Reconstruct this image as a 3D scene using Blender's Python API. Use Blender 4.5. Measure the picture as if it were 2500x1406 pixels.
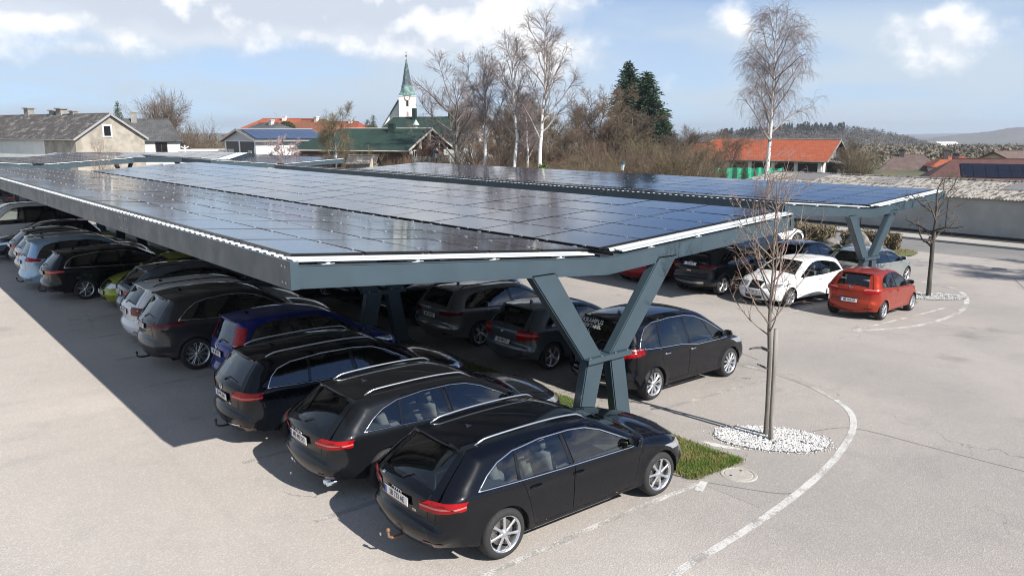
import bpy, bmesh, math, random
import numpy as np
from mathutils import Vector, Matrix
from mathutils.geometry import delaunay_2d_cdt
R = math.radians
random.seed(7); np.random.seed(7)
for o in list(bpy.data.objects): bpy.data.objects.remove(o)
scene = bpy.context.scene
COL = scene.collection

# ---------------------------------------------------------------- camera
cam = bpy.data.cameras.new('camera'); cam_o = bpy.data.objects.new('camera', cam); COL.objects.link(cam_o)
cam_o.location = (0, 0, 5.106); cam_o.rotation_euler = (R(90 - 11.06), 0, R(-39.78))
cam.sensor_width = 36; cam.lens = 28.08; cam.clip_start = .1; cam.clip_end = 20000
scene.camera = cam_o

# ---------------------------------------------------------------- sky and sun
SUN = Vector((0.085, -0.775, 0.625)).normalized()          # towards the sun
SUN_EL = math.asin(SUN.z); SUN_AZ = math.atan2(SUN.x, SUN.y)
world = bpy.data.worlds.new('World'); scene.world = world; world.use_nodes = True
SKY_STRENGTH, SUN_STRENGTH, EXPOSURE = 0.083, 4.7, 0.68

class NT:
    """tiny helper to write node trees"""
    def __init__(s, tree): s.t = tree; s.n = tree.nodes; s.l = tree.links
    def node(s, typ, **kw):
        n = s.n.new(typ)
        for k, v in kw.items(): setattr(n, k, v)
        return n
    def set(s, sock, v):
        if isinstance(v, bpy.types.NodeSocket): s.l.new(v, sock)
        else: sock.default_value = v
    def math(s, op, a, b=None, c=None, clamp=False):
        n = s.n.new('ShaderNodeMath'); n.operation = op; n.use_clamp = clamp
        s.set(n.inputs[0], a)
        if b is not None: s.set(n.inputs[1], b)
        if c is not None: s.set(n.inputs[2], c)
        return n.outputs[0]
    def vmath(s, op, a, b=None, sc=None):
        n = s.n.new('ShaderNodeVectorMath'); n.operation = op
        s.set(n.inputs[0], a)
        if b is not None: s.set(n.inputs[1], b)
        if sc is not None: s.set(n.inputs['Scale'], sc)
        return n.outputs['Value'] if op in ('DOT_PRODUCT', 'LENGTH') else n.outputs[0]
    def mix(s, f, a, b, blend='MIX'):
        n = s.n.new('ShaderNodeMix'); n.data_type = 'RGBA'; n.blend_type = blend
        s.set(n.inputs[0], f); s.set(n.inputs[6], a); s.set(n.inputs[7], b)
        return n.outputs[2]
    def noise(s, scale, detail=3, rough=.55, vec=None, dim='3D', dist=0.):
        n = s.n.new('ShaderNodeTexNoise'); n.noise_dimensions = dim
        n.inputs['Scale'].default_value = scale; n.inputs['Detail'].default_value = detail
        n.inputs['Roughness'].default_value = rough; n.inputs['Distortion'].default_value = dist
        if vec is not None: s.l.new(vec, n.inputs['Vector'])
        return n.outputs[0]
    def smooth(s, v, a, b, lo=0., hi=1.):
        n = s.n.new('ShaderNodeMapRange'); n.interpolation_type = 'SMOOTHSTEP'
        s.set(n.inputs[0], v)
        for i, q in enumerate((a, b, lo, hi)): s.set(n.inputs[i + 1], q)
        return n.outputs[0]
    def lin(s, v, a, b, lo=0., hi=1.):
        n = s.n.new('ShaderNodeMapRange'); s.set(n.inputs[0], v)
        for i, q in enumerate((a, b, lo, hi)): s.set(n.inputs[i + 1], q)
        return n.outputs[0]
    def ramp(s, v, stops):
        n = s.n.new('ShaderNodeValToRGB'); s.l.new(v, n.inputs[0]); e = n.color_ramp.elements
        while len(e) < len(stops): e.new(.5)
        for q, (p, c) in zip(e, stops): q.position = p; q.color = (*c, 1) if len(c) == 3 else c
        return n.outputs[0]

def rgb(h):
    """sRGB hex -> linear tuple"""
    c = [int(h[i:i + 2], 16) / 255 for i in (0, 2, 4)]
    return tuple((x / 12.92 if x < .04045 else ((x + .055) / 1.055) ** 2.4) for x in c)

def build_world():
    g = NT(world.node_tree); g.n.clear()
    out = g.node('ShaderNodeOutputWorld'); bg = g.node('ShaderNodeBackground')
    sky = g.node('ShaderNodeTexSky', sky_type='NISHITA', sun_disc=False)
    sky.sun_elevation = SUN_EL; sky.sun_rotation = SUN_AZ
    sky.air_density = .55; sky.dust_density = .1; sky.ozone_density = 3.0; sky.altitude = 300
    tc = g.node('ShaderNodeTexCoord'); d = g.vmath('NORMALIZE', tc.outputs['Generated'])
    sep = g.node('ShaderNodeSeparateXYZ'); g.l.new(d, sep.inputs[0]); x, y, z = sep.outputs
    az = g.math('ARCTAN2', x, y); el = g.math('ARCSINE', z)
    # clouds live on a flattened shell; lobes come from layered noise
    comb = g.node('ShaderNodeCombineXYZ'); zz = g.math('ADD', g.math('MAXIMUM', z, 0.), .16)
    g.l.new(g.math('DIVIDE', x, zz), comb.inputs[0]); g.l.new(g.math('DIVIDE', y, zz), comb.inputs[1]); comb.inputs[2].default_value = 3.7
    P = comb.outputs[0]
    sph = g.node('ShaderNodeCombineXYZ'); g.l.new(az, sph.inputs[0]); g.l.new(g.math('MULTIPLY', el, 1.25), sph.inputs[1])
    S = sph.outputs[0]
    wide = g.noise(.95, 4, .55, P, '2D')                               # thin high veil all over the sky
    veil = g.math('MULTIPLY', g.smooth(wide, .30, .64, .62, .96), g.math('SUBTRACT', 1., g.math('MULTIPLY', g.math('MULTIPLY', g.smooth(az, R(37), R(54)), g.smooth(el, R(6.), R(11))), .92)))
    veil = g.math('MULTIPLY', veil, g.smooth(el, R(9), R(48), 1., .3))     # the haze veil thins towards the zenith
    lob = g.noise(7.5, 6, .56, S, '2D')
    lob_up = g.noise(7.5, 3, .5, g.vmath('ADD', S, (0.004, 0.024, 0)), '2D')
    big = g.noise(2.1, 2, .5, S, '2D')
    # cumulus banks: bearing, elevation, half extents in degrees, weight
    banks = [(27, 10.5, 16, 4.8, .62), (36, 7.5, 6.5, 2.8, .40), (8, 9.2, 17, 3.8, .56), (67.5, 5.9, 5.0, 2.2, .42), (54.6, 7.4, 2.6, 2.1, .33), (63, 3.6, 7, 1.1, .12),
             (43.8, 4.6, 2.8, 2.6, .40), (49.5, 3.6, 2.2, 1.2, .18), (73.5, 5.4, 3.4, 1.2, .22), (26, 7.9, 2.4, 1.6, .25),
             (-70, 15, 40, 7, .4), (150, 16, 50, 8, .38), (18, 18, 22, 9, .56), (70, 40, 60, 10, .25)]
    bank = None
    for a, e, sa, se, w in banks:
        q = g.vmath('MULTIPLY', g.vmath('SUBTRACT', S, (R(a), R(e) * 1.25, 0)), (1 / R(sa), .8 / R(se), 0))
        b = g.math('MULTIPLY', g.math('EXPONENT', g.math('MULTIPLY', g.vmath('DOT_PRODUCT', q, q), -1.)), w)
        bank = b if bank is None else g.math('ADD', bank, b)
    dens = g.math('ADD', g.math('ADD', g.math('MULTIPLY', lob, .9), g.math('MULTIPLY', big, .25)), bank)
    cum = g.smooth(dens, .78, 1.05)
    lit = g.lin(g.math('SUBTRACT', lob, lob_up), -.055, .075)          # sunlit crowns, grey bases
    thick = g.smooth(dens, .95, 1.35)
    base = g.mix(thick, (.50, .54, .60, 1), (.43, .475, .55, 1))
    cl = g.mix(lit, base, (.74, .74, .745, 1))
    sc = g.vmath('SCALE', g.mix(1., sky.outputs[0], (.82, 1.0, 1.16, 1), 'MULTIPLY'), sc=SKY_STRENGTH)
    vcol = (.405, .475, .545, 1)
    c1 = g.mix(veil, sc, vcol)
    c2 = g.mix(cum, c1, cl)
    above = g.smooth(el, R(-.5), R(.6))
    c3 = g.mix(above, sc, c2)
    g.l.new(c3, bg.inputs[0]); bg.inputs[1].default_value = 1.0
    g.l.new(bg.outputs[0], out.inputs[0])
build_world()
world.cycles.sampling_method = 'MANUAL'; world.cycles.sample_map_resolution = 256
sun = bpy.data.lights.new('sun', 'SUN'); sun.energy = SUN_STRENGTH; sun.angle = R(.53); sun.color = (1.0, .955, .89)
sun_o = bpy.data.objects.new('sun', sun); COL.objects.link(sun_o)
sun_o.rotation_euler = (-SUN).to_track_quat('-Z', 'Y').to_euler(); sun_o.location = (0, -30, 60)
scene.view_settings.view_transform = 'Standard'; scene.view_settings.look = 'None'
scene.view_settings.exposure = EXPOSURE; scene.view_settings.gamma = 1; scene.view_settings.use_curve_mapping = False
scene.render.engine = 'CYCLES'
scene.cycles.filter_width = 1.05
scene.cycles.max_bounces = 6; scene.cycles.diffuse_bounces = 3; scene.cycles.glossy_bounces = 3; scene.cycles.transmission_bounces = 4
scene.cycles.transparent_max_bounces = 12; scene.cycles.caustics_reflective = False; scene.cycles.caustics_refractive = False
scene.cycles.sample_clamp_indirect = 6; scene.cycles.use_denoising = True

# ---------------------------------------------------------------- helpers
def link(o, parent=None):
    COL.objects.link(o)
    if parent is not None: o.parent = parent
    return o
def tag(o, label=None, cat=None, group=None, kind=None):
    if label: o['label'] = label
    if cat: o['category'] = cat
    if group: o['group'] = group
    if kind: o['kind'] = kind
    return o
def empty(name, loc, rz=0., label=None, cat=None, group=None):
    o = bpy.data.objects.new(name, None); o.empty_display_size = .2; link(o)
    o.location = loc; o.rotation_euler = (0, 0, rz)
    return tag(o, label, cat, group)
def mesh(name, V, F, mats, smooth=False, mi=None):
    me = bpy.data.meshes.new(name)
    if isinstance(V, np.ndarray): V = V.tolist()
    if isinstance(F, np.ndarray): F = F.tolist()
    me.from_pydata(V, [], F)
    for m in (mats if isinstance(mats, (list, tuple)) else [mats]): me.materials.append(m)
    if mi is not None: me.polygons.foreach_set('material_index', np.asarray(mi, dtype=np.int32))
    if smooth: me.polygons.foreach_set('use_smooth', np.ones(len(me.polygons), dtype=bool))
    me.update(); return me
def ob(name, me, parent=None, loc=None, rot=None):
    o = bpy.data.objects.new(name, me); link(o, parent)
    if loc is not None: o.location = loc
    if rot is not None: o.rotation_euler = rot
    return o

class MB:
    """collects shapes into one mesh"""
    def __init__(s): s.V = []; s.F = []; s.M = []
    def add(s, V, F, m=0):
        k = len(s.V); s.V.extend([tuple(v) for v in V]); s.F.extend([tuple(i + k for i in f) for f in F]); s.M.extend([m] * len(F)); return s
    def box(s, x0, x1, y0, y1, z0, z1, m=0, M=None):
        V = [(x0, y0, z0), (x1, y0, z0), (x1, y1, z0), (x0, y1, z0), (x0, y0, z1), (x1, y0, z1), (x1, y1, z1), (x0, y1, z1)]
        if M is not None: V = [tuple(M @ Vector(v)) for v in V]
        return s.add(V, [(0, 3, 2, 1), (4, 5, 6, 7), (0, 1, 5, 4), (1, 2, 6, 5), (2, 3, 7, 6), (3, 0, 4, 7)], m)
    def bar(s, a, b, w, h, m=0, up=(0, 0, 1), bev=0.):
        """box beam from a to b: width w across, height h along 'up'"""
        a = Vector(a); b = Vector(b); d = (b - a).normalized(); u = Vector(up); r = d.cross(u).normalized(); u = r.cross(d)
        if bev <= 0: prof = [(-w / 2, -h / 2), (w / 2, -h / 2), (w / 2, h / 2), (-w / 2, h / 2)]
        else:
            q = bev; prof = [(-w / 2 + q, -h / 2), (w / 2 - q, -h / 2), (w / 2, -h / 2 + q), (w / 2, h / 2 - q), (w / 2 - q, h / 2), (-w / 2 + q, h / 2), (-w / 2, h / 2 - q), (-w / 2, -h / 2 + q)]
        n = len(prof); V = [a + r * p[0] + u * p[1] for p in prof] + [b + r * p[0] + u * p[1] for p in prof]
        F = [(i, (i + 1) % n, n + (i + 1) % n, n + i) for i in range(n)] + [tuple(range(n - 1, -1, -1)), tuple(range(n, 2 * n))]
        return s.add(V, F, m)
    def tube(s, pts, rad, n=6, m=0, closed=False, caps=True):
        pts = [Vector(p) for p in pts]; k = len(pts)
        if not hasattr(rad, '__len__'): rad = [rad] * k
        V = []; ref = None
        for i, p in enumerate(pts):
            t = (pts[(i + 1) % k] - pts[i - 1]) if closed else (pts[min(i + 1, k - 1)] - pts[max(i - 1, 0)])
            t.normalize()
            if ref is None: ref = t.orthogonal().normalized()
            ref = (ref - t * ref.dot(t)).normalized(); b = t.cross(ref)
            for j in range(n):
                a = 2 * math.pi * j / n; V.append(p + (ref * math.cos(a) + b * math.sin(a)) * rad[i])
        F = []
        for i in range(k if closed else k - 1):
            for j in range(n):
                a = i * n + j; b2 = i * n + (j + 1) % n; c = ((i + 1) % k) * n + (j + 1) % n; d = ((i + 1) % k) * n + j
                F.append((a, b2, c, d))
        if caps and not closed: F += [tuple(range(n - 1, -1, -1)), tuple(range((k - 1) * n, k * n))]
        return s.add(V, F, m)
    def prism(s, poly, z0, z1, m=0):
        n = len(poly); V = [(x, y, z0) for x, y in poly] + [(x, y, z1) for x, y in poly]
        return s.add(V, [tuple(range(n - 1, -1, -1)), tuple(range(n, 2 * n))] + [(i, (i + 1) % n, n + (i + 1) % n, n + i) for i in range(n)], m)
    def lathe(s, prof, n=24, m=0, axis='z', c=(0, 0, 0)):
        V = []; F = []
        for r, h in prof:
            for j in range(n):
                a = 2 * math.pi * j / n; p = (r * math.cos(a), r * math.sin(a), h)
                if axis == 'y': p = (p[0], p[2], p[1])
                V.append((p[0] + c[0], p[1] + c[1], p[2] + c[2]))
        for i in range(len(prof) - 1):
            for j in range(n):
                q = (i * n + j, i * n + (j + 1) % n, (i + 1) * n + (j + 1) % n, (i + 1) * n + j)
                F.append(q if axis != 'y' else q[::-1])
        return s.add(V, F, m)
    def me(s, name, mats, smooth=False): return mesh(name, s.V, s.F, mats, smooth, s.M)
    def build(s, name, mats, parent=None, smooth=False, loc=None, rot=None): return ob(name, s.me(name, mats, smooth), parent, loc, rot)

# village survey axes: lat = metres right of the view line, dep = metres along it
AX_R = Vector((math.cos(R(39.78)), -math.sin(R(39.78)), 0)); AX_F = Vector((math.sin(R(39.78)), math.cos(R(39.78)), 0))
def V2(lat, dep, z=0.): return AX_R * lat + AX_F * dep + Vector((0, 0, z))

SL = .036
def gz(x, y=0.):
    """height of the ground: the lot falls gently to the right"""
    if x < 7: return 0.
    if x < 9: return -SL * (x - 7) ** 2 / 4
    if x < 30: return -SL * (x - 8)
    return -SL * 22 - .012 * (min(x, 60) - 30)
# ---------------------------------------------------------------- materials
MATS = {}
def pmat(name, col, rough=.6, metal=0., coat=0., spec=None, var=0., vscale=4., bump=0., bscale=60., col2=None, thr=(.4, .6), detail=4, emit=None, coords='Object', croff=.03):
    """procedural principled material: colour broken up by noise, optional second colour, fine bump"""
    if name in MATS: return MATS[name]
    m = bpy.data.materials.new(name); m.use_nodes = True; g = NT(m.node_tree); b = g.n['Principled BSDF']
    b.inputs['Roughness'].default_value = rough; b.inputs['Metallic'].default_value = metal
    b.inputs['Coat Weight'].default_value = coat; b.inputs['Coat Roughness'].default_value = croff
    if spec is not None: b.inputs['Specular IOR Level'].default_value = spec
    tc = g.node('ShaderNodeTexCoord'); vec = tc.outputs[coords]
    c = (*col, 1)
    if col2 is not None:
        c = g.mix(g.smooth(g.noise(vscale, detail, .6, vec), *thr), c, (*col2, 1))
    if var > 0:
        n = g.noise(vscale * 1.7 + .3, detail, .6, vec)
        c = g.mix(1., c, g.mix(n, (1 - var, 1 - var, 1 - var, 1), (1 + var, 1 + var, 1 + var, 1)), 'MULTIPLY')
    g.set(b.inputs['Base Color'], c)
    if rough > .12 and var > 0:
        g.l.new(g.lin(g.noise(vscale * 2.3, 3, .6, vec), .3, .7, max(.02, rough - .08), min(1, rough + .08)), b.inputs['Roughness'])
    if bump > 0:
        bn = g.node('ShaderNodeBump'); bn.inputs['Strength'].default_value = bump; bn.inputs['Distance'].default_value = .02
        g.l.new(g.noise(bscale, 4, .6, vec), bn.inputs['Height']); g.l.new(bn.outputs[0], b.inputs['Normal'])
    if emit: b.inputs['Emission Color'].default_value = (*emit, 1); b.inputs['Emission Strength'].default_value = 1
    MATS[name] = m; return m

def asphalt(name, c_lo, c_hi, blot, bscale=1., zone=None):
    m = bpy.data.materials.new(name); m.use_nodes = True; g = NT(m.node_tree); b = g.n['Principled BSDF']
    ge = g.node('ShaderNodeNewGeometry'); v = ge.outputs['Position']
    fine = g.noise(62, 3, .7, v); grit = g.node('ShaderNodeTexVoronoi'); grit.inputs['Scale'].default_value = 48; g.l.new(v, grit.inputs['Vector'])
    med = g.noise(1.3 * bscale, 5, .62, v); big = g.noise(.17, 4, .55, v, dist=.6)
    streak = g.noise(1., 4, .6, g.vmath('MULTIPLY', v, (.25, .9, 1)))
    c = g.mix(g.smooth(big, .36, .66), (*c_lo, 1), (*c_hi, 1))
    c = g.mix(g.math('MULTIPLY', g.smooth(med, .5, .75), .35), c, (*blot, 1))
    c = g.mix(g.math('MULTIPLY', g.smooth(streak, .52, .78), .45), c, (*blot, 1))
    if zone:      # older, paler surfacing left of the seam
        sp = g.node('ShaderNodeSeparateXYZ'); g.l.new(v, sp.inputs[0]); k = g.smooth(g.math('ADD', sp.outputs[0], g.math('MULTIPLY', g.noise(.4, 4, .6, v), 3.)), zone, zone + 4)
        c = g.mix(k, g.mix(1., c, (1.28, 1.265, 1.25, 1), 'MULTIPLY'), c)
    spk = g.mix(g.lin(fine, .28, .72), (.80, .80, .805, 1), (1.18, 1.175, 1.165, 1))
    c = g.mix(1., c, spk, 'MULTIPLY')
    sepc = g.node('ShaderNodeSeparateColor'); g.l.new(grit.outputs['Color'], sepc.inputs[0])
    st = g.mix(g.smooth(sepc.outputs[0], .55, 1.), (.95, .95, .95, 1), (1.13, 1.12, 1.1, 1)); c = g.mix(1., c, st, 'MULTIPLY')
    oil = g.smooth(g.noise(.55, 3, .5, g.vmath('ADD', v, (31, 7, 0))), .62, .78)
    c = g.mix(g.math('MULTIPLY', oil, .30), c, (.09, .088, .085, 1))
    trk = g.smooth(g.noise(1., 3, .55, g.vmath('MULTIPLY', v, (1.5, .05, 1))), .54, .74)       # tyre tracks along the aisles
    c = g.mix(g.math('MULTIPLY', trk, .16), c, (*blot, 1))
    vo = g.node('ShaderNodeTexVoronoi'); vo.feature = 'DISTANCE_TO_EDGE'; vo.inputs['Scale'].default_value = .16
    nd = g.node('ShaderNodeTexNoise'); nd.inputs['Scale'].default_value = 1.7; nd.inputs['Detail'].default_value = 4; g.l.new(v, nd.inputs['Vector'])
    g.l.new(g.vmath('ADD', v, g.vmath('SCALE', nd.outputs['Color'], sc=.9)), vo.inputs['Vector'])
    crk = g.math('MULTIPLY', g.smooth(vo.outputs['Distance'], .0022, .0008), g.smooth(g.noise(.23, 2, .5, v), .50, .60))
    c = g.mix(g.math('MULTIPLY', crk, .55), c, (.10, .097, .094, 1))
    g.l.new(c, b.inputs['Base Color']); b.inputs['Roughness'].default_value = .88; b.inputs['Specular IOR Level'].default_value = .3
    bn = g.node('ShaderNodeBump'); bn.inputs['Strength'].default_value = .35; bn.inputs['Distance'].default_value = .012
    g.l.new(g.math('ADD', fine, g.math('MULTIPLY', grit.outputs['Distance'], .8)), bn.inputs['Height']); g.l.new(bn.outputs[0], b.inputs['Normal'])
    MATS[name] = m; return m
M_lot = asphalt('lot_asphalt', (.33, .305, .282), (.385, .352, .322), (.26, .245, .232), zone=7.5)
M_road = asphalt('road_asphalt', (.20, .195, .19), (.24, .23, .22), (.15, .15, .15))
M_patch = asphalt('patch_asphalt', (.32, .30, .275), (.36, .335, .305), (.27, .255, .24))
M_conc = asphalt('pavement_concrete', (.36, .345, .32), (.40, .38, .35), (.28, .27, .255))

def paint_line(name, wear, col=(.72, .70, .66)):
    """worn road paint: the asphalt shows through where it has rubbed off"""
    m = bpy.data.materials.new(name); m.use_nodes = True; g = NT(m.node_tree); b = g.n['Principled BSDF']
    v = g.node('ShaderNodeNewGeometry').outputs['Position']
    n = g.math('ADD', g.math('MULTIPLY', g.noise(38, 4, .75, v), .6), g.math('MULTIPLY', g.noise(2.2, 3, .6, v), .5))
    k = g.smooth(n, wear - .07, wear + .07)
    fine = g.mix(g.lin(g.noise(62, 3, .7, v), .28, .72), (.75, .75, .75, 1), (1.2, 1.2, 1.2, 1))
    c = g.mix(k, g.mix(1., (.30, .278, .255, 1), fine, 'MULTIPLY'), (*col, 1))
    g.l.new(c, b.inputs['Base Color']); b.inputs['Roughness'].default_value = .8; MATS[name] = m; return m
M_line = paint_line('marking_paint', .53, (.58, .565, .535)); M_linew = paint_line('marking_paint_worn', .60, (.50, .475, .44)); M_lineh = paint_line('marking_paint_half', .56, (.60, .58, .54))

M_steel = pmat('grey_coated_steel', (.043, .068, .086), .42, .0, spec=.5, var=.20, vscale=1.2, bump=.02, bscale=25)
M_deck = pmat('white_sheet_metal', (.56, .59, .595), .38, 0, var=.06, vscale=1.5)
M_dark = pmat('black_rubber_seal', (.012, .013, .015), .7)
M_bolt = pmat('zinc_bolt', (.55, .56, .57), .35, .8)
def panel_material():
    m = bpy.data.materials.new('solar_glass'); m.use_nodes = True; g = NT(m.node_tree); b = g.n['Principled BSDF']
    tc = g.node('ShaderNodeTexCoord'); v = tc.outputs['Object']
    br = g.node('ShaderNodeTexBrick'); br.offset = 0; br.inputs['Scale'].default_value = 1
    br.inputs['Brick Width'].default_value = .17; br.inputs['Row Height'].default_value = .085; br.inputs['Mortar Size'].default_value = .0022
    br.inputs['Color1'].default_value = (.007, .014, .036, 1); br.inputs['Color2'].default_value = (.0085, .016, .040, 1); br.inputs['Mortar'].default_value = (.013, .015, .021, 1)
    g.l.new(v, br.inputs['Vector'])
    w = g.node('ShaderNodeNewGeometry').outputs['Position']
    dust = g.smooth(g.noise(1.1, 5, .65, w), .45, .8)
    c = g.mix(g.math('ADD', g.math('MULTIPLY', dust, .07), .015), br.outputs[0], (.26, .26, .26, 1))
    g.l.new(c, b.inputs['Base Color']); b.inputs['IOR'].default_value = 1.75
    g.l.new(g.lin(g.noise(1.7, 5, .7, w), .3, .75, .06, .14), b.inputs['Roughness'])
    bn = g.node('ShaderNodeBump'); bn.inputs['Strength'].default_value = .05; bn.inputs['Distance'].default_value = .01
    g.l.new(g.noise(1.6, 2, .5, w), bn.inputs['Height']); g.l.new(bn.outputs[0], b.inputs['Normal'])
    return m
M_panel = panel_material(); M_frame = pmat('black_anodised_frame', (.012, .012, .014), .35, .2)

M_grass = pmat('lawn_soil', (.08, .115, .028), .9, col2=(.15, .115, .055), vscale=3, thr=(.45, .7), bump=.6, bscale=120)
M_blade = pmat('grass_blade', (.11, .17, .035), .8, col2=(.24, .21, .08), vscale=2.2, thr=(.42, .68), spec=.2)
M_stone = pmat('white_gravel', (.58, .57, .555), .8, col2=(.30, .30, .30), vscale=7, thr=(.45, .75), bump=.3)
M_gravel_bed = pmat('gravel_bed', (.17, .165, .16), .9, var=.3, vscale=30, bump=.8, bscale=60)
M_field = pmat('dry_field', (.12, .105, .062), .95, col2=(.07, .085, .03), vscale=.05, thr=(.35, .65), var=.2)
M_hedgeg = pmat('rough_grass', (.12, .135, .04), .95, col2=(.16, .13, .06), vscale=.8, thr=(.4, .6), bump=.8, bscale=30)
# ---------------------------------------------------------------- ground, lot, road
def axis_vals(lo, hi, dense_lo, dense_hi, step):
    v = list(np.arange(dense_lo, dense_hi + .01, step)); s = step
    while v[-1] < hi: s *= 1.45; v.append(min(v[-1] + s, hi))
    s = step
    while v[0] > lo: s *= 1.45; v.insert(0, max(v[0] - s, lo))
    return v
def build_ground():
    xs = axis_vals(-6000, 7000, -30, 120, 10); ys = axis_vals(-6000, 9000, -30, 200, 12)
    V = []
    for y in ys:
        for x in xs:
            z = gz(x) - .06
            d = max(0, math.hypot(x, y) - 220); z -= min(d, 1500) * .012      # the valley drops away beyond the village
            V.append((x, y, z))
    n = len(xs); F = [(j * n + i, j * n + i + 1, (j + 1) * n + i + 1, (j + 1) * n + i) for j in range(len(ys) - 1) for i in range(n - 1)]
    tag(ob('ground', mesh('ground', V, F, M_field)), kind='structure', label='brown and green winter fields around the village')
build_ground()
def strip_x(name, x0, x1, y0, y1, dz, mat, parent=None, step=.5):
    """sheet that follows the slope of the lot"""
    k = max(1, int((x1 - x0) / step)); V = []; F = []
    for i in range(k + 1):
        x = x0 + (x1 - x0) * i / k; V += [(x, y0, gz(x) + dz), (x, y1, gz(x) + dz)]
        if i: F.append((2 * i - 2, 2 * i, 2 * i + 1, 2 * i - 1))
    return ob(name, mesh(name, V, F, mat), parent)
lot = tag(strip_x('parking_lot', -25, 42.2, -20, 110, 0, M_lot), kind='structure', label='pale worn asphalt of the parking lot')
tag(strip_x('road', 42.2, 47.2, -30, 130, -.004, M_road), kind='structure', label='grey village road beyond the parking lot')
def kerbed(name, x0, x1, y0, y1, h, mat, label):
    b = MB(); b.box(x0, x1, y0, y1, gz(x0) - .1, gz(x0) + h); return tag(b.build(name, mat), label, None, None, 'structure')
kerbed('pavement', 47.2, 49.0, -30, 130, .11, M_conc, 'raised concrete pavement along the far side of the road')
for a, b_ in ((-30, 130),):
    kb = MB(); kb.box(47.05, 47.2, a, b_, gz(47) - .1, gz(47) + .115); tag(kb.build('kerb', pmat('kerb_stone', (.24, .235, .225), .85, var=.2, vscale=2)), kind='structure', label='grey kerb stones edging the pavement')
tag(strip_x('verge', 49.0, 51.2, -30, 130, .05, pmat('dark_verge', (.045, .043, .035), .95, var=.4, vscale=1.2, bump=.7, bscale=20)), kind='structure', label='dark earth verge below the shed wall')

def ribbon(name, pts, w, dz, mat, parent, seg=.12):
    """flat painted strip following a polyline on the lot"""
    P = [Vector((p[0], p[1])) for p in pts]; Q = [P[0]]
    for a, b in zip(P, P[1:]):
        k = max(1, int((b - a).length / seg))
        for i in range(1, k + 1): Q.append(a.lerp(b, i / k))
    V = []; F = []
    for i, q in enumerate(Q):
        t = (Q[min(i + 1, len(Q) - 1)] - Q[max(i - 1, 0)]).normalized(); n = Vector((-t.y, t.x)); ww = w * (1 + .06 * math.sin(i * 1.7))
        for s in (-.5, .5):
            p = q + n * ww * s; V.append((p.x, p.y, gz(p.x) + dz))
        if i: F.append((2 * i - 2, 2 * i - 1, 2 * i + 1, 2 * i))
    return ob(name, mesh(name, V, F, mat), parent)
def spline(pts, k=10):
    P = [Vector(p) for p in pts]; out = []
    for i in range(len(P) - 1):
        a = P[max(i - 1, 0)]; b = P[i]; c = P[i + 1]; d = P[min(i + 2, len(P) - 1)]
        for j in range(k):
            t = j / k; out.append(.5 * ((2 * b) + (c - a) * t + (2 * a - 5 * b + 4 * c - d) * t * t + (3 * b - a - 3 * c + d) * t ** 3))
    return out + [P[-1]]
# bay lines, left bays of the near carport: the ends show between the cars
BAYS = [6.78 + 2.5 * i for i in range(15)]
for i, y in enumerate(BAYS):
    ribbon('parking_line', [(4.3, y), (9.25, y)], .10, .004, M_linew if i else M_lineh, lot)
for i in range(14):
    y = 9.4 + 2.52 * i
    ribbon('parking_line', [(10.75, y), (15.6, y)], .10, .004, M_linew, lot)
for i in range(14):
    y = 10.85 + 2.55 * i
    ribbon('parking_line', [(21.7, y), (26.9, y)], .10, .004, M_lineh if i < 2 else M_linew, lot)
ribbon('corner_line', [(26.85, 10.85), (28.4, 10.9)], .10, .005, M_lineh, lot)
ribbon('corner_line', [(9.05, 6.62), (9.4, 6.78)], .12, .005, M_line, lot)
arc1 = spline([(5.2, 5.05), (6.9, 5.36), (7.94, 5.43), (9.23, 5.55), (11.06, 5.86), (12.58, 6.26), (13.74, 6.69), (14.51, 7.16), (15.03, 7.73)])
ribbon('curved_line', arc1, .12, .0045, M_line, lot)
ribbon('curved_line', spline([(15.03, 7.73), (15.5, 8.64), (15.72, 9.5), (15.75, 10.4)]), .14, .0045, M_linew, lot)
ribbon('curved_line', spline([(21.83, 10.76), (24.18, 10.09), (27.5, 10.25), (30.58, 11.15), (32.38, 12.28), (32.9, 13.55), (32.7, 15)]), .16, .0045, M_lineh, lot)
M_seam = pmat('tar_seam', (.16, .152, .145), .9, var=.3, vscale=20)
for pts, w in ((spline([(12.4, 7.05), (13.0, 6.95), (13.65, 6.6), (13.8, 5.4), (13.94, 3.96), (14.3, 1.5)]), .022), (spline([(9.4, 6.75), (9.9, 5.9), (10.2, 5.72)]), .03), (spline([(16.5, 10.5), (17.4, 14), (17.1, 20), (17.6, 30)]), .025), (spline([(22, 4), (26, 6.2), (30, 8.3), (37, 11.8)]), .05), (spline([(10.55, 8.3), (10.6, 14), (10.58, 22), (10.6, 40)]), .03)):
    ribbon('asphalt_seam', pts, w, .003, M_seam, lot)
def blob(name, c, rx, ry, rot, dz, mat, parent, n=40, wob=.0, seed=0):
    rnd = random.Random(seed); ph = [rnd.uniform(0, 6.28) for _ in range(3)]; V = []; 
    for i in range(n):
        a = 2 * math.pi * i / n; k = 1 + wob * (math.sin(2 * a + ph[0]) + math.sin(3 * a + ph[1]) + .7 * math.sin(5 * a + ph[2]))
        x = rx * k * math.cos(a); y = ry * k * math.sin(a); X = c[0] + x * math.cos(rot) - y * math.sin(rot); Y = c[1] + x * math.sin(rot) + y * math.cos(rot)
        V.append((X, Y, gz(X) + dz))
    return ob(name, mesh(name, V + [(c[0], c[1], gz(c[0]) + dz)], [(i, (i + 1) % n, n) for i in range(n)], mat), parent)
M_spill = pmat('lime_spill', (.62, .60, .56), .9, col2=(.33, .31, .285), vscale=9, thr=(.5, .62), coords='Generated')
blob('pale_patch', (11.2, 8.55), .5, .16, 2.4, .0035, M_patch, lot, wob=.12, seed=2)
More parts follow.
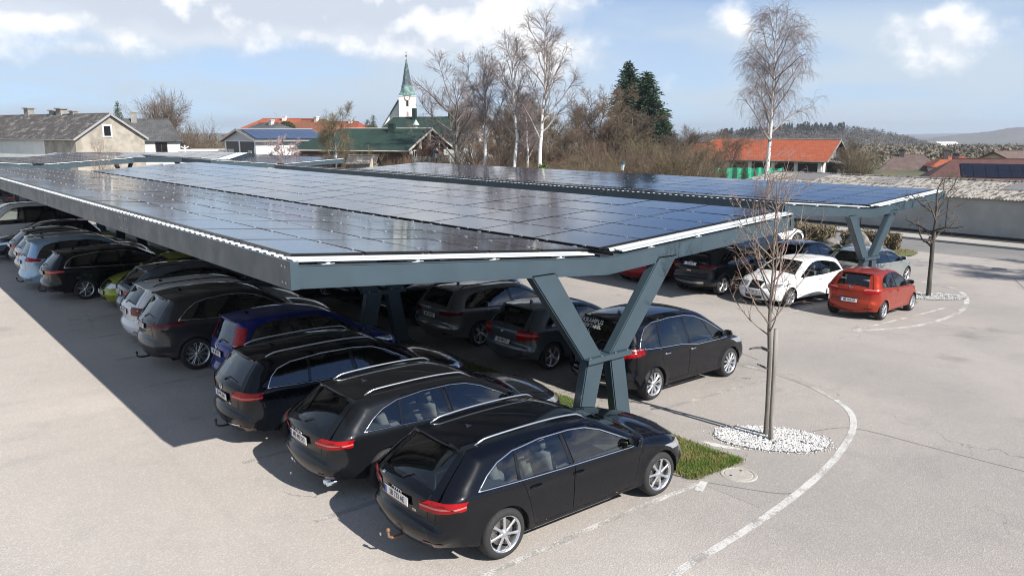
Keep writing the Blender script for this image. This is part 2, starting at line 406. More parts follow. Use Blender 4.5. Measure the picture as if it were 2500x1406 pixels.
blob('lime_stain', (10.86, 7.55), .26, .09, 1.9, .004, M_spill, lot, wob=.2, seed=3)
strip_x('asphalt_patch', 9.3, 11.5, 5.75, 6.72, .0025, M_patch, lot)
strip_x('concrete_edge', 10.62, 11.25, 8.35, 47, .003, M_patch, lot)
# manhole cover
mh = MB(); mh.lathe([(0, .012), (.205, .012), (.215, .006), (.228, .006), (.235, .014), (.27, .014), (.285, 0)], 36)
mho = mh.build('manhole_cover', pmat('manhole_concrete', (.40, .37, .33), .9, var=.3, vscale=9, bump=.5, bscale=50), loc=(10.05, 6.62, gz(10.05) + .004))
tag(mho, 'round pale concrete manhole cover beside the grass tip', 'manhole cover')
for k in range(2):
    hb = MB(); hb.lathe([(0, .004), (.022, .004)], 12); hb.build('lifting_hole', M_dark, mho, loc=(.13 * (1 - 2 * k), .05, .010))
md = MB(); md.lathe([(0, .012), (.30, .012), (.32, 0)], 32)
tag(md.build('drain_cover', pmat('drain_iron', (.10, .10, .10), .6, .3, var=.2), loc=(39.2, 13.1, gz(39.2) + .004)), 'dark iron drain cover near the right edge of the lot', 'drain cover')

M_soil = pmat('bare_earth', (.20, .165, .125), .95, col2=(.30, .27, .235), vscale=6, thr=(.4, .65), bump=.5, bscale=50)
# grass strips under the carports
def rock_tri(rnd, r):
    V = [(1, 0, 0), (-1, 0, 0), (0, 1, 0), (0, -1, 0), (0, 0, 1), (0, 0, -1)]
    sx, sy, sz = r * rnd.uniform(.7, 1.3), r * rnd.uniform(.6, 1.1), r * rnd.uniform(.45, .8); a = rnd.uniform(0, 3.14); t = rnd.uniform(-.5, .5)
    o = []
    for x, y, z in V:
        x, y, z = x * sx * rnd.uniform(.75, 1.2), y * sy * rnd.uniform(.75, 1.2), z * sz * rnd.uniform(.75, 1.2)
        x, z = x * math.cos(t) - z * math.sin(t), x * math.sin(t) + z * math.cos(t)
        o.append((x * math.cos(a) - y * math.sin(a), x * math.sin(a) + y * math.cos(a), z))
    return o, [(0, 2, 4), (2, 1, 4), (1, 3, 4), (3, 0, 4), (2, 0, 5), (1, 2, 5), (3, 1, 5), (0, 3, 5)]
def blades(poly_fn, n, h, w, zf, rnd):
    V = np.zeros((n, 3, 3)); 
    for i in range(n):
        x, y = poly_fn(); a = rnd.uniform(0, 6.28); hh = h * rnd.uniform(.5, 1.3); l = hh * rnd.uniform(.2, .9); b = rnd.uniform(0, 6.28); z = zf(x, y)
        dx, dy = math.cos(a) * w, math.sin(a) * w
        V[i] = [(x - dx, y - dy, z), (x + dx, y + dy, z), (x + math.cos(b) * l, y + math.sin(b) * l, z + hh)]
    return V.reshape(-1, 3), np.arange(n * 3).reshape(-1, 3)
def grass_strip(x0, x1, y0, y1, n_near, label):
    def edged(nm, grow_, dz, mat, seed):
        r_ = random.Random(seed); V = []; F = []; y = y0 - grow_; i = 0
        while y < y1 + grow_:
            xa = x0 - grow_ + r_.uniform(-.05, .05); xb = x1 + grow_ + r_.uniform(-.05, .05)
            if i == 0: xa += .16; xb -= .1
            for k in range(5): x = xa + (xb - xa) * k / 4; V.append((x, y + (r_.uniform(-.06, .06) if i == 0 else 0), gz(x) + dz))
            if i: F += [((i - 1) * 5 + k, (i - 1) * 5 + k + 1, i * 5 + k + 1, i * 5 + k) for k in range(4)]
            y += .14 if y < y0 + 8 else .6; i += 1
        return ob(nm, mesh(nm, V, F, mat))
    tag(edged('soil_edge', .07, .012, M_soil, 3), label + ', its earth edge', None, None, 'structure'); g0 = edged('grass_bed', 0, .03, M_grass, 4)
    tag(g0, label + ', the soil below', None, None, 'structure')
    rnd = random.Random(5)
    def pt():
        t = rnd.random() ** 2.6; y = y0 + (y1 - y0) * t; e = rnd.random(); return (x0 + (x1 - x0) * e + (rnd.gauss(0, .05) if e < .06 or e > .94 else 0)), y + (rnd.gauss(0, .05) if t < .004 else 0)
    V, F = blades(pt, n_near, .05, .006, lambda x, y: gz(x) + .025, rnd)
    tag(ob('grass', mesh('grass', V, F, M_blade)), label, 'grass', None, 'stuff')
grass_strip(9.32, 10.55, 6.95, 47, 42000, 'short green grass strip between the two rows of the near carport')
grass_strip(26.95, 28.15, 11.9, 51, 9000, 'short green grass strip between the rows of the far carport')

def gravel_oval(c, rx, ry, rot, n, label):
    rnd = random.Random(int(c[0] * 10)); bed = blob('gravel_bed', c, rx, ry, rot, .008, M_gravel_bed, None, 48); tag(bed, label + ', the bed', None, None, 'structure')
    b = MB()
    for i in range(n):
        r = math.sqrt(rnd.random()); a = rnd.uniform(0, 6.283); x = rx * r * math.cos(a) * .985; y = ry * r * math.sin(a) * .985
        X = c[0] + x * math.cos(rot) - y * math.sin(rot); Y = c[1] + x * math.sin(rot) + y * math.cos(rot); V, F = rock_tri(rnd, rnd.uniform(.018, .034))
        dz = gz(X) + .018 + .02 * rnd.random() * (1 - r); b.add([(v[0] + X, v[1] + Y, v[2] + dz) for v in V], F)
    for i in range(n // 22):          # stones kicked out onto the asphalt
        a = rnd.uniform(0, 6.283); k = 1 + abs(rnd.gauss(0, .10)); x = rx * k * math.cos(a); y = ry * k * math.sin(a); X = c[0] + x * math.cos(rot) - y * math.sin(rot); Y = c[1] + x * math.sin(rot) + y * math.cos(rot); V, F = rock_tri(rnd, rnd.uniform(.012, .024)); b.add([(v[0] + X, v[1] + Y, v[2] + gz(X) + .01) for v in V], F)
    tag(b.build('gravel', M_stone), label, 'gravel', None, 'stuff')
gravel_oval((11.88, 7.22), .98, .62, R(-46), 3000, 'white gravel oval around the foot of the young tree')
gravel_oval((29.95, 12.2), 1.35, .75, R(-40), 1300, 'white gravel oval around the far pruned tree')
# ---------------------------------------------------------------- carports with solar roofs
HW, PX, PY, PG = 5.62, 1.055, 1.70, .024                 # half width, panel size, gap
Z_K, Z_T, Z_TR, BD = 2.73, 3.19, 3.05, .30                            # beam underside at kink and tip, beam depth
def zbeam(x): return Z_K + ((Z_T if x < 0 else Z_TR) - Z_K) * min(abs(x) / HW, 1) + BD
def panel_mesh():
    b = MB(); w, l, t = PX / 2, PY / 2, .035; i = .017
    b.box(-w, w, -l, l, 0, t - .002, 1)
    b.add([(-w + i, -l + i, t), (w - i, -l + i, t), (w - i, l - i, t), (-w + i, l - i, t)], [(0, 1, 2, 3)], 0)
    b.add([(-w, -l, t - .002), (w, -l, t - .002), (w, l, t - .002), (-w, l, t - .002), (-w + i, -l + i, t), (w - i, -l + i, t), (w - i, l - i, t), (-w + i, l - i, t)], [(0, 1, 5, 4), (1, 2, 6, 5), (2, 3, 7, 6), (3, 0, 4, 7)], 1)
    return b.me('solar_panel', [M_panel, M_frame])
ME_PANEL = panel_mesh()
def column_meshes():
    th = .20
    pl = MB(); pl.box(-.50, .58, -.15, .15, 1.29, 1.33); pl.box(-.50, .58, -.165, -.15, 1.25, 1.34); pl.box(-.50, .58, .15, .165, 1.25, 1.34)
    for x in (-.42, -.14, .2, .5):
        for y in (-.165, .165): pl.lathe([(0, .02), (.016, .02), (.018, 0)], 6, 1, 'z', (x, y * .75, 1.33))
    def para(x0, x1, z0, x2, x3, z1):      # box with slanted sides, in the frame plane
        b = MB(); h = th / 2; q = .015
        for s0, s1 in ((0, 1),):
            pr = [(-h, 0), (-h + q, -q), (h - q, -q), (h, 0), (h, 0)]
        V = [(x0, -h, z0), (x1, -h, z0), (x1, h, z0), (x0, h, z0), (x2, -h, z1), (x3, -h, z1), (x3, h, z1), (x2, h, z1)]
        b.add(V, [(0, 3, 2, 1), (4, 5, 6, 7), (0, 1, 5, 4), (1, 2, 6, 5), (2, 3, 7, 6), (3, 0, 4, 7)])
        me = b.me('strut', M_steel); bm = bmesh.new(); bm.from_mesh(me); bmesh.ops.bevel(bm, geom=bm.edges[:], offset=.02, segments=2, affect='EDGES'); bm.to_mesh(me); bm.free(); return me
    arm_l = para(-.55, -.10, 1.33, -1.73, -1.21, 2.90); arm_r = para(.08, .55, 1.33, 1.31, 1.83, 2.90)
    leg_l = para(-.74, -.40, -.15, -.46, -.03, 1.29); leg_r = para(.36, .74, -.25, .09, .45, 1.29)
    return pl.me('column_joint', [M_steel, M_bolt]), arm_l, arm_r, leg_l, leg_r
ME_COL = column_meshes()
def base_mesh():
    b = MB(); b.box(-.26, .26, -.19, .19, 0, .025)
    for x in (-.21, .21):
        for y in (-.14, .14): b.lathe([(0, .05), (.018, .05), (.02, .025)], 6, 1, 'z', (x, y, 0))
    return b.me('base_plate', [M_steel, M_bolt])
ME_BASE = base_mesh()
def beam_mesh():
    b = MB(); h = .08
    for s in (-1, 1):
        V = []
        for x in (0, s * HW):
            z = zbeam(x); V += [(x, -h, z - BD), (x, h, z - BD), (x, h, z), (x, -h, z)]
        F = [(0, 1, 5, 4), (1, 2, 6, 5), (2, 3, 7, 6), (3, 0, 4, 7), (4, 5, 6, 7)]
        b.add(V, F if s > 0 else [f[::-1] for f in F])
        for zz, tk in ((.0, .012), (-BD + .0, .012)):        # folded lips top and bottom
            V = []
            for x in (0, s * HW):
                z = zbeam(x) + zz; V += [(x, -h - .012, z - (tk if zz == 0 else -tk)), (x, -h, z - (tk if zz == 0 else -tk)), (x, -h, z), (x, -h - .012, z)]
            b.add(V, F if s > 0 else [f[::-1] for f in F])
    return b.me('roof_beam', M_steel)
ME_BEAM = beam_mesh()
def carport(name, loc, rz, spans, sp, rows, label, detail=True, panels=True):
    root = empty(name, loc, rz, label, 'carport', 'carports with solar roofs')
    L = spans * sp; rnd = random.Random(int(loc[0] * 7 + loc[1])); gslope = lambda x, y: gz(loc[0] + x) - loc[2]
    for i in range(spans + 1):
        y = i * sp
        bo = ob('roof_beam', ME_BEAM, root, (0, y, 0))
        c = ob('column', ME_COL[0], root, (0, y, 0))
        for nm, me in zip(('arm', 'arm', 'leg', 'leg'), ME_COL[1:]): ob(nm, me, c)
        for xx in (-.57, .56): ob('base_plate', ME_BASE, c, (xx, 0, gslope(xx, y) + .035))
    for s in (-1, 1):
        x = s * HW
        for i in range(spans):
            b = MB(); y0, y1 = i * sp + (.006 if i else -.09), (i + 1) * sp - (.006 if i < spans - 1 else -.09)
            zt = Z_T if s < 0 else Z_TR; z0, z1 = zt - .01, zt + BD + .052; xi, xo = sorted((x + s * .012, x + s * .055))
            b.box(xi, xo, y0, y1, z0, z1); b.box(*sorted((x - s * .05, x + s * .012)), y0, y1, z0, z0 + .012)
            if i == 0: b.box(*sorted((x - s * .06, x + s * .0545)), y0 - .012, y0, z0 + .001, z1 - .001)
            f = b.build('fascia', M_steel, root)
            if detail and s < 0:
                k = MB()
                for yy in (y0 + .12, y0 + .22, y1 - .12, y1 - .22):
                    for zz in (z0 + .08, z1 - .08): k.lathe([(0, -.012), (.014, -.010), (.016, 0)], 6, 0, 'z'); kk = len(k.V) - 18; k.V[kk:] = [(xo if s > 0 else xi + v[2], yy + v[0], zz + v[1]) for v in k.V[kk:]]
                k.build('bolt_row', M_bolt, f)
        # trapezoidal deck: ribs run down the slope, their ends show as teeth along the edge
        xi, xo = s * .34, s * (HW + .006); b = MB(); prof = []; y = -.02; pitch = .245
        while y < L + .05: prof += [(y, .040), (y + .10, .040), (y + .125, .0), (y + pitch - .025, .0)]; y += pitch
        V = []; F = []
        zo, zi = zbeam(xo) + .024, zbeam(xi) + .024
        for (yy, dz) in prof: V += [(xi, yy, zi + dz), (xo, yy, zo + dz), (xi, yy, zi + dz - .0035), (xo, yy, zo + dz - .0035)]
        for i in range(len(prof) - 1):
            a = 4 * i; c = a + 4; q = [(a, a + 1, c + 1, c), (a + 2, c + 2, c + 3, a + 3), (a + 1, a + 3, c + 3, c + 1)]
            F += [t if s > 0 else t[::-1] for t in q]
        b.add(V, F); b.build('roof_deck', M_deck, root)
        # end flashing
        b = MB(); 
        for yy, dz, w in ((-.055, .040, .05), (.085, .050, .05)):
            V = []
            for xx in (xi, xo):
                zz = zbeam(xx) + .024; V += [(xx, yy - w, zz + dz - .020), (xx, yy - w * .3, zz + dz), (xx, yy + w * .5, zz + dz), (xx, yy + w, zz + dz - .020)]
            F = [(0, 1, 5, 4), (1, 2, 6, 5), (2, 3, 7, 6), (4, 5, 6, 7), (3, 2, 1, 0)]; b.add(V, [f[::-1] for f in F] if s > 0 else F)
        b.build('end_flashing', M_deck, root)
        # purlin brackets on the end beam
        if detail:
            for i in range(4):
                xx = s * (1.1 + i * 1.35); zz = zbeam(xx); k = MB(); k.box(xx - .09, xx + .09, -.088, .05, zz + .004, zz + .010); k.box(xx - .025, xx + .025, -.086, .05, zz + .010, zz + .040); k.build('bracket', M_deck, root)
        for i in range(6):     # purlins under the deck
            xx = s * (.5 + i * .95); zz = zbeam(xx); k = MB(); k.box(xx - .04, xx + .04, .1, L - .1, zz - .13, zz + .020); k.build('purlin', M_steel, root)
        # panels
        if panels:
            ang = -math.atan2((Z_T if s < 0 else Z_TR) - Z_K, HW) * s; clampb = MB()
            for r in range(rows):
                yc = .26 + PY / 2 + r * (PY + PG)
                for c in range(5):
                    xc = s * (.13 + PX / 2 + c * (PX + PG)); zc = zbeam(xc) + .072
                    p = ob('solar_panel', ME_PANEL, root, (xc, yc, zc + rnd.uniform(-.002, .002)), (R(rnd.gauss(0, .14)), ang + R(rnd.gauss(0, .14)), 0))
                    if c < 5:
                        for q in (-.5, .5):
                            xx = xc - s * (PX + PG) / 2; zz = zbeam(xx) + .105; yy = yc + q * 1.0
                            clampb.box(xx - .018, xx + .018, yy - .035, yy + .035, zz - .012, zz + .014)
            if detail: tag(clampb.build('clamp', M_bolt, root), kind='stuff')
    gt = MB(); gt.box(-.16, .16, -.05, L + .05, zbeam(0) + .004, zbeam(0) + .012); gt.box(-.165, -.15, -.05, L + .05, zbeam(0), zbeam(0) + .05); gt.box(.15, .165, -.05, L + .05, zbeam(0), zbeam(0) + .05)
    gt.build('gutter', M_dark, root)
    return root
carport('solar_carport', (9.77, 9.28, 0), 0, 5, 7.4, 21, 'large grey steel carport with solar roof in front, over the black cars')
carport('solar_carport', (27.5, 13.4, -.56), 0, 5, 7.4, 21, 'grey solar carport on the right beside the road, over the red and white cars')
carport('solar_carport', (9.77, 59.0, -.05), 0, 2, 7.4, 8, 'distant solar carport at the far left behind the nearest one', True)
carport('solar_carport', (27.5, 62.3, -.56), 0, 3, 7.4, 12, 'distant solar carport in front of the white garage with blue roof panels', True)
# carport near the farmhouse, seen from the side
a = Vector((9.0, 79.8)); b_ = Vector((23.0, 67.9)); dd = (b_ - a).normalized(); nn = Vector((-dd.y, dd.x))
carport('solar_carport', (*(a + nn * HW), -.42), math.atan2(dd.y, dd.x) - math.pi / 2, 2, (b_ - a).length / 2, 10, 'distant solar carport below the farmhouse, seen edge on', True, panels=True)
# ---------------------------------------------------------------- cars
def glass_mat(name, tint, rough=.02):
    m = bpy.data.materials.new(name); m.use_nodes = True; g = NT(m.node_tree); g.n.clear()
    out = g.node('ShaderNodeOutputMaterial'); tr = g.node('ShaderNodeBsdfTransparent'); gl = g.node('ShaderNodeBsdfGlossy'); mx = g.node('ShaderNodeMixShader')
    tr.inputs[0].default_value = (*tint, 1); gl.inputs['Roughness'].default_value = rough; gl.inputs[0].default_value = (.95, .97, 1, 1)
    fr = g.node('ShaderNodeFresnel'); fr.inputs[0].default_value = 1.85
    v = g.node('ShaderNodeNewGeometry').outputs['Position']
    bn = g.node('ShaderNodeBump'); bn.inputs['Strength'].default_value = .04; bn.inputs['Distance'].default_value = .01; g.l.new(g.noise(2.5, 2, .5, v), bn.inputs['Height'])
    g.l.new(bn.outputs[0], gl.inputs['Normal'])
    g.l.new(fr.outputs[0], mx.inputs[0]); g.l.new(tr.outputs[0], mx.inputs[1]); g.l.new(gl.outputs[0], mx.inputs[2]); g.l.new(mx.outputs[0], out.inputs[0])
    MATS[name] = m; return m
G_clear = glass_mat('window_glass', (.74, .80, .78)); G_tint = glass_mat('tinted_window_glass', (.06, .065, .07)); G_lamp = glass_mat('lamp_glass', (.75, .78, .8))
def paint(name, col, metal=.0, rough=.32):
    if name in MATS: return MATS[name]
    m = bpy.data.materials.new(name); m.use_nodes = True; g = NT(m.node_tree); b = g.n['Principled BSDF']
    v = g.node('ShaderNodeTexCoord').outputs['Object']
    dirt = g.smooth(g.noise(2.2, 5, .65, v), .42, .8); sep = g.node('ShaderNodeSeparateXYZ'); g.l.new(v, sep.inputs[0])
    low = g.smooth(sep.outputs[2], .55, .18)
    k = g.math('ADD', g.math('MULTIPLY', dirt, .004), g.math('MULTIPLY', g.math('MULTIPLY', low, g.smooth(g.noise(5, 4, .6, v), .35, .7)), .028))
    b.inputs['Specular IOR Level'].default_value = .05
    g.l.new(g.mix(k, (*col, 1), (.21, .19, .165, 1)), b.inputs['Base Color'])
    b.inputs['Metallic'].default_value = metal; b.inputs['Roughness'].default_value = rough
    b.inputs['Coat Weight'].default_value = .9; b.inputs['Coat IOR'].default_value = 1.44
    g.l.new(g.lin(g.noise(3, 4, .6, v), .3, .8, .015, .06), b.inputs['Coat Roughness'])
    MATS[name] = m; return m
M_gloss = pmat('gloss_black_trim', (.006, .006, .007), .12, spec=.6); M_plast = pmat('black_plastic', (.018, .018, .019), .55, var=.2, vscale=6)
M_rubber = pmat('tyre_rubber', (.022, .022, .023), .8, var=.25, vscale=9, bump=.3, bscale=40); M_alloy = pmat('alloy_wheel', (.62, .63, .65), .28, .85, var=.1, vscale=6)
M_alloyd = pmat('dark_alloy_wheel', (.10, .10, .11), .35, .6, var=.1); M_chrome = pmat('chrome_trim', (.82, .84, .86), .14, 1.0); M_silver = pmat('silver_rail', (.62, .65, .68), .3, .9)
M_hole = pmat('wheel_well_black', (.006, .006, .006), .95); M_int = pmat('car_interior', (.05, .05, .05), .85, var=.2); M_seat = pmat('seat_cloth', (.14, .14, .14), .9, var=.25, vscale=8); M_seatl = pmat('seat_beige', (.30, .27, .22), .85, var=.15, vscale=8)
M_red = pmat('tail_lamp_red', (.30, .003, .006), .22, spec=.35, var=.3, vscale=11); M_redd = pmat('tail_lamp_dark_red', (.12, .004, .007), .2, spec=.35, var=.2, vscale=9); M_lampw = pmat('lamp_white_band', (.50, .16, .15), .2, spec=.35)
M_head = pmat('headlamp_reflector', (.62, .65, .68), .16, .75, var=.25, vscale=14); M_plate = pmat('plate_white', (.80, .80, .78), .4, var=.04); M_plateb = pmat('plate_blue', (.02, .08, .42), .4); M_ink = pmat('plate_ink', (.012, .012, .015), .5); M_plred = pmat('plate_red', (.5, .02, .03), .5)
M_mirror = pmat('mirror_glass', (.05, .055, .06), .05, .6)
M_disc = pmat('brake_disc', (.20, .19, .185), .45, .7, var=.2, vscale=8)

TXT = {}
def text_mesh(s, size, bold=0.):
    k = (s, size, bold)
    if k in TXT: return TXT[k]
    cu = bpy.data.curves.new('text', 'FONT'); cu.body = s; cu.size = size; cu.align_x = 'CENTER'; cu.align_y = 'CENTER'; cu.resolution_u = 2; cu.offset = bold
    o = bpy.data.objects.new('text', cu); COL.objects.link(o); dg = bpy.context.evaluated_depsgraph_get()
    me = bpy.data.meshes.new_from_object(o.evaluated_get(dg)); bpy.data.objects.remove(o); TXT[k] = me; return me
def put_text(name, s, size, mat, parent, origin, xdir, ydir, bold=0., xs=1.):
    me = text_mesh(s, size, bold).copy(); me.materials.clear(); me.materials.append(mat)
    o = ob(name, me, parent); xd = Vector(xdir).normalized(); yd = Vector(ydir); yd = (yd - xd * yd.dot(xd)).normalized(); zd = xd.cross(yd)
    M = Matrix.Identity(4)
    for i in range(3): M[i][0] = xd[i] * xs; M[i][1] = yd[i]; M[i][2] = zd[i]; M[i][3] = origin[i]
    o.matrix_basis = M; return o

def catmull(P, n):
    P = [Vector(p) for p in P]; out = []
    if len(P) == 2: return [P[0].lerp(P[1], i / n) for i in range(n)]
    for i in range(len(P) - 1):
        b, c = P[i], P[i + 1]; L = (c - b).length
        a = P[i - 1] if i else b - (c - b); d = P[i + 2] if i + 2 < len(P) else c + (c - b)
        m1 = (c - a) * (L / max(1e-6, (c - b).length + (b - a).length)); m2 = (d - b) * (L / max(1e-6, (d - c).length + (c - b).length))
        for j in range(n):
            t = j / n; out.append((2 * t ** 3 - 3 * t * t + 1) * b + (t ** 3 - 2 * t * t + t) * m1 + (-2 * t ** 3 + 3 * t * t) * c + (t ** 3 - t * t) * m2)
    return out
def in_poly(P, poly):
    P = np.asarray(P); x, y = P[:, 0], P[:, 1]; c = np.zeros(len(P), bool); q = np.asarray(poly); n = len(q); j = n - 1
    for i in range(n):
        xi, yi = q[i]; xj, yj = q[j]
        if yi != yj: c ^= ((yi > y) != (yj > y)) & (x < (xj - xi) * (y - yi) / (yj - yi) + xi)
        j = i
    return c
def dist_poly(P, Q, closed=False):
    """distance to polyline Q and index of the nearest point on it (float)"""
    P = np.asarray(P, float); Q = np.asarray(Q, float); A = Q if closed else Q[:-1]; B = np.roll(Q, -1, 0) if closed else Q[1:]
    d = B - A; L2 = (d ** 2).sum(1) + 1e-12
    t = np.clip(((P[:, None, :] - A[None]) * d[None]).sum(2) / L2, 0, 1)
    D = np.sqrt((((A[None] + d[None] * t[..., None]) - P[:, None, :]) ** 2).sum(2)); k = D.argmin(1)
    return D[np.arange(len(P)), k], k + t[np.arange(len(P)), k]
def clip_half(poly, a, b, c):
    """keep a*x+b*z<=c"""
    out = []
    for i in range(len(poly)):
        p, q = poly[i], poly[(i + 1) % len(poly)]; fp = a * p[0] + b * p[1] - c; fq = a * q[0] + b * q[1] - c
        if fp <= 0: out.append(p)
        if (fp < 0) != (fq < 0) and fp != fq: t = fp / (fp - fq); out.append((p[0] + (q[0] - p[0]) * t, p[1] + (q[1] - p[1]) * t))
    return out
def resample(poly, step, closed=True):
    out = []; n = len(poly)
    for i in range(n if closed else n - 1):
        a = Vector(poly[i]); b = Vector(poly[(i + 1) % n]); k = max(1, int(round((b - a).length / step)))
        for j in range(k): out.append(tuple(a.lerp(b, j / k)))
    if not closed: out.append(tuple(poly[-1]))
    return out
def area2(poly): return .5 * sum(poly[i][0] * poly[(i + 1) % len(poly)][1] - poly[(i + 1) % len(poly)][0] * poly[i][1] for i in range(len(poly)))
def inset(poly, d):
    s = 1 if area2(poly) > 0 else -1; out = []; n = len(poly)
    for i in range(n):
        a, b, c = Vector(poly[i - 1]), Vector(poly[i]), Vector(poly[(i + 1) % n]); e1 = (b - a).normalized(); e2 = (c - b).normalized()
        n1 = Vector((-e1.y, e1.x)) * s; n2 = Vector((-e2.y, e2.x)) * s; m = (n1 + n2); k = d / max(.35, (1 + n1.dot(n2)) / 1) ; out.append(tuple(b + m * k))
    return out

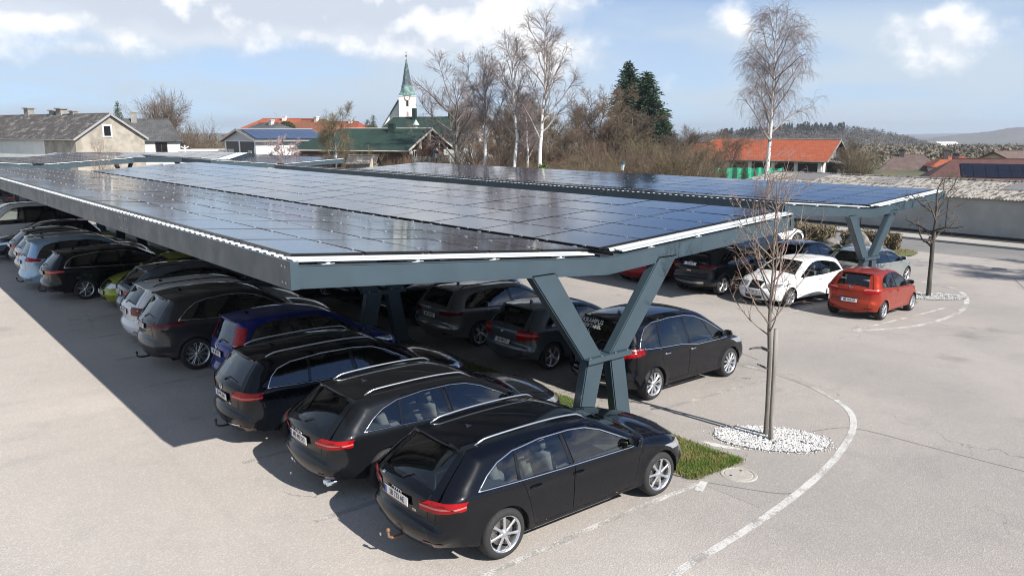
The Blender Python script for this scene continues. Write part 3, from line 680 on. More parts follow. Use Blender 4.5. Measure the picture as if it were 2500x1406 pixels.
# side outlines (x from the rear bumper, z), corners marked; L, W, H and wheel positions in metres
ARCH = {
 'estate': dict(L=4.70, W=1.826, H=1.412, ra=1.03, fa=3.838, wr=.322,
   sil=[(.16, .22, 'c'), (.05, .34), (.0, .50), (.035, .60), (.085, .66, 'tg0'), (.075, .80), (.085, .92), (.17, .99, 'rw0'), (.42, 1.17), (.66, 1.335, 'rw1'), (.63, 1.360, 'c'), (.95, 1.388, 'rf0'), (1.4, 1.408), (1.9, 1.412), (2.35, 1.395), (2.68, 1.348, 'ws1'), (3.08, 1.175), (3.52, .965, 'ws0'), (3.62, .945, 'hd0'), (4.0, .895), (4.35, .80, 'hd1'), (4.54, .70), (4.66, .56), (4.70, .40), (4.64, .20, 'c')],
   dlo=[(.66, .975), (.82, 1.10), (1.0, 1.20), (1.25, 1.275), (1.7, 1.315), (2.2, 1.312), (2.48, 1.285), (2.73, 1.21), (3.0, 1.085), (3.36, .915), (3.2, .908), (2.0, .935)],
   pil=[(1.25, 1.30, .035), (2.12, 2.06, .07)],
   doors=[[(1.50, .30), (2.15, .30), (2.15, .93), (2.085, 1.345), (1.34, 1.325), (1.27, .955), (1.39, .70)], [(2.15, .30), (3.30, .30), (3.36, .60), (3.42, .915), (3.02, 1.115), (2.72, 1.255), (2.48, 1.328), (2.085, 1.345), (2.15, .93)]],
   belt=[(0, .97), (2, .93), (3.4, .905), (4.7, .80)]),
 'wagon': dict(L=4.70, W=1.82, H=1.48, ra=1.02, fa=3.75, wr=.325,
   sil=[(.15, .22, 'c'), (.05, .34), (.0, .50), (.03, .60), (.07, .66, 'tg0'), (.06, .82), (.07, .96), (.13, 1.03, 'rw0'), (.30, 1.22), (.46, 1.385, 'rw1'), (.40, 1.41, 'c'), (.72, 1.445, 'rf0'), (1.3, 1.472), (1.9, 1.48), (2.35, 1.46), (2.66, 1.405, 'ws1'), (3.04, 1.21), (3.45, .985, 'ws0'), (3.55, .965, 'hd0'), (3.95, .91), (4.32, .81, 'hd1'), (4.52, .70), (4.66, .56), (4.70, .40), (4.64, .20, 'c')],
   dlo=[(.52, 1.02), (.60, 1.16), (.72, 1.265), (.95, 1.335), (1.5, 1.382), (2.1, 1.38), (2.45, 1.345), (2.70, 1.255), (2.96, 1.125), (3.30, .94), (3.15, .93), (2.0, .96)],
   pil=[(1.22, 1.26, .04), (2.08, 2.02, .07)],
   doors=[[(1.48, .30), (2.11, .30), (2.11, .95), (2.05, 1.415), (1.30, 1.395), (1.24, .98), (1.36, .72)], [(2.11, .30), (3.24, .30), (3.30, .60), (3.36, .94), (2.98, 1.155), (2.68, 1.305), (2.45, 1.39), (2.05, 1.415), (2.11, .95)]],
   belt=[(0, 1.0), (2, .955), (3.35, .925), (4.7, .81)]),
 'hatch': dict(L=4.25, W=1.78, H=1.46, ra=.80, fa=3.42, wr=.315,
   sil=[(.14, .22, 'c'), (.04, .34), (.0, .50), (.03, .60), (.07, .66, 'tg0'), (.06, .82), (.08, .93), (.15, 1.0, 'rw0'), (.36, 1.20), (.55, 1.365, 'rw1'), (.49, 1.388, 'c'), (.78, 1.425, 'rf0'), (1.15, 1.452), (1.55, 1.46), (1.95, 1.44), (2.28, 1.385, 'ws1'), (2.68, 1.20), (3.08, .975, 'ws0'), (3.18, .955, 'hd0'), (3.55, .90), (3.90, .80, 'hd1'), (4.08, .69), (4.21, .55), (4.25, .40), (4.19, .20, 'c')],
   dlo=[(.60, 1.02), (.72, 1.15), (.86, 1.25), (1.05, 1.315), (1.4, 1.355), (1.8, 1.362), (2.08, 1.325), (2.35, 1.225), (2.6, 1.10), (2.93, .93), (2.8, .925), (1.6, .955)],
   pil=[(.94, 1.02, .05), (1.72, 1.66, .07)],
   doors=[[(1.17, .30), (1.75, .30), (1.75, .95), (1.685, 1.39), (1.04, 1.358), (.92, .985), (1.08, .70)], [(1.75, .30), (2.86, .30), (2.93, .60), (2.99, .93), (2.60, 1.145), (2.30, 1.29), (2.08, 1.362), (1.685, 1.395), (1.75, .95)]],
   belt=[(0, 1.0), (1.6, .95), (3.0, .92), (4.25, .80)]),
 'mpv': dict(L=4.59, W=1.83, H=1.66, ra=.90, fa=3.628, wr=.325,
   sil=[(.15, .22, 'c'), (.05, .34), (.0, .50), (.03, .60), (.07, .68, 'tg0'), (.06, .86), (.08, 1.02), (.14, 1.10, 'rw0'), (.27, 1.34), (.36, 1.56, 'rw1'), (.30, 1.585, 'c'), (.60, 1.625, 'rf0'), (1.1, 1.652), (1.75, 1.66), (2.25, 1.63), (2.62, 1.555, 'ws1'), (3.10, 1.31), (3.62, 1.02, 'ws0'), (3.72, .99, 'hd0'), (4.05, .90), (4.30, .79, 'hd1'), (4.45, .67), (4.56, .54), (4.59, .40), (4.53, .20, 'c')],
   dlo=[(.44, 1.09), (.56, 1.30), (.70, 1.45), (.95, 1.53), (1.5, 1.562), (2.0, 1.552), (2.35, 1.505), (2.70, 1.375), (3.05, 1.19), (3.46, .965), (3.3, .955), (2.3, .96), (1.8, 1.03), (1.0, 1.06)],
   pil=[(1.06, 1.10, .045), (2.04, 1.98, .06), (2.92, 2.66, .05)],
   doors=[[(1.30, .32), (2.05, .32), (2.05, .98), (2.0, 1.592), (1.12, 1.58), (1.04, 1.05), (1.17, .74)], [(2.05, .32), (3.12, .32), (3.2, .60), (3.24, .945), (3.05, 1.23), (2.68, 1.42), (2.35, 1.545), (2.0, 1.592), (2.05, .98)]],
   belt=[(0, 1.06), (1.8, 1.02), (3.4, .96), (4.59, .80)]),
 'suv': dict(L=4.55, W=1.84, H=1.66, ra=.94, fa=3.64, wr=.36,
   sil=[(.15, .28, 'c'), (.05, .42), (.0, .60), (.03, .72), (.08, .80, 'tg0'), (.07, .95), (.09, 1.06), (.17, 1.14, 'rw0'), (.36, 1.36), (.52, 1.535, 'rw1'), (.44, 1.56, 'c'), (.75, 1.615, 'rf0'), (1.2, 1.648), (1.75, 1.66), (2.15, 1.635), (2.50, 1.565, 'ws1'), (2.88, 1.37), (3.28, 1.13, 'ws0'), (3.38, 1.11, 'hd0'), (3.85, 1.05), (4.20, .95, 'hd1'), (4.38, .83), (4.51, .66), (4.55, .48), (4.48, .26, 'c')],
   dlo=[(.62, 1.15), (.80, 1.32), (1.0, 1.445), (1.25, 1.51), (1.7, 1.545), (2.0, 1.535), (2.28, 1.49), (2.55, 1.385), (2.82, 1.24), (3.14, 1.075), (3.0, 1.065), (1.8, 1.09)],
   pil=[(1.12, 1.18, .05), (1.92, 1.86, .07)],
   doors=[[(1.38, .38), (1.95, .38), (1.95, 1.09), (1.89, 1.585), (1.22, 1.565), (1.12, 1.13), (1.26, .85)], [(1.95, .38), (3.08, .38), (3.14, .70), (3.2, 1.07), (2.82, 1.275), (2.52, 1.445), (2.28, 1.532), (1.89, 1.585), (1.95, 1.09)]],
   belt=[(0, 1.12), (1.8, 1.085), (3.2, 1.06), (4.55, .92)]),
 'van': dict(L=5.05, W=1.93, H=1.92, ra=1.0, fa=4.15, wr=.335,
   sil=[(.10, .26, 'c'), (.03, .40), (.0, .56), (.03, .66), (.06, .70, 'tg0'), (.05, .90), (.06, 1.10), (.08, 1.18, 'rw0'), (.13, 1.50), (.18, 1.76, 'rw1'), (.20, 1.84, 'c'), (.55, 1.89, 'rf0'), (1.2, 1.915), (2.2, 1.92), (3.0, 1.90), (3.38, 1.83, 'ws1'), (3.80, 1.52), (4.20, 1.16, 'ws0'), (4.30, 1.12, 'hd0'), (4.60, 1.02), (4.82, .90, 'hd1'), (4.94, .76), (5.03, .58), (5.05, .42), (4.98, .22, 'c')],
   dlo=[(.26, 1.12), (.32, 1.60), (.42, 1.71), (1.2, 1.76), (2.6, 1.77), (3.08, 1.73), (3.45, 1.50), (3.95, 1.09), (3.8, 1.07), (2.0, 1.10)],
   pil=[(1.45, 1.45, .10), (2.72, 2.68, .10)],
   doors=[[(2.72, .30), (3.62, .30), (3.72, .75), (3.98, 1.07), (3.50, 1.55), (3.12, 1.80), (2.70, 1.82)]],
   belt=[(0, 1.1), (2, 1.09), (4, 1.06), (5.05, .9)]),
 'lift': dict(L=4.60, W=1.86, H=1.47, ra=.98, fa=3.715, wr=.345,
   sil=[(.16, .24, 'c'), (.05, .36), (.0, .52), (.04, .66), (.06, .74, 'tg0'), (.06, .90), (.05, 1.02), (.10, 1.07, 'rw0'), (.55, 1.27), (.95, 1.405, 'rw1'), (1.0, 1.415, 'c'), (1.3, 1.448, 'rf0'), (1.6, 1.465), (2.0, 1.47), (2.35, 1.45), (2.62, 1.40, 'ws1'), (3.0, 1.225), (3.38, 1.01, 'ws0'), (3.48, .99, 'hd0'), (3.95, .92), (4.28, .83, 'hd1'), (4.45, .72), (4.57, .58), (4.60, .42), (4.54, .22, 'c')],
   dlo=[(.86, 1.09), (1.05, 1.21), (1.3, 1.315), (1.6, 1.372), (2.0, 1.39), (2.35, 1.365), (2.62, 1.285), (2.9, 1.15), (3.24, .97), (3.1, .96), (2.0, 1.0)],
   pil=[(1.30, 1.40, .05), (2.08, 2.02, .07)],
   doors=[[(1.45, .30), (2.10, .30), (2.10, 1.0), (2.05, 1.415), (1.5, 1.40), (1.30, 1.06), (1.32, .75)], [(2.10, .30), (3.16, .30), (3.24, .62), (3.30, .97), (2.92, 1.18), (2.64, 1.325), (2.38, 1.395), (2.05, 1.415), (2.10, 1.0)]],
   belt=[(0, 1.05), (2, .99), (3.3, .955), (4.6, .84)]),
}
_sw = {(.36, 1.20): (.29, 1.20), (.55, 1.365, 'rw1'): (.41, 1.375, 'rw1'), (.49, 1.388, 'c'): (.35, 1.397, 'c'), (.78, 1.425, 'rf0'): (.64, 1.432, 'rf0'), (1.15, 1.452): (1.05, 1.456)}
ARCH['upright'] = dict(ARCH['hatch'], sil=[_sw.get(p, p) for p in ARCH['hatch']['sil']], dlo=[(.50, 1.03), (.60, 1.16), (.74, 1.265)] + ARCH['hatch']['dlo'][3:])
WHEELS = {}
def wheel_mesh(wr, style, dark):
    k = (wr, style, dark)
    if k in WHEELS: return WHEELS[k]
    rr = wr * (.70 if style[0] >= 5 else .68); w = .11                       # outer face towards -y
    t = MB(); t.lathe([(rr, w), (rr + .02, w + .004), (wr - .035, w), (wr - .008, w - .03), (wr, w - .06), (wr, -w + .06), (wr - .008, -w + .03), (wr - .03, -w), (rr + .03, -w - .006), (rr + .004, -w + .002), (rr, -w + .02)], 36, 0, 'y')
    tyre = t.me('tyre', M_rubber, True)
    m = M_alloyd if dark else M_alloy
    r = MB(); r.lathe([(rr, w), (rr - .012, w - .02), (rr - .02, 0), (rr - .02, -w + .035), (rr - .008, -w + .006), (rr + .006, -w - .002)], 36, 0, 'y')
    n, sw, dbl = style; yo = -w + .022
    for i in range(n):
        a = 2 * math.pi * i / n
        for s in ((-1, 1) if dbl else (0,)):
            a1 = a + s * dbl; a0 = a + s * dbl * .45
            p0 = Vector((math.cos(a0) * .035, 0, math.sin(a0) * .035)); p1 = Vector((math.cos(a1) * (rr - .012), 0, math.sin(a1) * (rr - .012))); tn = Vector((-math.sin(a1), 0, math.cos(a1)))
            V = []
            for p, ww, y0 in ((p0, sw * .8, yo - .012), (p0.lerp(p1, .55), sw * .62, yo - .006), (p1, sw * .9, yo - .004)):
                V += [p - tn * ww + Vector((0, y0 + .012, 0)), p - tn * ww * .6 + Vector((0, y0, 0)), p + tn * ww * .6 + Vector((0, y0, 0)), p + tn * ww + Vector((0, y0 + .012, 0)), p + Vector((0, y0 + .045, 0))]
            F = []
            for q in range(2):
                for j in range(5): F.append((q * 5 + j, q * 5 + (j + 1) % 5, q * 5 + 5 + (j + 1) % 5, q * 5 + 5 + j))
            r.add(V, F, 0)
    r.lathe([(0, yo - .022), (.026, yo - .022), (.034, yo - .012), (.062, yo - .004), (.066, yo + .02)], 16, 0, 'y')
    for i in range(5):
        a = 2 * math.pi * (i + .5) / 5; r.lathe([(0, yo - .006), (.008, yo - .006), (.009, yo + .01)], 6, 1, 'y', (math.cos(a) * .048, 0, math.sin(a) * .048))
    r.lathe([(0, .0), (rr - .03, .0)], 20, 1, 'y'); r.lathe([(.05, -.035), (rr * .72, -.035)], 24, 2, 'y')
    rim = r.me('rim', [m, M_hole, M_disc], True)
    sm = np.ones(len(rim.polygons), bool); rim.polygons.foreach_set('use_smooth', sm)
    WHEELS[k] = (tyre, rim); return WHEELS[k]

class Car:
    def __init__(s, arch, name, loc, rz, label, mat, L=None, H=None, W=None, wr=None, g=.08, chrome=False, rails=None, tint_rear=True, clear=None, plate=None, plate_z=None, emblem=None,
                 style=(5, .028, .16), dark_rim=False, plastic=0., tail=None, head=None, hitch=None, exhaust=0, seats=False, mirror=None, clad=False, wiper=True, badge=None, front_plate=None, handles='body', roofmat=None, fin=True, tail_mat=None, grille=True, group='cars parked in the lot', cat='car', bumper_chrome=False, spoil=None):
        A = ARCH[arch]; s.A = A; sx = (L or A['L']) / A['L']; sz = (H or A['H']) / A['H']; s.W = W or A['W']; s.L = A['L'] * sx; s.H = A['H'] * sz
        s.wr = wr or A['wr']; s.ra, s.fa = A['ra'] * sx, A['fa'] * sx; s.wb = s.fa - s.ra; s.g = g
        T = lambda p: (p[0] * sx, p[1] * sz); s.mat = mat
        s.root = empty(name, loc, rz, label, cat, group); s.x0 = (s.ra + s.fa) / 2
        # silhouette
        ctl = A['sil']; pts = []; s.tags = {}; run = []
        def flush(last):
            c = catmull([q for q in run], 7); pts.extend(c)
        idx = 0; segs = []; cur = []
        for p in ctl:
            cur.append(p)
            if len(p) > 2 and p[2] == 'c' and len(cur) > 1: segs.append(cur); cur = [p]
        n = 0
        for sg in segs:
            P = [Vector(T(p)) for p in sg]; c = catmull(P, 7)
            for i, p in enumerate(sg):
                if len(p) > 2 and p[2] != 'c': s.tags[p[2]] = n + i * 7
            s.tags.setdefault('corner', n + (len(sg) - 1) * 7)
            pts += c; n += len(c)
        pts.append(Vector(T(segs[-1][-1]))); s.S = np.array([(p.x, p.y) for p in pts]); n = len(s.S)
        tg = s.tags; i_rw1, i_rf0, i_ws1, i_ws0, i_hd1 = tg['rw1'], tg['rf0'], tg['ws1'], tg['ws0'], tg['hd1']
        key = [0, tg['tg0'], tg['rw0'], i_rw1, i_rf0, i_ws1, (i_ws1 + i_ws0) // 2, i_ws0, i_hd1 - 5, i_hd1 + 6, n - 1]
        rr = [.24, .22, .15, .12, .12, .11, .09, .08, .14, .32, .36]; rc = [.40, .36, .20, .14, .12, .11, .10, .10, .16, .46, .54]
        if arch == 'van': rr = [.07, .07, .06, .07, .10, .09, .08, .07, .13, .28, .30]; rc = [.12, .12, .09, .09, .12, .10, .09, .09, .15, .42, .45]
        s.rr = np.interp(np.arange(n), key, rr); s.rc = np.interp(np.arange(n), key, rc)
        s.belt = np.array([T(p) for p in A['belt']]); s.plastic = plastic
        d = np.gradient(s.S, axis=0); d /= np.linalg.norm(d, axis=1)[:, None] + 1e-9; s.N = np.stack([-d[:, 1], d[:, 0]], 1)   # outward normal
        for it in range(2): s.N[1:-1] = (s.N[:-2] + 2 * s.N[1:-1] + s.N[2:]) / 4; s.N /= np.linalg.norm(s.N, axis=1)[:, None]
        s.KAP = .965
        s.ye = s.Yb(s.S) - s.rr
        q = math.sqrt(1 - s.KAP ** 2); slope = s.rr / s.rc * s.KAP ** 2 / q / (1 - q); s.crown = s.ye / (2 * slope)
        f = np.interp(np.arange(n), [0, tg['rw0'], i_rw1, i_rf0, i_ws1, i_ws0, n - 1], [1, 1, .6, .5, .5, .8, 1]); s.crown = s.crown * f
        s.S = s.S - s.N * (s.crown * np.interp(np.arange(n), [0, tg['rw0'], i_rw1, i_rf0, i_ws1, i_ws0, n - 1], [1, .8, .5, .6, .5, .4, 1]))[:, None]
        # window and door outlines
        dlo = [T(p) for p in A['dlo']]; s.dlo = dlo; wins = []; rest = dlo; s.pil = []
        for (xb, xt, w) in A['pil']:
            zb, zt = .95 * sz, 1.35 * sz; xb *= sx; xt *= sx; k = (xt - xb) / (zt - zb)     # x = xb + k (z - zb)
            wins.append(clip_half(rest, 1, -k, xb - k * zb - w / 2)); rest = clip_half(rest, -1, k, -(xb - k * zb + w / 2))
        wins.append(rest); s.wins = [inset(resample(w_, .5), .006) for w_ in wins if len(w_) > 2]
        s.doors = [[T(p) for p in dd] for dd in A['doors']]
        # body sides
        s.build_body(roofmat)
        # panes
        nb = len(s.wins)
        for i, wp in enumerate(s.wins):
            glass = (G_tint if (tint_rear and i < nb - 1 - (1 if arch == 'mpv' else 0)) else G_clear) if clear is None else clear
            for sd in (-1, 1): s.patch('window', wp, -.004, .14, glass, sd)
        s.strip_part('windshield', i_ws1 + 1, i_ws0 - 1, .90, -.003, G_clear)
        if not (arch == 'van' and tint_rear == 'solid'): s.strip_part('rear_window', tg['rw0'] + 1, i_rw1 - 1, .86, -.003, G_tint if tint_rear else G_clear)
        # trim around the side windows
        mt = M_chrome if chrome else M_gloss
        for sd in (-1, 1):
            lp = [tuple(q) for q in resample(inset(dlo, -.008), .07)]; y = s.Y(lp)
            b = MB(); b.tube([s.P(p[0], sd * (yy + .001), p[1]) for p, yy in zip(lp, y)], .0105 if chrome else .008, 5, 0, True); b.build('window_trim', mt, s.root, True)
        s.lamps(tail, head, tail_mat)
        s.wheels(style, dark_rim)
        s.under()
        if rails: s.rails(rails)
        s.mirrors(mirror or mat)
        s.handles(mat if handles == 'body' else M_chrome)
        if plate is not None: s.plate(plate, plate_z or (.80 * s.H / 1.45), True)
        if front_plate is not None: s.plate(front_plate, .45, False)
        if emblem: s.emblem(emblem)
        if badge:
            for (txt, v, z, size) in badge: s.badge(txt, v, z, size)
        if wiper: s.wiper()
        if hitch: s.hitch(hitch)
        if exhaust: s.exhaust(exhaust)
        if seats: s.seats(M_seatl if seats == 'beige' else M_seat)
        if fin:
            i = i_rf0 + 3; c = s.SP(i, 0); b = MB(); b.add([c + Vector((.07, 0, -.01)), c + Vector((-.06, .018, -.005)), c + Vector((-.06, -.018, -.005)), c + Vector((-.07, 0, .05)), c + Vector((-.03, 0, .045))], [(0, 1, 3, 4), (0, 4, 3, 2), (1, 2, 3), (0, 2, 1)]); b.build('roof_antenna', M_gloss, s.root)
        if arch != 'van' and not clad: s.band('bumper_insert', .27, .34, M_plast, .86)
        for sd in (-1, 1): s.wrap('reflector', True, .36, .385, .36, .385, .80, .08, [M_redd], None, .009, sd, 3)
        if grille: s.front()
        if bumper_chrome: s.band('bumper_trim', .40, .42, M_chrome, .95)
        if clad: s.band('skid_trim', .44, .50, M_silver, .97)
    # --- geometry functions
    def P(s, x, y, z): return Vector((x - s.x0, y, z))
    def Yb(s, Q):
        Q = np.asarray(Q, float); x, z = Q[:, 0], Q[:, 1]; zb = np.interp(x, s.belt[:, 0], s.belt[:, 1]); W2 = s.W / 2
        t = np.clip((x - .70 * s.L) / (.30 * s.L), 0, 1); r = np.clip((.32 * s.L - x) / (.32 * s.L), 0, 1)
        y = W2 - .055 * t ** 2 - .06 * r ** 2
        low = np.clip((zb - .12 - z) / (zb - .32), 0, 1.2); y = y - .035 * low ** 2
        sm = np.clip((z - zb + .05) / .08, 0, 1); sm = sm * sm * (3 - 2 * sm); y = y - .032 * sm
        up = np.clip((z - zb) / (s.H - zb), 0, 1.1); y = y - (.225 + .04 * r) * up ** 1.12
        cz = zb - .13; y = y - .010 * np.clip((cz - z) / .03, 0, 1) * np.clip((x - .05 * s.L) / .3, 0, 1)     # crease under the shoulder
        for cx in (s.ra, s.fa):
            dd = np.hypot(x - cx, z - s.wr * .98) - (s.wr + .05); y = y + .014 * np.exp(-(dd / .06) ** 2)
        return y
    def Y(s, Q):
        Q = np.asarray(Q, float); y = s.Yb(Q); d, k = dist_poly(Q, s.S); rr = np.interp(k, np.arange(len(s.S)), s.rr); rc = np.interp(k, np.arange(len(s.S)), s.rc)
        u = np.clip(1 - d / rc, 0, 1); q = math.sqrt(1 - s.KAP ** 2)
        return y - rr * (1 - np.sqrt(1 - (s.KAP * u) ** 2)) / (1 - q)
    def SP(s, i, v, off=0.):
        """point on the centre strip: silhouette index i (float), lateral v in -1..1"""
        i0 = int(min(max(i, 0), len(s.S) - 2)); t = i - i0; L = lambda a: a[i0] * (1 - t) + a[i0 + 1] * t
        p, n = L(s.S), L(s.N); c = L(s.crown) * (1 - v * v) + off; y = L(s.ye) * v
        return s.P(p[0] + n[0] * c, y, p[1] + n[1] * c)
    def idx_z(s, z, rear=True):
        """silhouette index at height z on the rear (or front) end"""
        Z = s.S[:, 1]
        if rear:
            for i in range(2, s.tags['rw1']):
                if Z[i] <= z <= Z[i + 1] and i < s.tags['rw1']: return i + (z - Z[i]) / max(1e-6, Z[i + 1] - Z[i])
        else:
            for i in range(len(Z) - 2, s.tags['ws0'], -1):
                if Z[i + 1] <= z <= Z[i]: return i + (Z[i] - z) / max(1e-6, Z[i] - Z[i + 1])
        return 3
    def build_body(s, roofmat):
        S = s.S; n = len(S); out = [tuple(p) for p in S]; zb = S[0][1]; rA = s.wr + .045; cz = s.wr * .98
        bot = []
        def arc(cx):
            a0 = math.asin(max(-1, (zb - cz) / rA)); return [(cx + rA * math.cos(a), cz + rA * math.sin(a)) for a in np.linspace(a0, math.pi - a0, 22)]
        zf = S[-1][1]; zs = (zb + zf) / 2
        bot += [(s.fa + rA + .06, zf)] if s.fa + rA + .06 < S[-1][0] - .03 else []
        bot += arc(s.fa); bot += resample([(s.fa - rA - .03, zs), (s.ra + rA + .03, zs)], .09, False); bot += arc(s.ra)
        if s.ra - rA - .05 > S[0][0] + .03: bot += [(s.ra - rA - .04, zb)]
        outer = out + bot; verts = []; edges = []
        def loop(pl, closed=True):
            k = len(verts); verts.extend(pl); m = len(pl)
            edges.extend([(k + i, k + (i + 1) % m) for i in range(m if closed else m - 1)])
        loop(outer); gapd = []
        for w_ in s.wins: loop(resample(w_, .09))
        loop(resample(inset(s.dlo, -.012), .09))
        dd2 = []
        for d_ in s.doors:
            d_ = [p for p in d_]; i2 = inset(d_, .0055); dd2.append((d_, i2)); loop(resample(d_, .09)); loop(resample(i2, .09))
        if s.plastic:
            loop([(S[0][0] - .2, s.plastic), (s.L + .1, s.plastic)], False)
            for cx in (s.ra, s.fa): loop([(cx + (rA + .055) * math.cos(a), cz + (rA + .055) * math.sin(a)) for a in np.linspace(0, math.pi, 20)], False)
        P = []
        for f in (.03, .09, .18, .32, .52, .76, 1.0): P.append(S[1:-1] - s.N[1:-1] * (s.rc[1:-1] * f)[:, None])
        fr = [f for f in (.03, .09, .18, .32, .52, .76, 1.0) for _ in range(n - 2)]; P = np.concatenate(P); rc = np.tile(s.rc[1:-1], 7)
        dd, _ = dist_poly(P, S); keep = dd > .92 * rc * np.array(fr); P = P[keep]
        gx, gy = np.meshgrid(np.arange(.1, s.L, s.g), np.arange(zb, s.H, s.g * .8)); Gd = np.stack([gx.ravel(), gy.ravel()], 1); Gd[:, 0] += .3 * s.g * (np.arange(len(Gd)) % 2)
        dg, kg = dist_poly(Gd, S); Gd = Gd[dg > np.interp(kg, np.arange(n), s.rc) * .9]
        P = np.concatenate([P, Gd]); P = P[in_poly(P, outer)]
        allc = np.array([v for v in verts]); 
        D, _ = dist_poly(P, allc[:len(outer)], True); P = P[D > .006]
        vv = [Vector(v) for v in verts] + [Vector(p) for p in P]
        r = delaunay_2d_cdt(vv, edges, [], 0, 1e-5); V2d = np.array([(v.x, v.y) for v in r[0]]); F = np.array([f for f in r[2] if len(f) == 3])
        C = V2d[F].mean(1); ins = in_poly(C, outer)
        for w_ in s.wins: ins &= ~in_poly(C, w_)
        a2 = np.cross(V2d[F[:, 1]] - V2d[F[:, 0]], V2d[F[:, 2]] - V2d[F[:, 0]]); ins &= np.abs(a2) > 1e-8
        F = np.where((a2 < 0)[:, None], F[:, ::-1], F)
        door = np.full(len(F), -1); 
        for k, (d_, i2) in enumerate(dd2):
            a = in_poly(C, d_); b = in_poly(C, i2); door[a & b] = k; ins &= ~(a & ~b)
        dl = inset(s.dlo, -.012); m = np.where(in_poly(C, dl), 1, 0)
        if s.plastic:
            m[C[:, 1] < s.plastic] = 2
            for cx in (s.ra, s.fa): m[np.hypot(C[:, 0] - cx, C[:, 1] - cz) < rA + .055] = 2
        Y = s.Y(V2d); mats = [s.mat, M_gloss, M_plast, roofmat or s.mat]
        # centre strip
        vs = [-1, -.985, -.95, -.9, -.82, -.7, -.55, -.38, -.2, 0, .2, .38, .55, .7, .82, .9, .95, .985, 1]
        tg = s.tags; holes = [(tg['ws1'] + 1, tg['ws0'] - 1, .90), (tg['rw0'] + 1, tg['rw1'] - 1, .86)]
        SV = [[s.SP(i, v) for v in vs] for i in range(n)]
        flatV = [p for row in SV for p in row]; nv = len(vs); parts = {'body': [], 'hood': [], 'tailgate': []}; smi = {'body': [], 'hood': [], 'tailgate': []}
        for i in range(n - 1):
            for j in range(nv - 1):
                vm = abs(vs[j] + vs[j + 1]) / 2; hole = False
                for a, b, vl in holes:
                    if a <= i < b and vm < vl: hole = True
                if hole: continue
                k = 'body'
                if tg['hd0'] <= i < tg['hd1'] - 1 and vm < .9: k = 'hood'
                if tg['tg0'] <= i < tg['rf0'] - 8 and vm < (.95 if i >= tg['rw0'] else .82): k = 'tailgate'
                zc = (S[i][1] + S[i + 1][1]) / 2; mm = 2 if (s.plastic and zc < s.plastic and (i < 30 or i > n - 30)) else (3 if tg['rf0'] - 8 <= i < tg['ws1'] else 0)
                parts[k].append((i * nv + j, (i + 1) * nv + j, (i + 1) * nv + j + 1, i * nv + j + 1)); smi[k].append(mm)
        # assemble body: two sides and the strip welded together
        bV = []; bF = []; bM = []
        for sd in (-1, 1):
            k = len(bV); bV += [s.P(p[0], sd * y, p[1]) for p, y in zip(V2d, Y)]; sel = ins & (door < 0)
            f = F[sel] + k; f = f if sd < 0 else f[:, ::-1]; bF += f.tolist(); bM += m[sel].tolist()
        k = len(bV); bV += flatV; bF += [tuple(q + k for q in f)[::-1] for f in parts['body']]; bM += smi['body']
        me = mesh('body', bV, bF, mats, True, bM); bm = bmesh.new(); bm.from_mesh(me); bmesh.ops.remove_doubles(bm, verts=bm.verts, dist=.0015)
        bmesh.ops.delete(bm, geom=[v for v in bm.verts if not v.link_faces], context='VERTS'); bm.to_mesh(me); bm.free(); ob('body', me, s.root)
        s.door_objs = {}
        for kd in range(len(dd2)):
            sel = ins & (door == kd)
            for sd in (-1, 1):
                f = F[sel] if sd < 0 else F[sel][:, ::-1]; u, inv = np.unique(f, return_inverse=True)
                o = ob('door', mesh('door', [s.P(V2d[q][0], sd * Y[q], V2d[q][1]) for q in u], inv.reshape(-1, 3), mats, True, m[sel]), s.root); s.door_objs[(kd, sd)] = o
        for nm in ('hood', 'tailgate'):
            f = np.array(parts[nm])[:, ::-1]; u, inv = np.unique(f, return_inverse=True)
            o = ob(nm, mesh(nm, [flatV[q] for q in u], inv.reshape(-1, 4), mats, True, smi[nm]), s.root)
            if nm == 'tailgate': s.tailgate = o
            # shut line
            b = MB()
            a, e, vl = (tg['hd0'], tg['hd1'] - 1, .9) if nm == 'hood' else (tg['tg0'], tg['rf0'] - 8, .82)
            lines = [[s.SP(i, sg * vl, .0008) for i in range(a, e + 1)] for sg in (-1, 1)] if nm == 'hood' else [[s.SP(i, sg * vl, .0008) for i in range(a, tg['rw0'] + 1)] for sg in (-1, 1)]
            lines.append([s.SP(a if nm == 'tailgate' else e, v, .0008) for v in np.linspace(-vl, vl, 15)])
            if nm == 'tailgate': lines.append([s.SP(e, v, .0008) for v in np.linspace(-.95, .95, 15)])
            for l in lines: b.tube(l, .0035, 4)
            b.build('shut_line', M_dark, o)
    def patch(s, name, poly, off, step, mat, sd, parent=None):
        pl = resample(poly, step); x0, x1 = min(p[0] for p in pl), max(p[0] for p in pl); z0, z1 = min(p[1] for p in pl), max(p[1] for p in pl)
        gx, gy = np.meshgrid(np.arange(x0 + step / 2, x1, step), np.arange(z0 + step / 2, z1, step)); G_ = np.stack([gx.ravel(), gy.ravel()], 1)
        if len(G_): G_ = G_[in_poly(G_, poly)]; D, _ = dist_poly(G_, pl, True) if len(G_) else (np.zeros(0), 0); G_ = G_[D > step * .3]
        vv = [Vector(p) for p in pl] + [Vector(p) for p in G_]; k = len(pl)
        r = delaunay_2d_cdt(vv, [(i, (i + 1) % k) for i in range(k)], [], 0, 1e-5); Vd = np.array([(v.x, v.y) for v in r[0]]); F = np.array([f for f in r[2] if len(f) == 3]); F = F[in_poly(Vd[F].mean(1), pl)]
        a2 = np.cross(Vd[F[:, 1]] - Vd[F[:, 0]], Vd[F[:, 2]] - Vd[F[:, 0]]); F = np.where((a2 < 0)[:, None], F[:, ::-1], F); Yv = s.Y(Vd) + off
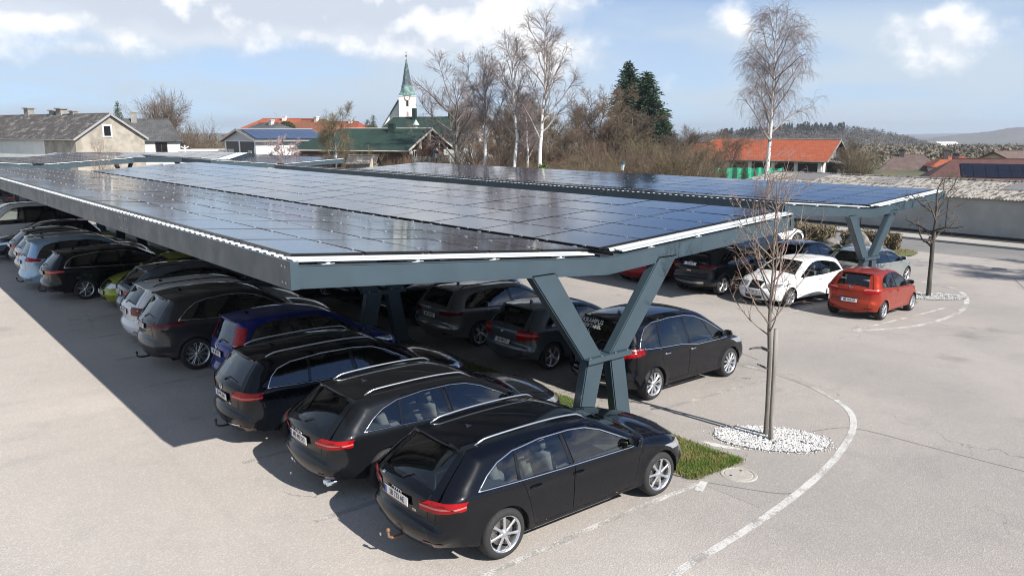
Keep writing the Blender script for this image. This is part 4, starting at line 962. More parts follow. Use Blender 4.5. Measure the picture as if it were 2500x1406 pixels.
        return ob(name, mesh(name, [s.P(p[0], sd * y, p[1]) for p, y in zip(Vd, Yv)], F if sd < 0 else F[:, ::-1], mat, True), parent or s.root)
    def strip_part(s, name, i0, i1, vl, off, mat, v0=None, parent=None, vn=11):
        vs = np.linspace(-vl if v0 is None else v0, vl, vn); rows = list(np.linspace(i0, i1, max(2, int(i1 - i0) + 1))); V = []; F = []
        for a, i in enumerate(rows):
            for v in vs: V.append(s.SP(i, v, off))
        n = len(vs)
        for a in range(len(rows) - 1):
            for j in range(n - 1): F.append((a * n + j, (a + 1) * n + j, (a + 1) * n + j + 1, a * n + j + 1))
        return ob(name, mesh(name, V, F, mat, True), parent or s.root)
    def wrap(s, name, rear, z0, z1, z0e, z1e, v_in, xl, mats, band=None, off=.006, sd=1, rows=7):
        """lamp that runs from v_in on the end face round the corner and xl metres along the side"""
        cols = [('v', v) for v in np.linspace(v_in, 1, 7)] + [('x', t) for t in (np.linspace(0, 1, 12)[1:] ** 1.6)]
        tot = len(cols) - 1; V = []; F = []; M = []
        for c, (k, q) in enumerate(cols):
            f = max(0, (c - 6) / (tot - 6)); fi = max(0, (3 - c) / 3) * .0
            lo, hi = z0 + (z0e - z0) * f, z1 + (z1e - z1) * f
            for r in range(rows):
                z = lo + (hi - lo) * r / (rows - 1); i = s.idx_z(z, rear)
                if k == 'v':
                    zz = z
                    for _ in range(4): p = s.SP(s.idx_z(zz, rear), q, off); zz += z - p.z
                    V.append((p.x, p.y * sd, p.z))
                else:
                    i0 = int(i); t = i - i0; e = s.S[i0] * (1 - t) + s.S[min(i0 + 1, len(s.S) - 1)] * t; xx = e[0] + (xl * q if rear else -xl * q)
                    y = float(s.Y([(xx, z)])[0]) + off * (1 if q > .02 else .6); V.append(tuple(s.P(xx, sd * y, z)))
        for c in range(tot):
            for r in range(rows - 1):
                f = (c * rows + r, c * rows + r + 1, (c + 1) * rows + r + 1, (c + 1) * rows + r); F.append(f if (sd > 0) != rear else f[::-1])
                M.append(1 if (band and band[0] <= r < band[1]) else 0)
        return ob(name, mesh(name, V, F, mats, True, M), s.root)
    def lamps(s, tail, head, tail_mat):
        k = s.H / 1.45
        t = dict(z0=.76 * k, z1=.90 * k, z0e=.82 * k, z1e=.90 * k, v_in=.60, xl=.36, band=(2, 3)); t.update(tail or {}); tm = tail_mat or M_red
        for sd in (-1, 1): s.wrap('tail_light', True, t['z0'], t['z1'], t['z0e'], t['z1e'], t['v_in'], t['xl'], [tm, M_lampw], t['band'], .010, sd)
        h = dict(z0=.60 * k, z1=.73 * k, z0e=.68 * k, z1e=.78 * k, v_in=.62, xl=.42, band=None); h.update(head or {})
        for sd in (-1, 1): s.wrap('headlight', False, h['z0'], h['z1'], h['z0e'], h['z1e'], h['v_in'], h['xl'], [M_head, M_gloss], h['band'], .006, sd)
    def wheels(s, style, dark):
        ty, ri = wheel_mesh(s.wr, style, dark)
        for x in (s.ra, s.fa):
            for sd in (-1, 1):
                w = ob('wheel', ri, s.root, s.P(x, sd * (s.W / 2 - .135), s.wr), (0, random.uniform(0, 6.28), math.pi if sd > 0 else 0)); w.name = 'wheel'
                ob('tyre', ty, w)
    def under(s):
        b = MB(); W = s.W / 2
        b.box(.5 - s.x0, s.L - .45 - s.x0, -W + .32, W - .32, .22, .30, 0)
        for x in (s.ra, s.fa):
            for sd in (-1, 1):
                R_ = s.wr + .05; V = []; F = []; A_ = np.linspace(-.15, math.pi + .15, 15)
                for a in A_:
                    for y in (W - .045, W - .33): V.append(s.P(x + R_ * math.cos(a), sd * y, s.wr + R_ * math.sin(a)))
                F = [(2 * i, 2 * i + 1, 2 * i + 3, 2 * i + 2) for i in range(len(A_) - 1)]; b.add(V, F, 0)
                y = sd * (W - .33); b.add([s.P(x + R_ * math.cos(a), y, s.wr + R_ * math.sin(a)) for a in A_], [tuple(range(len(A_)))], 0)
        b.build('underbody', M_hole, s.root)
        b = MB(); zb = float(np.interp(s.L * .5, s.belt[:, 0], s.belt[:, 1])); x0, x1 = s.S[s.tags['rw0']][0] + .22, s.S[s.tags['ws0']][0] - .25
        x0 -= s.x0; x1 -= s.x0; w = W - .13; z0 = .36
        b.add([(x0, -w, z0), (x1, -w, z0), (x1, w, z0), (x0, w, z0), (x0, -w, zb - .05), (x1, -w, zb - .03), (x1, w, zb - .03), (x0, w, zb - .05)], [(0, 1, 2, 3), (0, 4, 5, 1), (2, 6, 7, 3), (1, 5, 6, 2), (0, 3, 7, 4)])
        b.add([(x0 - .12, -w + .05, zb - .04), (x0 + .75, -w + .05, zb - .04), (x0 + .75, w - .05, zb - .04), (x0 - .12, w - .05, zb - .04)], [(0, 1, 2, 3)])
        b.add([(x1 - .42, -w + .03, zb - .03), (x1 + .3, -w + .05, zb + .0), (x1 + .3, w - .05, zb + .0), (x1 - .42, w - .03, zb - .03)], [(0, 1, 2, 3)])
        b.build('cabin', M_int, s.root)
    def rails(s, mat):
        i0, i1 = s.tags['rf0'] - 2, s.tags['ws1'] - 1
        for sd in (-1, 1):
            P = []; R_ = []
            for t in np.linspace(0, 1, 22):
                h = .045 * min(1, math.sin(math.pi * t) * 3.2) + .004; p = s.SP(i0 + (i1 - i0) * t, sd * .93, h); P.append(p); R_.append(.014 if .03 < t < .97 else .008)
            b = MB(); b.tube(P, R_, 7); b.build('roof_rail', mat, s.root, True)
    def mirrors(s, mat):
        x = s.S[s.tags['ws0']][0] - .30; z = float(np.interp(x, s.belt[:, 0], s.belt[:, 1])) + .075; y = float(s.Y([(x, z)])[0])
        for sd in (-1, 1):
            c = s.P(x, sd * (y + .12), z + .025); b = MB(); V = []; nu, nv_ = 12, 8
            for i in range(nu):
                a = 2 * math.pi * i / nu
                for j in range(nv_):
                    t = -1 + 2 * j / (nv_ - 1); r = math.sqrt(max(0, 1 - abs(t) ** 2.6)); ca, sa = math.cos(a), math.sin(a)
                    e = lambda q: math.copysign(abs(q) ** .7, q); V.append(c + Vector((.055 * t if t > 0 else .04 * t, e(ca) * .105 * (r if t > 0 else max(r, .86)), e(sa) * .070 * (r if t > 0 else max(r, .86)))))
            F = [(i * nv_ + j, ((i + 1) % nu) * nv_ + j, ((i + 1) % nu) * nv_ + j + 1, i * nv_ + j + 1) for i in range(nu) for j in range(nv_ - 1)] + [tuple(i * nv_ for i in range(nu))]
            b.add(V, F, 0); b.M[-1] = 1
            b.bar(s.P(x + .01, sd * (y - .01), z - .05), s.P(x, sd * (y + .08), z - .02), .05, .03, 0); b.build('mirror', [mat, M_mirror], s.root, True)
    def handles(s, mat):
        for kd, d_ in enumerate(s.doors):
            x = min(p[0] for p in d_) + (.22 if kd == 0 and len(s.doors) > 1 else .13); z = float(np.interp(x, s.belt[:, 0], s.belt[:, 1])) - .115
            for sd in (-1, 1):
                P = []
                for t in np.linspace(-1, 1, 9): yy = float(s.Y([(x + .095 * t, z)])[0]) + .022 * (1 - t ** 4) + .001; P.append(s.P(x + .095 * t, sd * yy, z))
                b = MB(); b.tube(P, [.010] + [.013] * 7 + [.010], 6); b.build('handle', mat, s.door_objs[(kd, sd)], True)
    def frame_at(s, z, rear=True, off=.0):
        i = s.idx_z(z, rear); c = s.SP(i, 0, off); a, b = s.SP(i - .6, 0, off), s.SP(i + .6, 0, off); up = (b - a).normalized()
        if not rear: up = -up
        xd = Vector((0, -1, 0)) if rear else Vector((0, 1, 0)); return c, xd, up, xd.cross(up)
    def plate(s, text, z, rear):
        c, xd, up, n = s.frame_at(z, rear, .004); b = MB()
        up = (up + Vector((0, 0, .6))).normalized(); n = xd.cross(up)
        M = Matrix([[xd.x, up.x, n.x, c.x], [xd.y, up.y, n.y, c.y], [xd.z, up.z, n.z, c.z], [0, 0, 0, 1]])
        b.box(-.27, .27, -.066, .062, .0, .010, 1, M); b.box(-.26, .26, -.055, .055, .010, .016, 0, M); b.add([M @ Vector(v) for v in ((-.258, -.053, .0175), (-.218, -.053, .0175), (-.218, .053, .0175), (-.258, .053, .0175))], [(0, 1, 2, 3)], 2)
        for zz in (-.0515, .0495): b.add([M @ Vector(v) for v in ((-.215, zz, .0172), (.256, zz, .0172), (.256, zz + .003, .0172), (-.215, zz + .003, .0172))], [(0, 1, 2, 3)], 3)
        o = b.build('number_plate', [M_plate, M_gloss, M_plateb, M_plred], s.root)
        if text: put_text('plate_lettering', text, .098, M_ink, o, M @ Vector((.02, 0, .0185)), xd, up, .002, .80 if len(text) > 7 else .86)
    def emblem(s, kind):
        zt = s.S[s.tags['rw0']][1]
        if kind == 'rings':
            c, xd, up, n = s.frame_at(zt - .075, True, .006); b = MB()
            for k in range(4):
                o = c + xd * (-.075 + .05 * k); b.tube([o + xd * (.031 * math.cos(a)) + up * (.031 * math.sin(a)) for a in np.linspace(0, 2 * math.pi, 17)[:-1]], .0055, 5, 0, True)
        else:
            z, r = (zt - .07, .045) if kind == 'ring' else kind; c, xd, up, n = s.frame_at(z, True, .006); b = MB()
            b.tube([c + xd * (r * math.cos(a)) + up * (r * math.sin(a)) for a in np.linspace(0, 2 * math.pi, 19)[:-1]], .006, 5, 0, True)
            for sg in (-1, 1): b.tube([c + xd * (sg * r * .75) + up * (r * .6), c + xd * (sg * r * .3) - up * (r * .75), c + xd * (sg * .001) + up * (r * .05)], .0045, 4)
        b.build('emblem', M_chrome, s.tailgate, True)
    def badge(s, txt, v, z, size):
        i = s.idx_z(z, True); c = s.SP(i, -v, .005); u = (s.SP(i + .6, -v, .005) - s.SP(i - .6, -v, .005)).normalized(); x = (s.SP(i, -v - .06, .005) - s.SP(i, -v + .06, .005)).normalized()
        put_text('badge_lettering', txt, size, M_chrome, s.tailgate, c, x, u, .0015)
    def wiper(s):
        i = s.tags['rw0'] + 1; b = MB(); p0 = s.SP(i - 1.5, 0, .012); b.tube([p0, s.SP(i + 1.2, -.18, .016), s.SP(i + .6, -.62, .014)], [.012, .008, .005], 5); b.build('rear_wiper', M_plast, s.root)
    def hitch(s, mat):
        b = MB(); x = -s.x0 - .0; b.tube([(x + .25, 0, .26), (x + .05, 0, .25), (x - .03, 0, .26), (x - .075, 0, .29), (x - .08, 0, .35)], [.02, .02, .018, .017, .015], 8)
        b.lathe([(.001, .34), (.02, .345), (.027, .37), (.02, .395), (.001, .40)], 10, 0, 'z', (x - .08, 0, 0)); b.build('tow_hitch', mat, s.root, True)
    def exhaust(s, n):
        for sd in (-1, 1):
            for k in range(n):
                y = sd * (.50 + .085 * k); x = s.S[2][0] - s.x0; b = MB()
                b.lathe([(.036, .16), (.036, 0), (.030, 0), (.030, .12), (.001, .12)], 14, 0, 'z'); b.V = [(x - .02 + v[2], y + v[0], .235 + v[1]) for v in b.V]; b.build('exhaust_pipe', M_chrome, s.root, True)
    def seats(s, mat):
        zb = .40 * s.H / 1.44; xf = s.S[s.tags['ws0']][0] - s.x0 - 1.32
        for sd in (-1, 1):
            for row, x in enumerate((xf, xf - .88)):
                b = MB(); y = sd * (.36 if row == 0 else .34); w = .25
                def pad(P0, P1, w0, w1, th):
                    P0 = Vector(P0); P1 = Vector(P1); d = (P1 - P0).normalized(); n = Vector((-d.z, 0, d.x)); V = []
                    for p, ww in ((P0, w0), (P0.lerp(P1, .5), max(w0, w1)), (P1, w1)):
                        for (a, c) in ((-1, -.6), (-.8, -1), (.8, -1), (1, -.6), (1, .6), (.8, 1), (-.8, 1), (-1, .6)): V.append(p + Vector((0, a * ww, 0)) + n * (c * th / 2))
                    F = [(q * 8 + j, q * 8 + (j + 1) % 8, q * 8 + 8 + (j + 1) % 8, q * 8 + 8 + j) for q in range(2) for j in range(8)] + [tuple(range(7, -1, -1)), tuple(range(16, 24))]; b.add(V, F)
                pad((x - .02, y, zb + .05), (x + .48, y, zb + .11), w, w * .95, .14); pad((x, y, zb + .06), (x - .19, y, zb + .62), w, w * .82, .13); pad((x - .20, y, zb + .66), (x - .25, y, zb + .82), .13, .11, .10)
                b.build('seat', mat, s.root, True)
        b = MB(); c = Vector((xf + .62, .36, zb + .48)); b.tube([c + Vector((.10 * math.cos(a), .18 * math.sin(a), .155 * math.cos(a))) for a in np.linspace(0, 2 * math.pi, 21)[:-1]], .014, 6, 0, True); b.bar(c - Vector((0, .17, 0)), c + Vector((0, .17, 0)), .05, .03); b.build('steering_wheel', M_plast, s.root, True)
    def front(s):
        k = s.H / 1.45; i0, i1 = s.idx_z(.72 * k, False), s.idx_z(.52 * k, False); s.strip_part('grille', i0, i1, .42, .006, M_gloss)
        i0, i1 = s.idx_z(.36 * k, False), s.idx_z(.26 * k, False); s.strip_part('air_intake', i0, i1, .70, .005, M_plast)
    def band(s, name, z0, z1, mat, vl):
        i0, i1 = s.idx_z(z0, True), s.idx_z(z1, True); s.strip_part(name, i0, i1, vl, .008, mat)
# ---------------------------------------------------------------- the parked cars
B = paint('paint_black', (.0025, .0032, .0055)); B2 = paint('paint_blue_black', (.004, .0055, .010), .1)
C_gr = paint('paint_dark_grey', (.045, .045, .047), .55, .35); C_gb = paint('paint_grey_blue', (.13, .16, .19), .5, .35); C_wh = paint('paint_white', (.74, .745, .75)); C_bl = paint('paint_blue', (.006, .018, .17), .3)
C_lb = paint('paint_light_blue', (.30, .45, .60), .5, .35); C_lime = paint('paint_lime', (.27, .30, .025), .3); C_red = paint('paint_copper_red', (.33, .036, .016), .4, .35); C_dred = paint('paint_dark_red', (.28, .012, .016), .2)
C_sil = paint('paint_silver', (.50, .51, .52), .7, .35); C_stone = paint('paint_stone_grey', (.20, .20, .195), .6, .35); C_oct = paint('paint_octopus_grey', (.42, .44, .46), .6, .35); C_sheen = paint('paint_sage_grey', (.33, .355, .35), .5, .35)
def park(arch, x, y, rz, label, mat, name='parked_car', **kw):
    """x, y: middle between the axles; rz in degrees, 0 = nose away to the right"""
    c = Car(arch, name, (x, y, gz(x)), R(rz), label, mat, **kw)
    sl = (gz(x - 1.3) - gz(x + 1.3)) / 2.6; c.root.rotation_euler = (0, math.atan(sl) * math.cos(R(rz)), R(rz)); return c
# left bays of the near carport, from the camera backwards
park('estate', 7.06, 7.76, -1.0, 'shiny black estate car nearest the camera, silver roof rails, parked in full sun', B, g=.055, chrome=True, rails=M_silver, plate='SB 733 AE', plate_z=.80, emblem='rings', badge=[('A4', -.60, .885, .062), ('TDI', .50, .715, .045)], hitch=pmat('rusty_hitch', (.22, .13, .08), .7, .3, var=.3, vscale=20), seats=True, tint_rear=False, style=(7, .030, 0), wr=.325, tail=dict(z0=.765, z1=.915, z0e=.81, z1e=.915, v_in=.66, xl=.29, band=(2, 3)))
park('estate', 6.98, 10.28, -1.0, 'black estate car second from the camera, with twin chrome exhausts', paint('paint_dark_graphite', (.009, .010, .012), .2), g=.06, chrome=True, rails=M_silver, plate='ME 490 DO', plate_z=.80, emblem='rings', exhaust=2, seats=True, tint_rear=False, style=(10, .016, .07), wr=.325, tail=dict(z0=.765, z1=.915, z0e=.81, z1e=.915, v_in=.66, xl=.29, band=(2, 3)))
park('wagon', 6.80, 12.85, -1.0, 'black estate car third from the camera, chrome strip round its rear bumper', B, L=4.77, H=1.50, g=.07, chrome=True, rails=M_silver, plate='SB 442 EW', plate_z=.82, emblem='ring', hitch=M_plast, seats=True, style=(10, .016, .08), badge=[('TDI', .45, .72, .04)], tail=dict(z0=.83, z1=.98, z0e=.88, z1e=.98, v_in=.60, xl=.26, band=(1, 2)), bumper_chrome=True)
park('mpv', 7.2, 15.45, -.5, 'dark blue compact hatchback with tall red tail lamps', C_bl, L=4.0, H=1.53, W=1.70, wr=.30, g=.08, plate='ME 287 AY', plate_z=.82, emblem='ring', tint_rear=False, seats=True, style=(6, .03, 0), tail=dict(z0=.98, z1=1.38, z0e=.98, z1e=1.36, v_in=.90, xl=.13, band=(0, 1)))
park('suv', 6.85, 18.15, -1.0, 'dark grey SUV with slim tail lamps and black wheel arches', C_gr, g=.08, chrome=True, plate='SB 351 CH', plate_z=.98, emblem='ring', hitch=M_plast, style=(10, .014, .10), dark_rim=False, plastic=.46, tail=dict(z0=.99, z1=1.07, z0e=1.05, z1e=1.12, v_in=.55, xl=.48, band=None), tail_mat=M_redd)
park('wagon', 7.2, 20.6, 0, 'white estate car with dark red tail lamps under the canopy', C_wh, L=4.68, H=1.46, g=.09, rails=M_plast, plate='ME 607 CF', plate_z=.85, emblem='ring', style=(5, .03, .18), tail=dict(z0=.78, z1=.98, z0e=.84, z1e=.98, v_in=.66, xl=.20, band=None), tail_mat=M_redd)
park('estate', 7.7, 23.1, 0, 'grey-blue estate car with black roof rails, beside the lime car', C_gb, L=4.60, H=1.48, g=.09, rails=M_plast, plate='ME 118 BL', plate_z=.85, emblem='ring', style=(5, .03, 0), hitch=None)
park('hatch', 7.5, 25.5, 180, 'lime green hatchback parked nose out', C_lime, L=4.06, H=1.44, g=.09, front_plate='ME 930 AS', style=(5, .03, 0), plate='ME 930 AS')
park('wagon', 6.78, 27.95, 0, 'black estate car with bright tail lamps, beside the light blue car', B, L=4.83, H=1.51, g=.09, chrome=True, plate='ME 352 DK', plate_z=.86, emblem='ring', hitch=M_plast, style=(7, .028, 0), tail=dict(z0=.85, z1=.97, z0e=.90, z1e=.97, v_in=.60, xl=.36, band=(2, 4)))
park('mpv', 6.35, 30.3, 0, 'light blue people carrier with boomerang tail lamps', C_lb, L=4.56, H=1.65, g=.09, plate='ME 754 BU', plate_z=.92, hitch=M_plast, style=(5, .03, .15), tail=dict(z0=.98, z1=1.12, z0e=.98, z1e=1.05, v_in=.80, xl=.35, band=None))
park('wagon', 6.70, 33.0, 0, 'silver estate car with a blue tinted rear window', C_sil, L=4.58, H=1.48, g=.10, rails=M_silver, plate='', plate_z=.85, style=(5, .03, 0), wr=.31)
park('hatch', 6.65, 35.5, 0, 'very dark hatchback behind the silver estate car', C_gr, g=.11, plate='', plate_z=.85)
park('hatch', 6.30, 38.2, 180, 'dark blue hatchback parked nose out, far end of the row', paint('paint_night_blue', (.010, .016, .035), .4, .35), L=4.26, g=.10, front_plate='', style=(5, .03, .16), head=dict(v_in=.50, xl=.40))
park('van', 6.2, 42.3, 180, 'white van with black roof bars behind the last cars of the row', paint('paint_van_white', (.60, .61, .61)), name='parked_van', H=1.95, g=.11, rails=M_plast, tint_rear='solid', cat='van', plate='', front_plate='')
park('lift', 3.6, 52.5, 172, 'silver car parked beyond the near carport, far left', C_sil, g=.11, style=(5, .03, .15))
park('hatch', 6.6, 62.3, 180, 'dark car under the distant carport at the far left', C_gr, g=.12)
# right bays of the near carport
park('mpv', 13.2, 10.83, 3.0, 'black people carrier with event lettering on its rear window', B, g=.06, chrome=True, plate='  599 FA', plate_z=.72, seats=True, tint_rear=True, clear=None, style=(10, .016, .09), wr=.33, handles='chrome', tail=dict(z0=.92, z1=1.10, z0e=.98, z1e=1.10, v_in=.62, xl=.38, band=(5, 6)), bumper_chrome=True, emblem=(.99, .05))
park('hatch', 12.98, 13.55, 1.5, 'grey-blue hatchback with a large red tail lamp, behind the steel column', paint('paint_steel_grey', (.12, .145, .165), .55, .33), L=4.24, H=1.42, g=.07, plate='SB 946 FT', plate_z=.56, emblem=(.84, .036), seats=True, style=(5, .020, .12), wr=.315, tail=dict(z0=.70, z1=.93, z0e=.76, z1e=.90, v_in=.66, xl=.22, band=(3, 4)))
park('wagon', 13.0, 16.15, 1.0, 'dark grey estate car with roof rails, beside the grey-blue hatchback', C_stone, L=4.57, H=1.48, W=1.80, g=.08, rails=M_gloss, plate='ME 693 FT', plate_z=.80, emblem=(.93, .045), seats=True, style=(5, .03, .15), tail=dict(z0=.83, z1=.95, z0e=.87, z1e=.95, v_in=.58, xl=.26, band=None), tail_mat=M_redd, mirror=C_stone)
park('van', 13.3, 18.9, 1.0, 'black van with upright red tail lamps behind the second column', B, name='parked_van', g=.09, cat='van', plate='MM 19 XA', plate_z=.78, chrome=True, tail=dict(z0=.95, z1=1.35, z0e=.95, z1e=1.35, v_in=.84, xl=.08, band=None))
park('suv', 13.1, 21.5, 1.0, 'dark SUV in the shade beyond the black van', B2, g=.10, plate='SB 220 HK', plate_z=.92, plastic=.45)
park('estate', 12.9, 24.1, 1.0, 'pale grey estate car in deep shade under the canopy', C_oct, L=4.6, g=.10, plate='', plate_z=.8, style=(10, .016, .10))
park('hatch', 12.9, 26.7, 0, 'dark hatchback in deep shade beside the pale grey estate car', C_gr, g=.12, plate='')
park('hatch', 12.9, 31.9, 0, 'small dark red hatchback in deep shade under the canopy', C_dred, g=.12, plate='')
park('estate', 12.9, 36.9, 0, 'black estate car in deep shade near the end of the canopy', B, g=.12, plate='')
# left bays of the far carport
park('hatch', 25.2, 12.0, 5.0, 'copper red small hatchback parked in the sun beside the pruned tree', C_red, L=3.90, H=1.475, W=1.695, wr=.295, g=.07, plate='ME 464 DR', plate_z=.56, emblem=(.93, .05), badge=[('mazda', -.45, .95, .06)], tint_rear=True, seats=True, style=(7, .022, .05), clear=G_clear, mirror=paint('paint_black_mirror', (.004, .004, .005)), tail=dict(z0=.80, z1=.97, z0e=.90, z1e=.97, v_in=.66, xl=.24, band=(5, 6)), fin=False)
park('upright', 24.85, 14.72, 178, 'white hatchback parked nose out in the sun beside the red one', C_wh, L=4.37, H=1.495, W=1.79, wr=.315, g=.07, front_plate='SB 735 CV', seats=True, clear=G_clear, style=(10, .018, .08), mirror=M_gloss, head=dict(v_in=.58, xl=.36))
park('suv', 24.66, 17.42, 2.0, 'black SUV with silver lower bumper trim beside the white hatchback', B2, L=4.36, H=1.60, W=1.84, wr=.35, g=.08, plate='SB 383 R', plate_z=1.0, emblem=(1.09, .035), badge=[('ATECA', .0, .86, .055)], style=(5, .018, .14), plastic=.55, clad=True, tail=dict(z0=.98, z1=1.08, z0e=1.0, z1e=1.08, v_in=.58, xl=.22, band=None), tail_mat=M_redd, rails=M_gloss)
park('hatch', 24.5, 20.1, 1.0, 'dark red hatchback under the far carport beside the black SUV', C_dred, g=.10, plate='ME 802 ES', plate_z=.60, tail_mat=M_redd)
park('estate', 24.5, 22.9, 0, 'black estate car in the shade of the far carport', B, g=.12, plate='')
# right bays of the far carport
park('estate', 30.95, 14.95, 1.0, 'sage grey estate car behind the far steel column', C_sheen, L=4.58, H=1.475, W=1.795, g=.08, plate='ME 553 EX', plate_z=.84, emblem='ring', seats=True, rails=M_silver, style=(5, .02, .14), wr=.32, tail=dict(z0=.84, z1=.96, z0e=.88, z1e=.96, v_in=.55, xl=.34, band=None), mirror=C_sheen)
park('upright', 30.9, 17.7, 1.0, 'dark hatchback with a red rear wing under the far carport', B2, L=4.3, g=.09, plate='', tail=dict(z0=.80, z1=1.0, z0e=.86, z1e=.98, v_in=.5, xl=.5, band=None))
park('van', 30.9, 20.6, 1.0, 'grey van behind the bare branches of the young tree', C_stone, name='parked_van', L=4.8, H=1.85, g=.10, cat='van', plate='', tail=dict(z0=.95, z1=1.3, z0e=.95, z1e=1.3, v_in=.84, xl=.10, band=None))
park('lift', 37.5, 23.9, -12, 'white fastback car parked at the road side by the hedge', C_wh, g=.08, style=(5, .03, .14), wr=.36, front_plate=None)
# lettering stuck on the rear window of the people carrier
c = [o for o in bpy.data.objects if o.get('label', '').startswith('black people carrier')][0]
M_stick = pmat('white_sticker', (.8, .8, .8), .5)
rw = [o for o in c.children if o.name.startswith('rear_window')][0].data.vertices
rv = np.array([v.co for v in rw]).reshape(-1, 11, 3); mid = rv[:, 5]; up = Vector(mid[-1] - mid[0]).normalized()
for k, (t, f, sz, dx) in enumerate((('KRAMPUS', .86, .13, .26), ('SPEKTAKEL', .63, .105, .26), ('30.11.', .38, .12, .38))):
    q = Vector(mid[0]).lerp(Vector(mid[-1]), f); i = int(f * (len(mid) - 1)); nrm = Vector((0, -1, 0)).cross(up)
    put_text('window_lettering', t, sz, M_stick, [o for o in c.children if o.name.startswith('rear_window')][0], Vector(mid[i]) .lerp(q, .5) + Vector((0, dx, 0)) + nrm * .02, (0, -1, 0), up, .003, .95)
# ---------------------------------------------------------------- trees
def bark(name, c1, c2, sc=(6, 6, 1.2), thr=(.4, .62)):
    m = bpy.data.materials.new(name); m.use_nodes = True; g = NT(m.node_tree); b = g.n['Principled BSDF']
    v = g.vmath('MULTIPLY', g.node('ShaderNodeTexCoord').outputs['Object'], sc)
    n = g.noise(1., 5, .65, v); g.l.new(g.mix(g.smooth(n, *thr), (*c1, 1), (*c2, 1)), b.inputs['Base Color']); b.inputs['Roughness'].default_value = .9
    bn = g.node('ShaderNodeBump'); bn.inputs['Strength'].default_value = .5; bn.inputs['Distance'].default_value = .02; g.l.new(n, bn.inputs['Height']); g.l.new(bn.outputs[0], b.inputs['Normal']); return m
K_birch = bark('birch_bark', (.035, .03, .028), (.70, .67, .63), (2.2, 2.2, 5.5), (.36, .43)); K_grey = bark('grey_bark', (.13, .115, .095), (.21, .19, .165)); K_brown = bark('brown_bark', (.085, .065, .048), (.15, .12, .09)); K_dark = bark('dark_bark', (.06, .052, .045), (.13, .115, .10))
K_twig = pmat('twig_brown', (.17, .12, .082), .9, var=.3, vscale=.6); K_twigb = pmat('twig_birch', (.21, .165, .155), .9, var=.25, vscale=.6); K_twigr = pmat('twig_red', (.23, .14, .115), .85, col2=(.26, .22, .175), vscale=1.5); K_twigd = pmat('twig_dark', (.12, .09, .066), .9, var=.3, vscale=.7); K_limbw = pmat('birch_limb', (.36, .31, .28), .85, var=.3, vscale=3); K_bloss = pmat('twig_blossom', (.30, .22, .20), .9, col2=(.55, .42, .42), vscale=2); K_lich = pmat('twig_olive', (.17, .135, .075), .9, var=.3, vscale=.8)
def grow(trunk, rt, levels, seed):
    """returns per level arrays: points (N, k, 3) and radii (N, k)"""
    rng = np.random.default_rng(seed); P = np.array(trunk, float)[None]; Rd = np.array(rt, float)[None]; out = [(P, Rd)]
    for lv in levels:
        N, k, _ = P.shape; par = []; tt = []
        seglen = np.linalg.norm(np.diff(P, axis=1), axis=2).sum(1); cnt = np.maximum(1, np.round(lv['n'] * (seglen / seglen.mean()) ** lv.get('np', .6))).astype(int)
        par = np.repeat(np.arange(N), cnt); M = len(par)
        if 'even' in lv: t = np.concatenate([np.linspace(lv['t'][0], lv['t'][1], c) for c in cnt]) + rng.normal(0, .015, M); t = np.clip(t, 0, .99)
        else: t = rng.uniform(lv['t'][0], lv['t'][1], M)
        f = t * (k - 1); i = np.minimum(f.astype(int), k - 2); w = (f - i)[:, None]
        base = P[par, i] * (1 - w) + P[par, i + 1] * w; d = P[par, i + 1] - P[par, i]; d /= np.linalg.norm(d, axis=1)[:, None] + 1e-9; rb = Rd[par, i] * (1 - w[:, 0]) + Rd[par, i + 1] * w[:, 0]
        ang = np.radians(rng.uniform(*lv['ang'], M)); q = rng.normal(size=(M, 3)); 
        if N == 1: az = np.arange(M) * 2.39996 + rng.normal(0, .4, M); q = np.stack([np.cos(az), np.sin(az), np.zeros(M)], 1)
        q -= d * (q * d).sum(1)[:, None]; q /= np.linalg.norm(q, axis=1)[:, None] + 1e-9
        dr = d * np.cos(ang)[:, None] + q * np.sin(ang)[:, None]; dr[:, 2] += lv.get('up', 0); dr /= np.linalg.norm(dr, axis=1)[:, None]
        prof = lv.get('prof'); L = rng.uniform(*lv['len'], M)
        if prof: L = L * np.interp(t, *prof)
        if N > 1: L = L * (1 - lv.get('shrink', .5) * t)
        s = lv.get('seg', 4); pts = np.zeros((M, s + 1, 3)); pts[:, 0] = base; cur = dr.copy(); wig = lv.get('wig', .15)
        for j in range(1, s + 1):
            pts[:, j] = pts[:, j - 1] + cur * (L / s)[:, None]; cur = cur + rng.normal(0, wig, (M, 3)); cur[:, 2] += lv.get('grav', 0); cur /= np.linalg.norm(cur, axis=1)[:, None]
        r0 = np.minimum(rb * .8, lv['r'] * (L / np.mean(lv['len'])) ** .7); r1 = lv.get('r1', lv['r'] * .3); rr = r0[:, None] + (np.minimum(r1, r0)[:, None] - r0[:, None]) * np.linspace(0, 1, s + 1)[None]
        P, Rd = pts, rr; out.append((P, Rd))
    return out
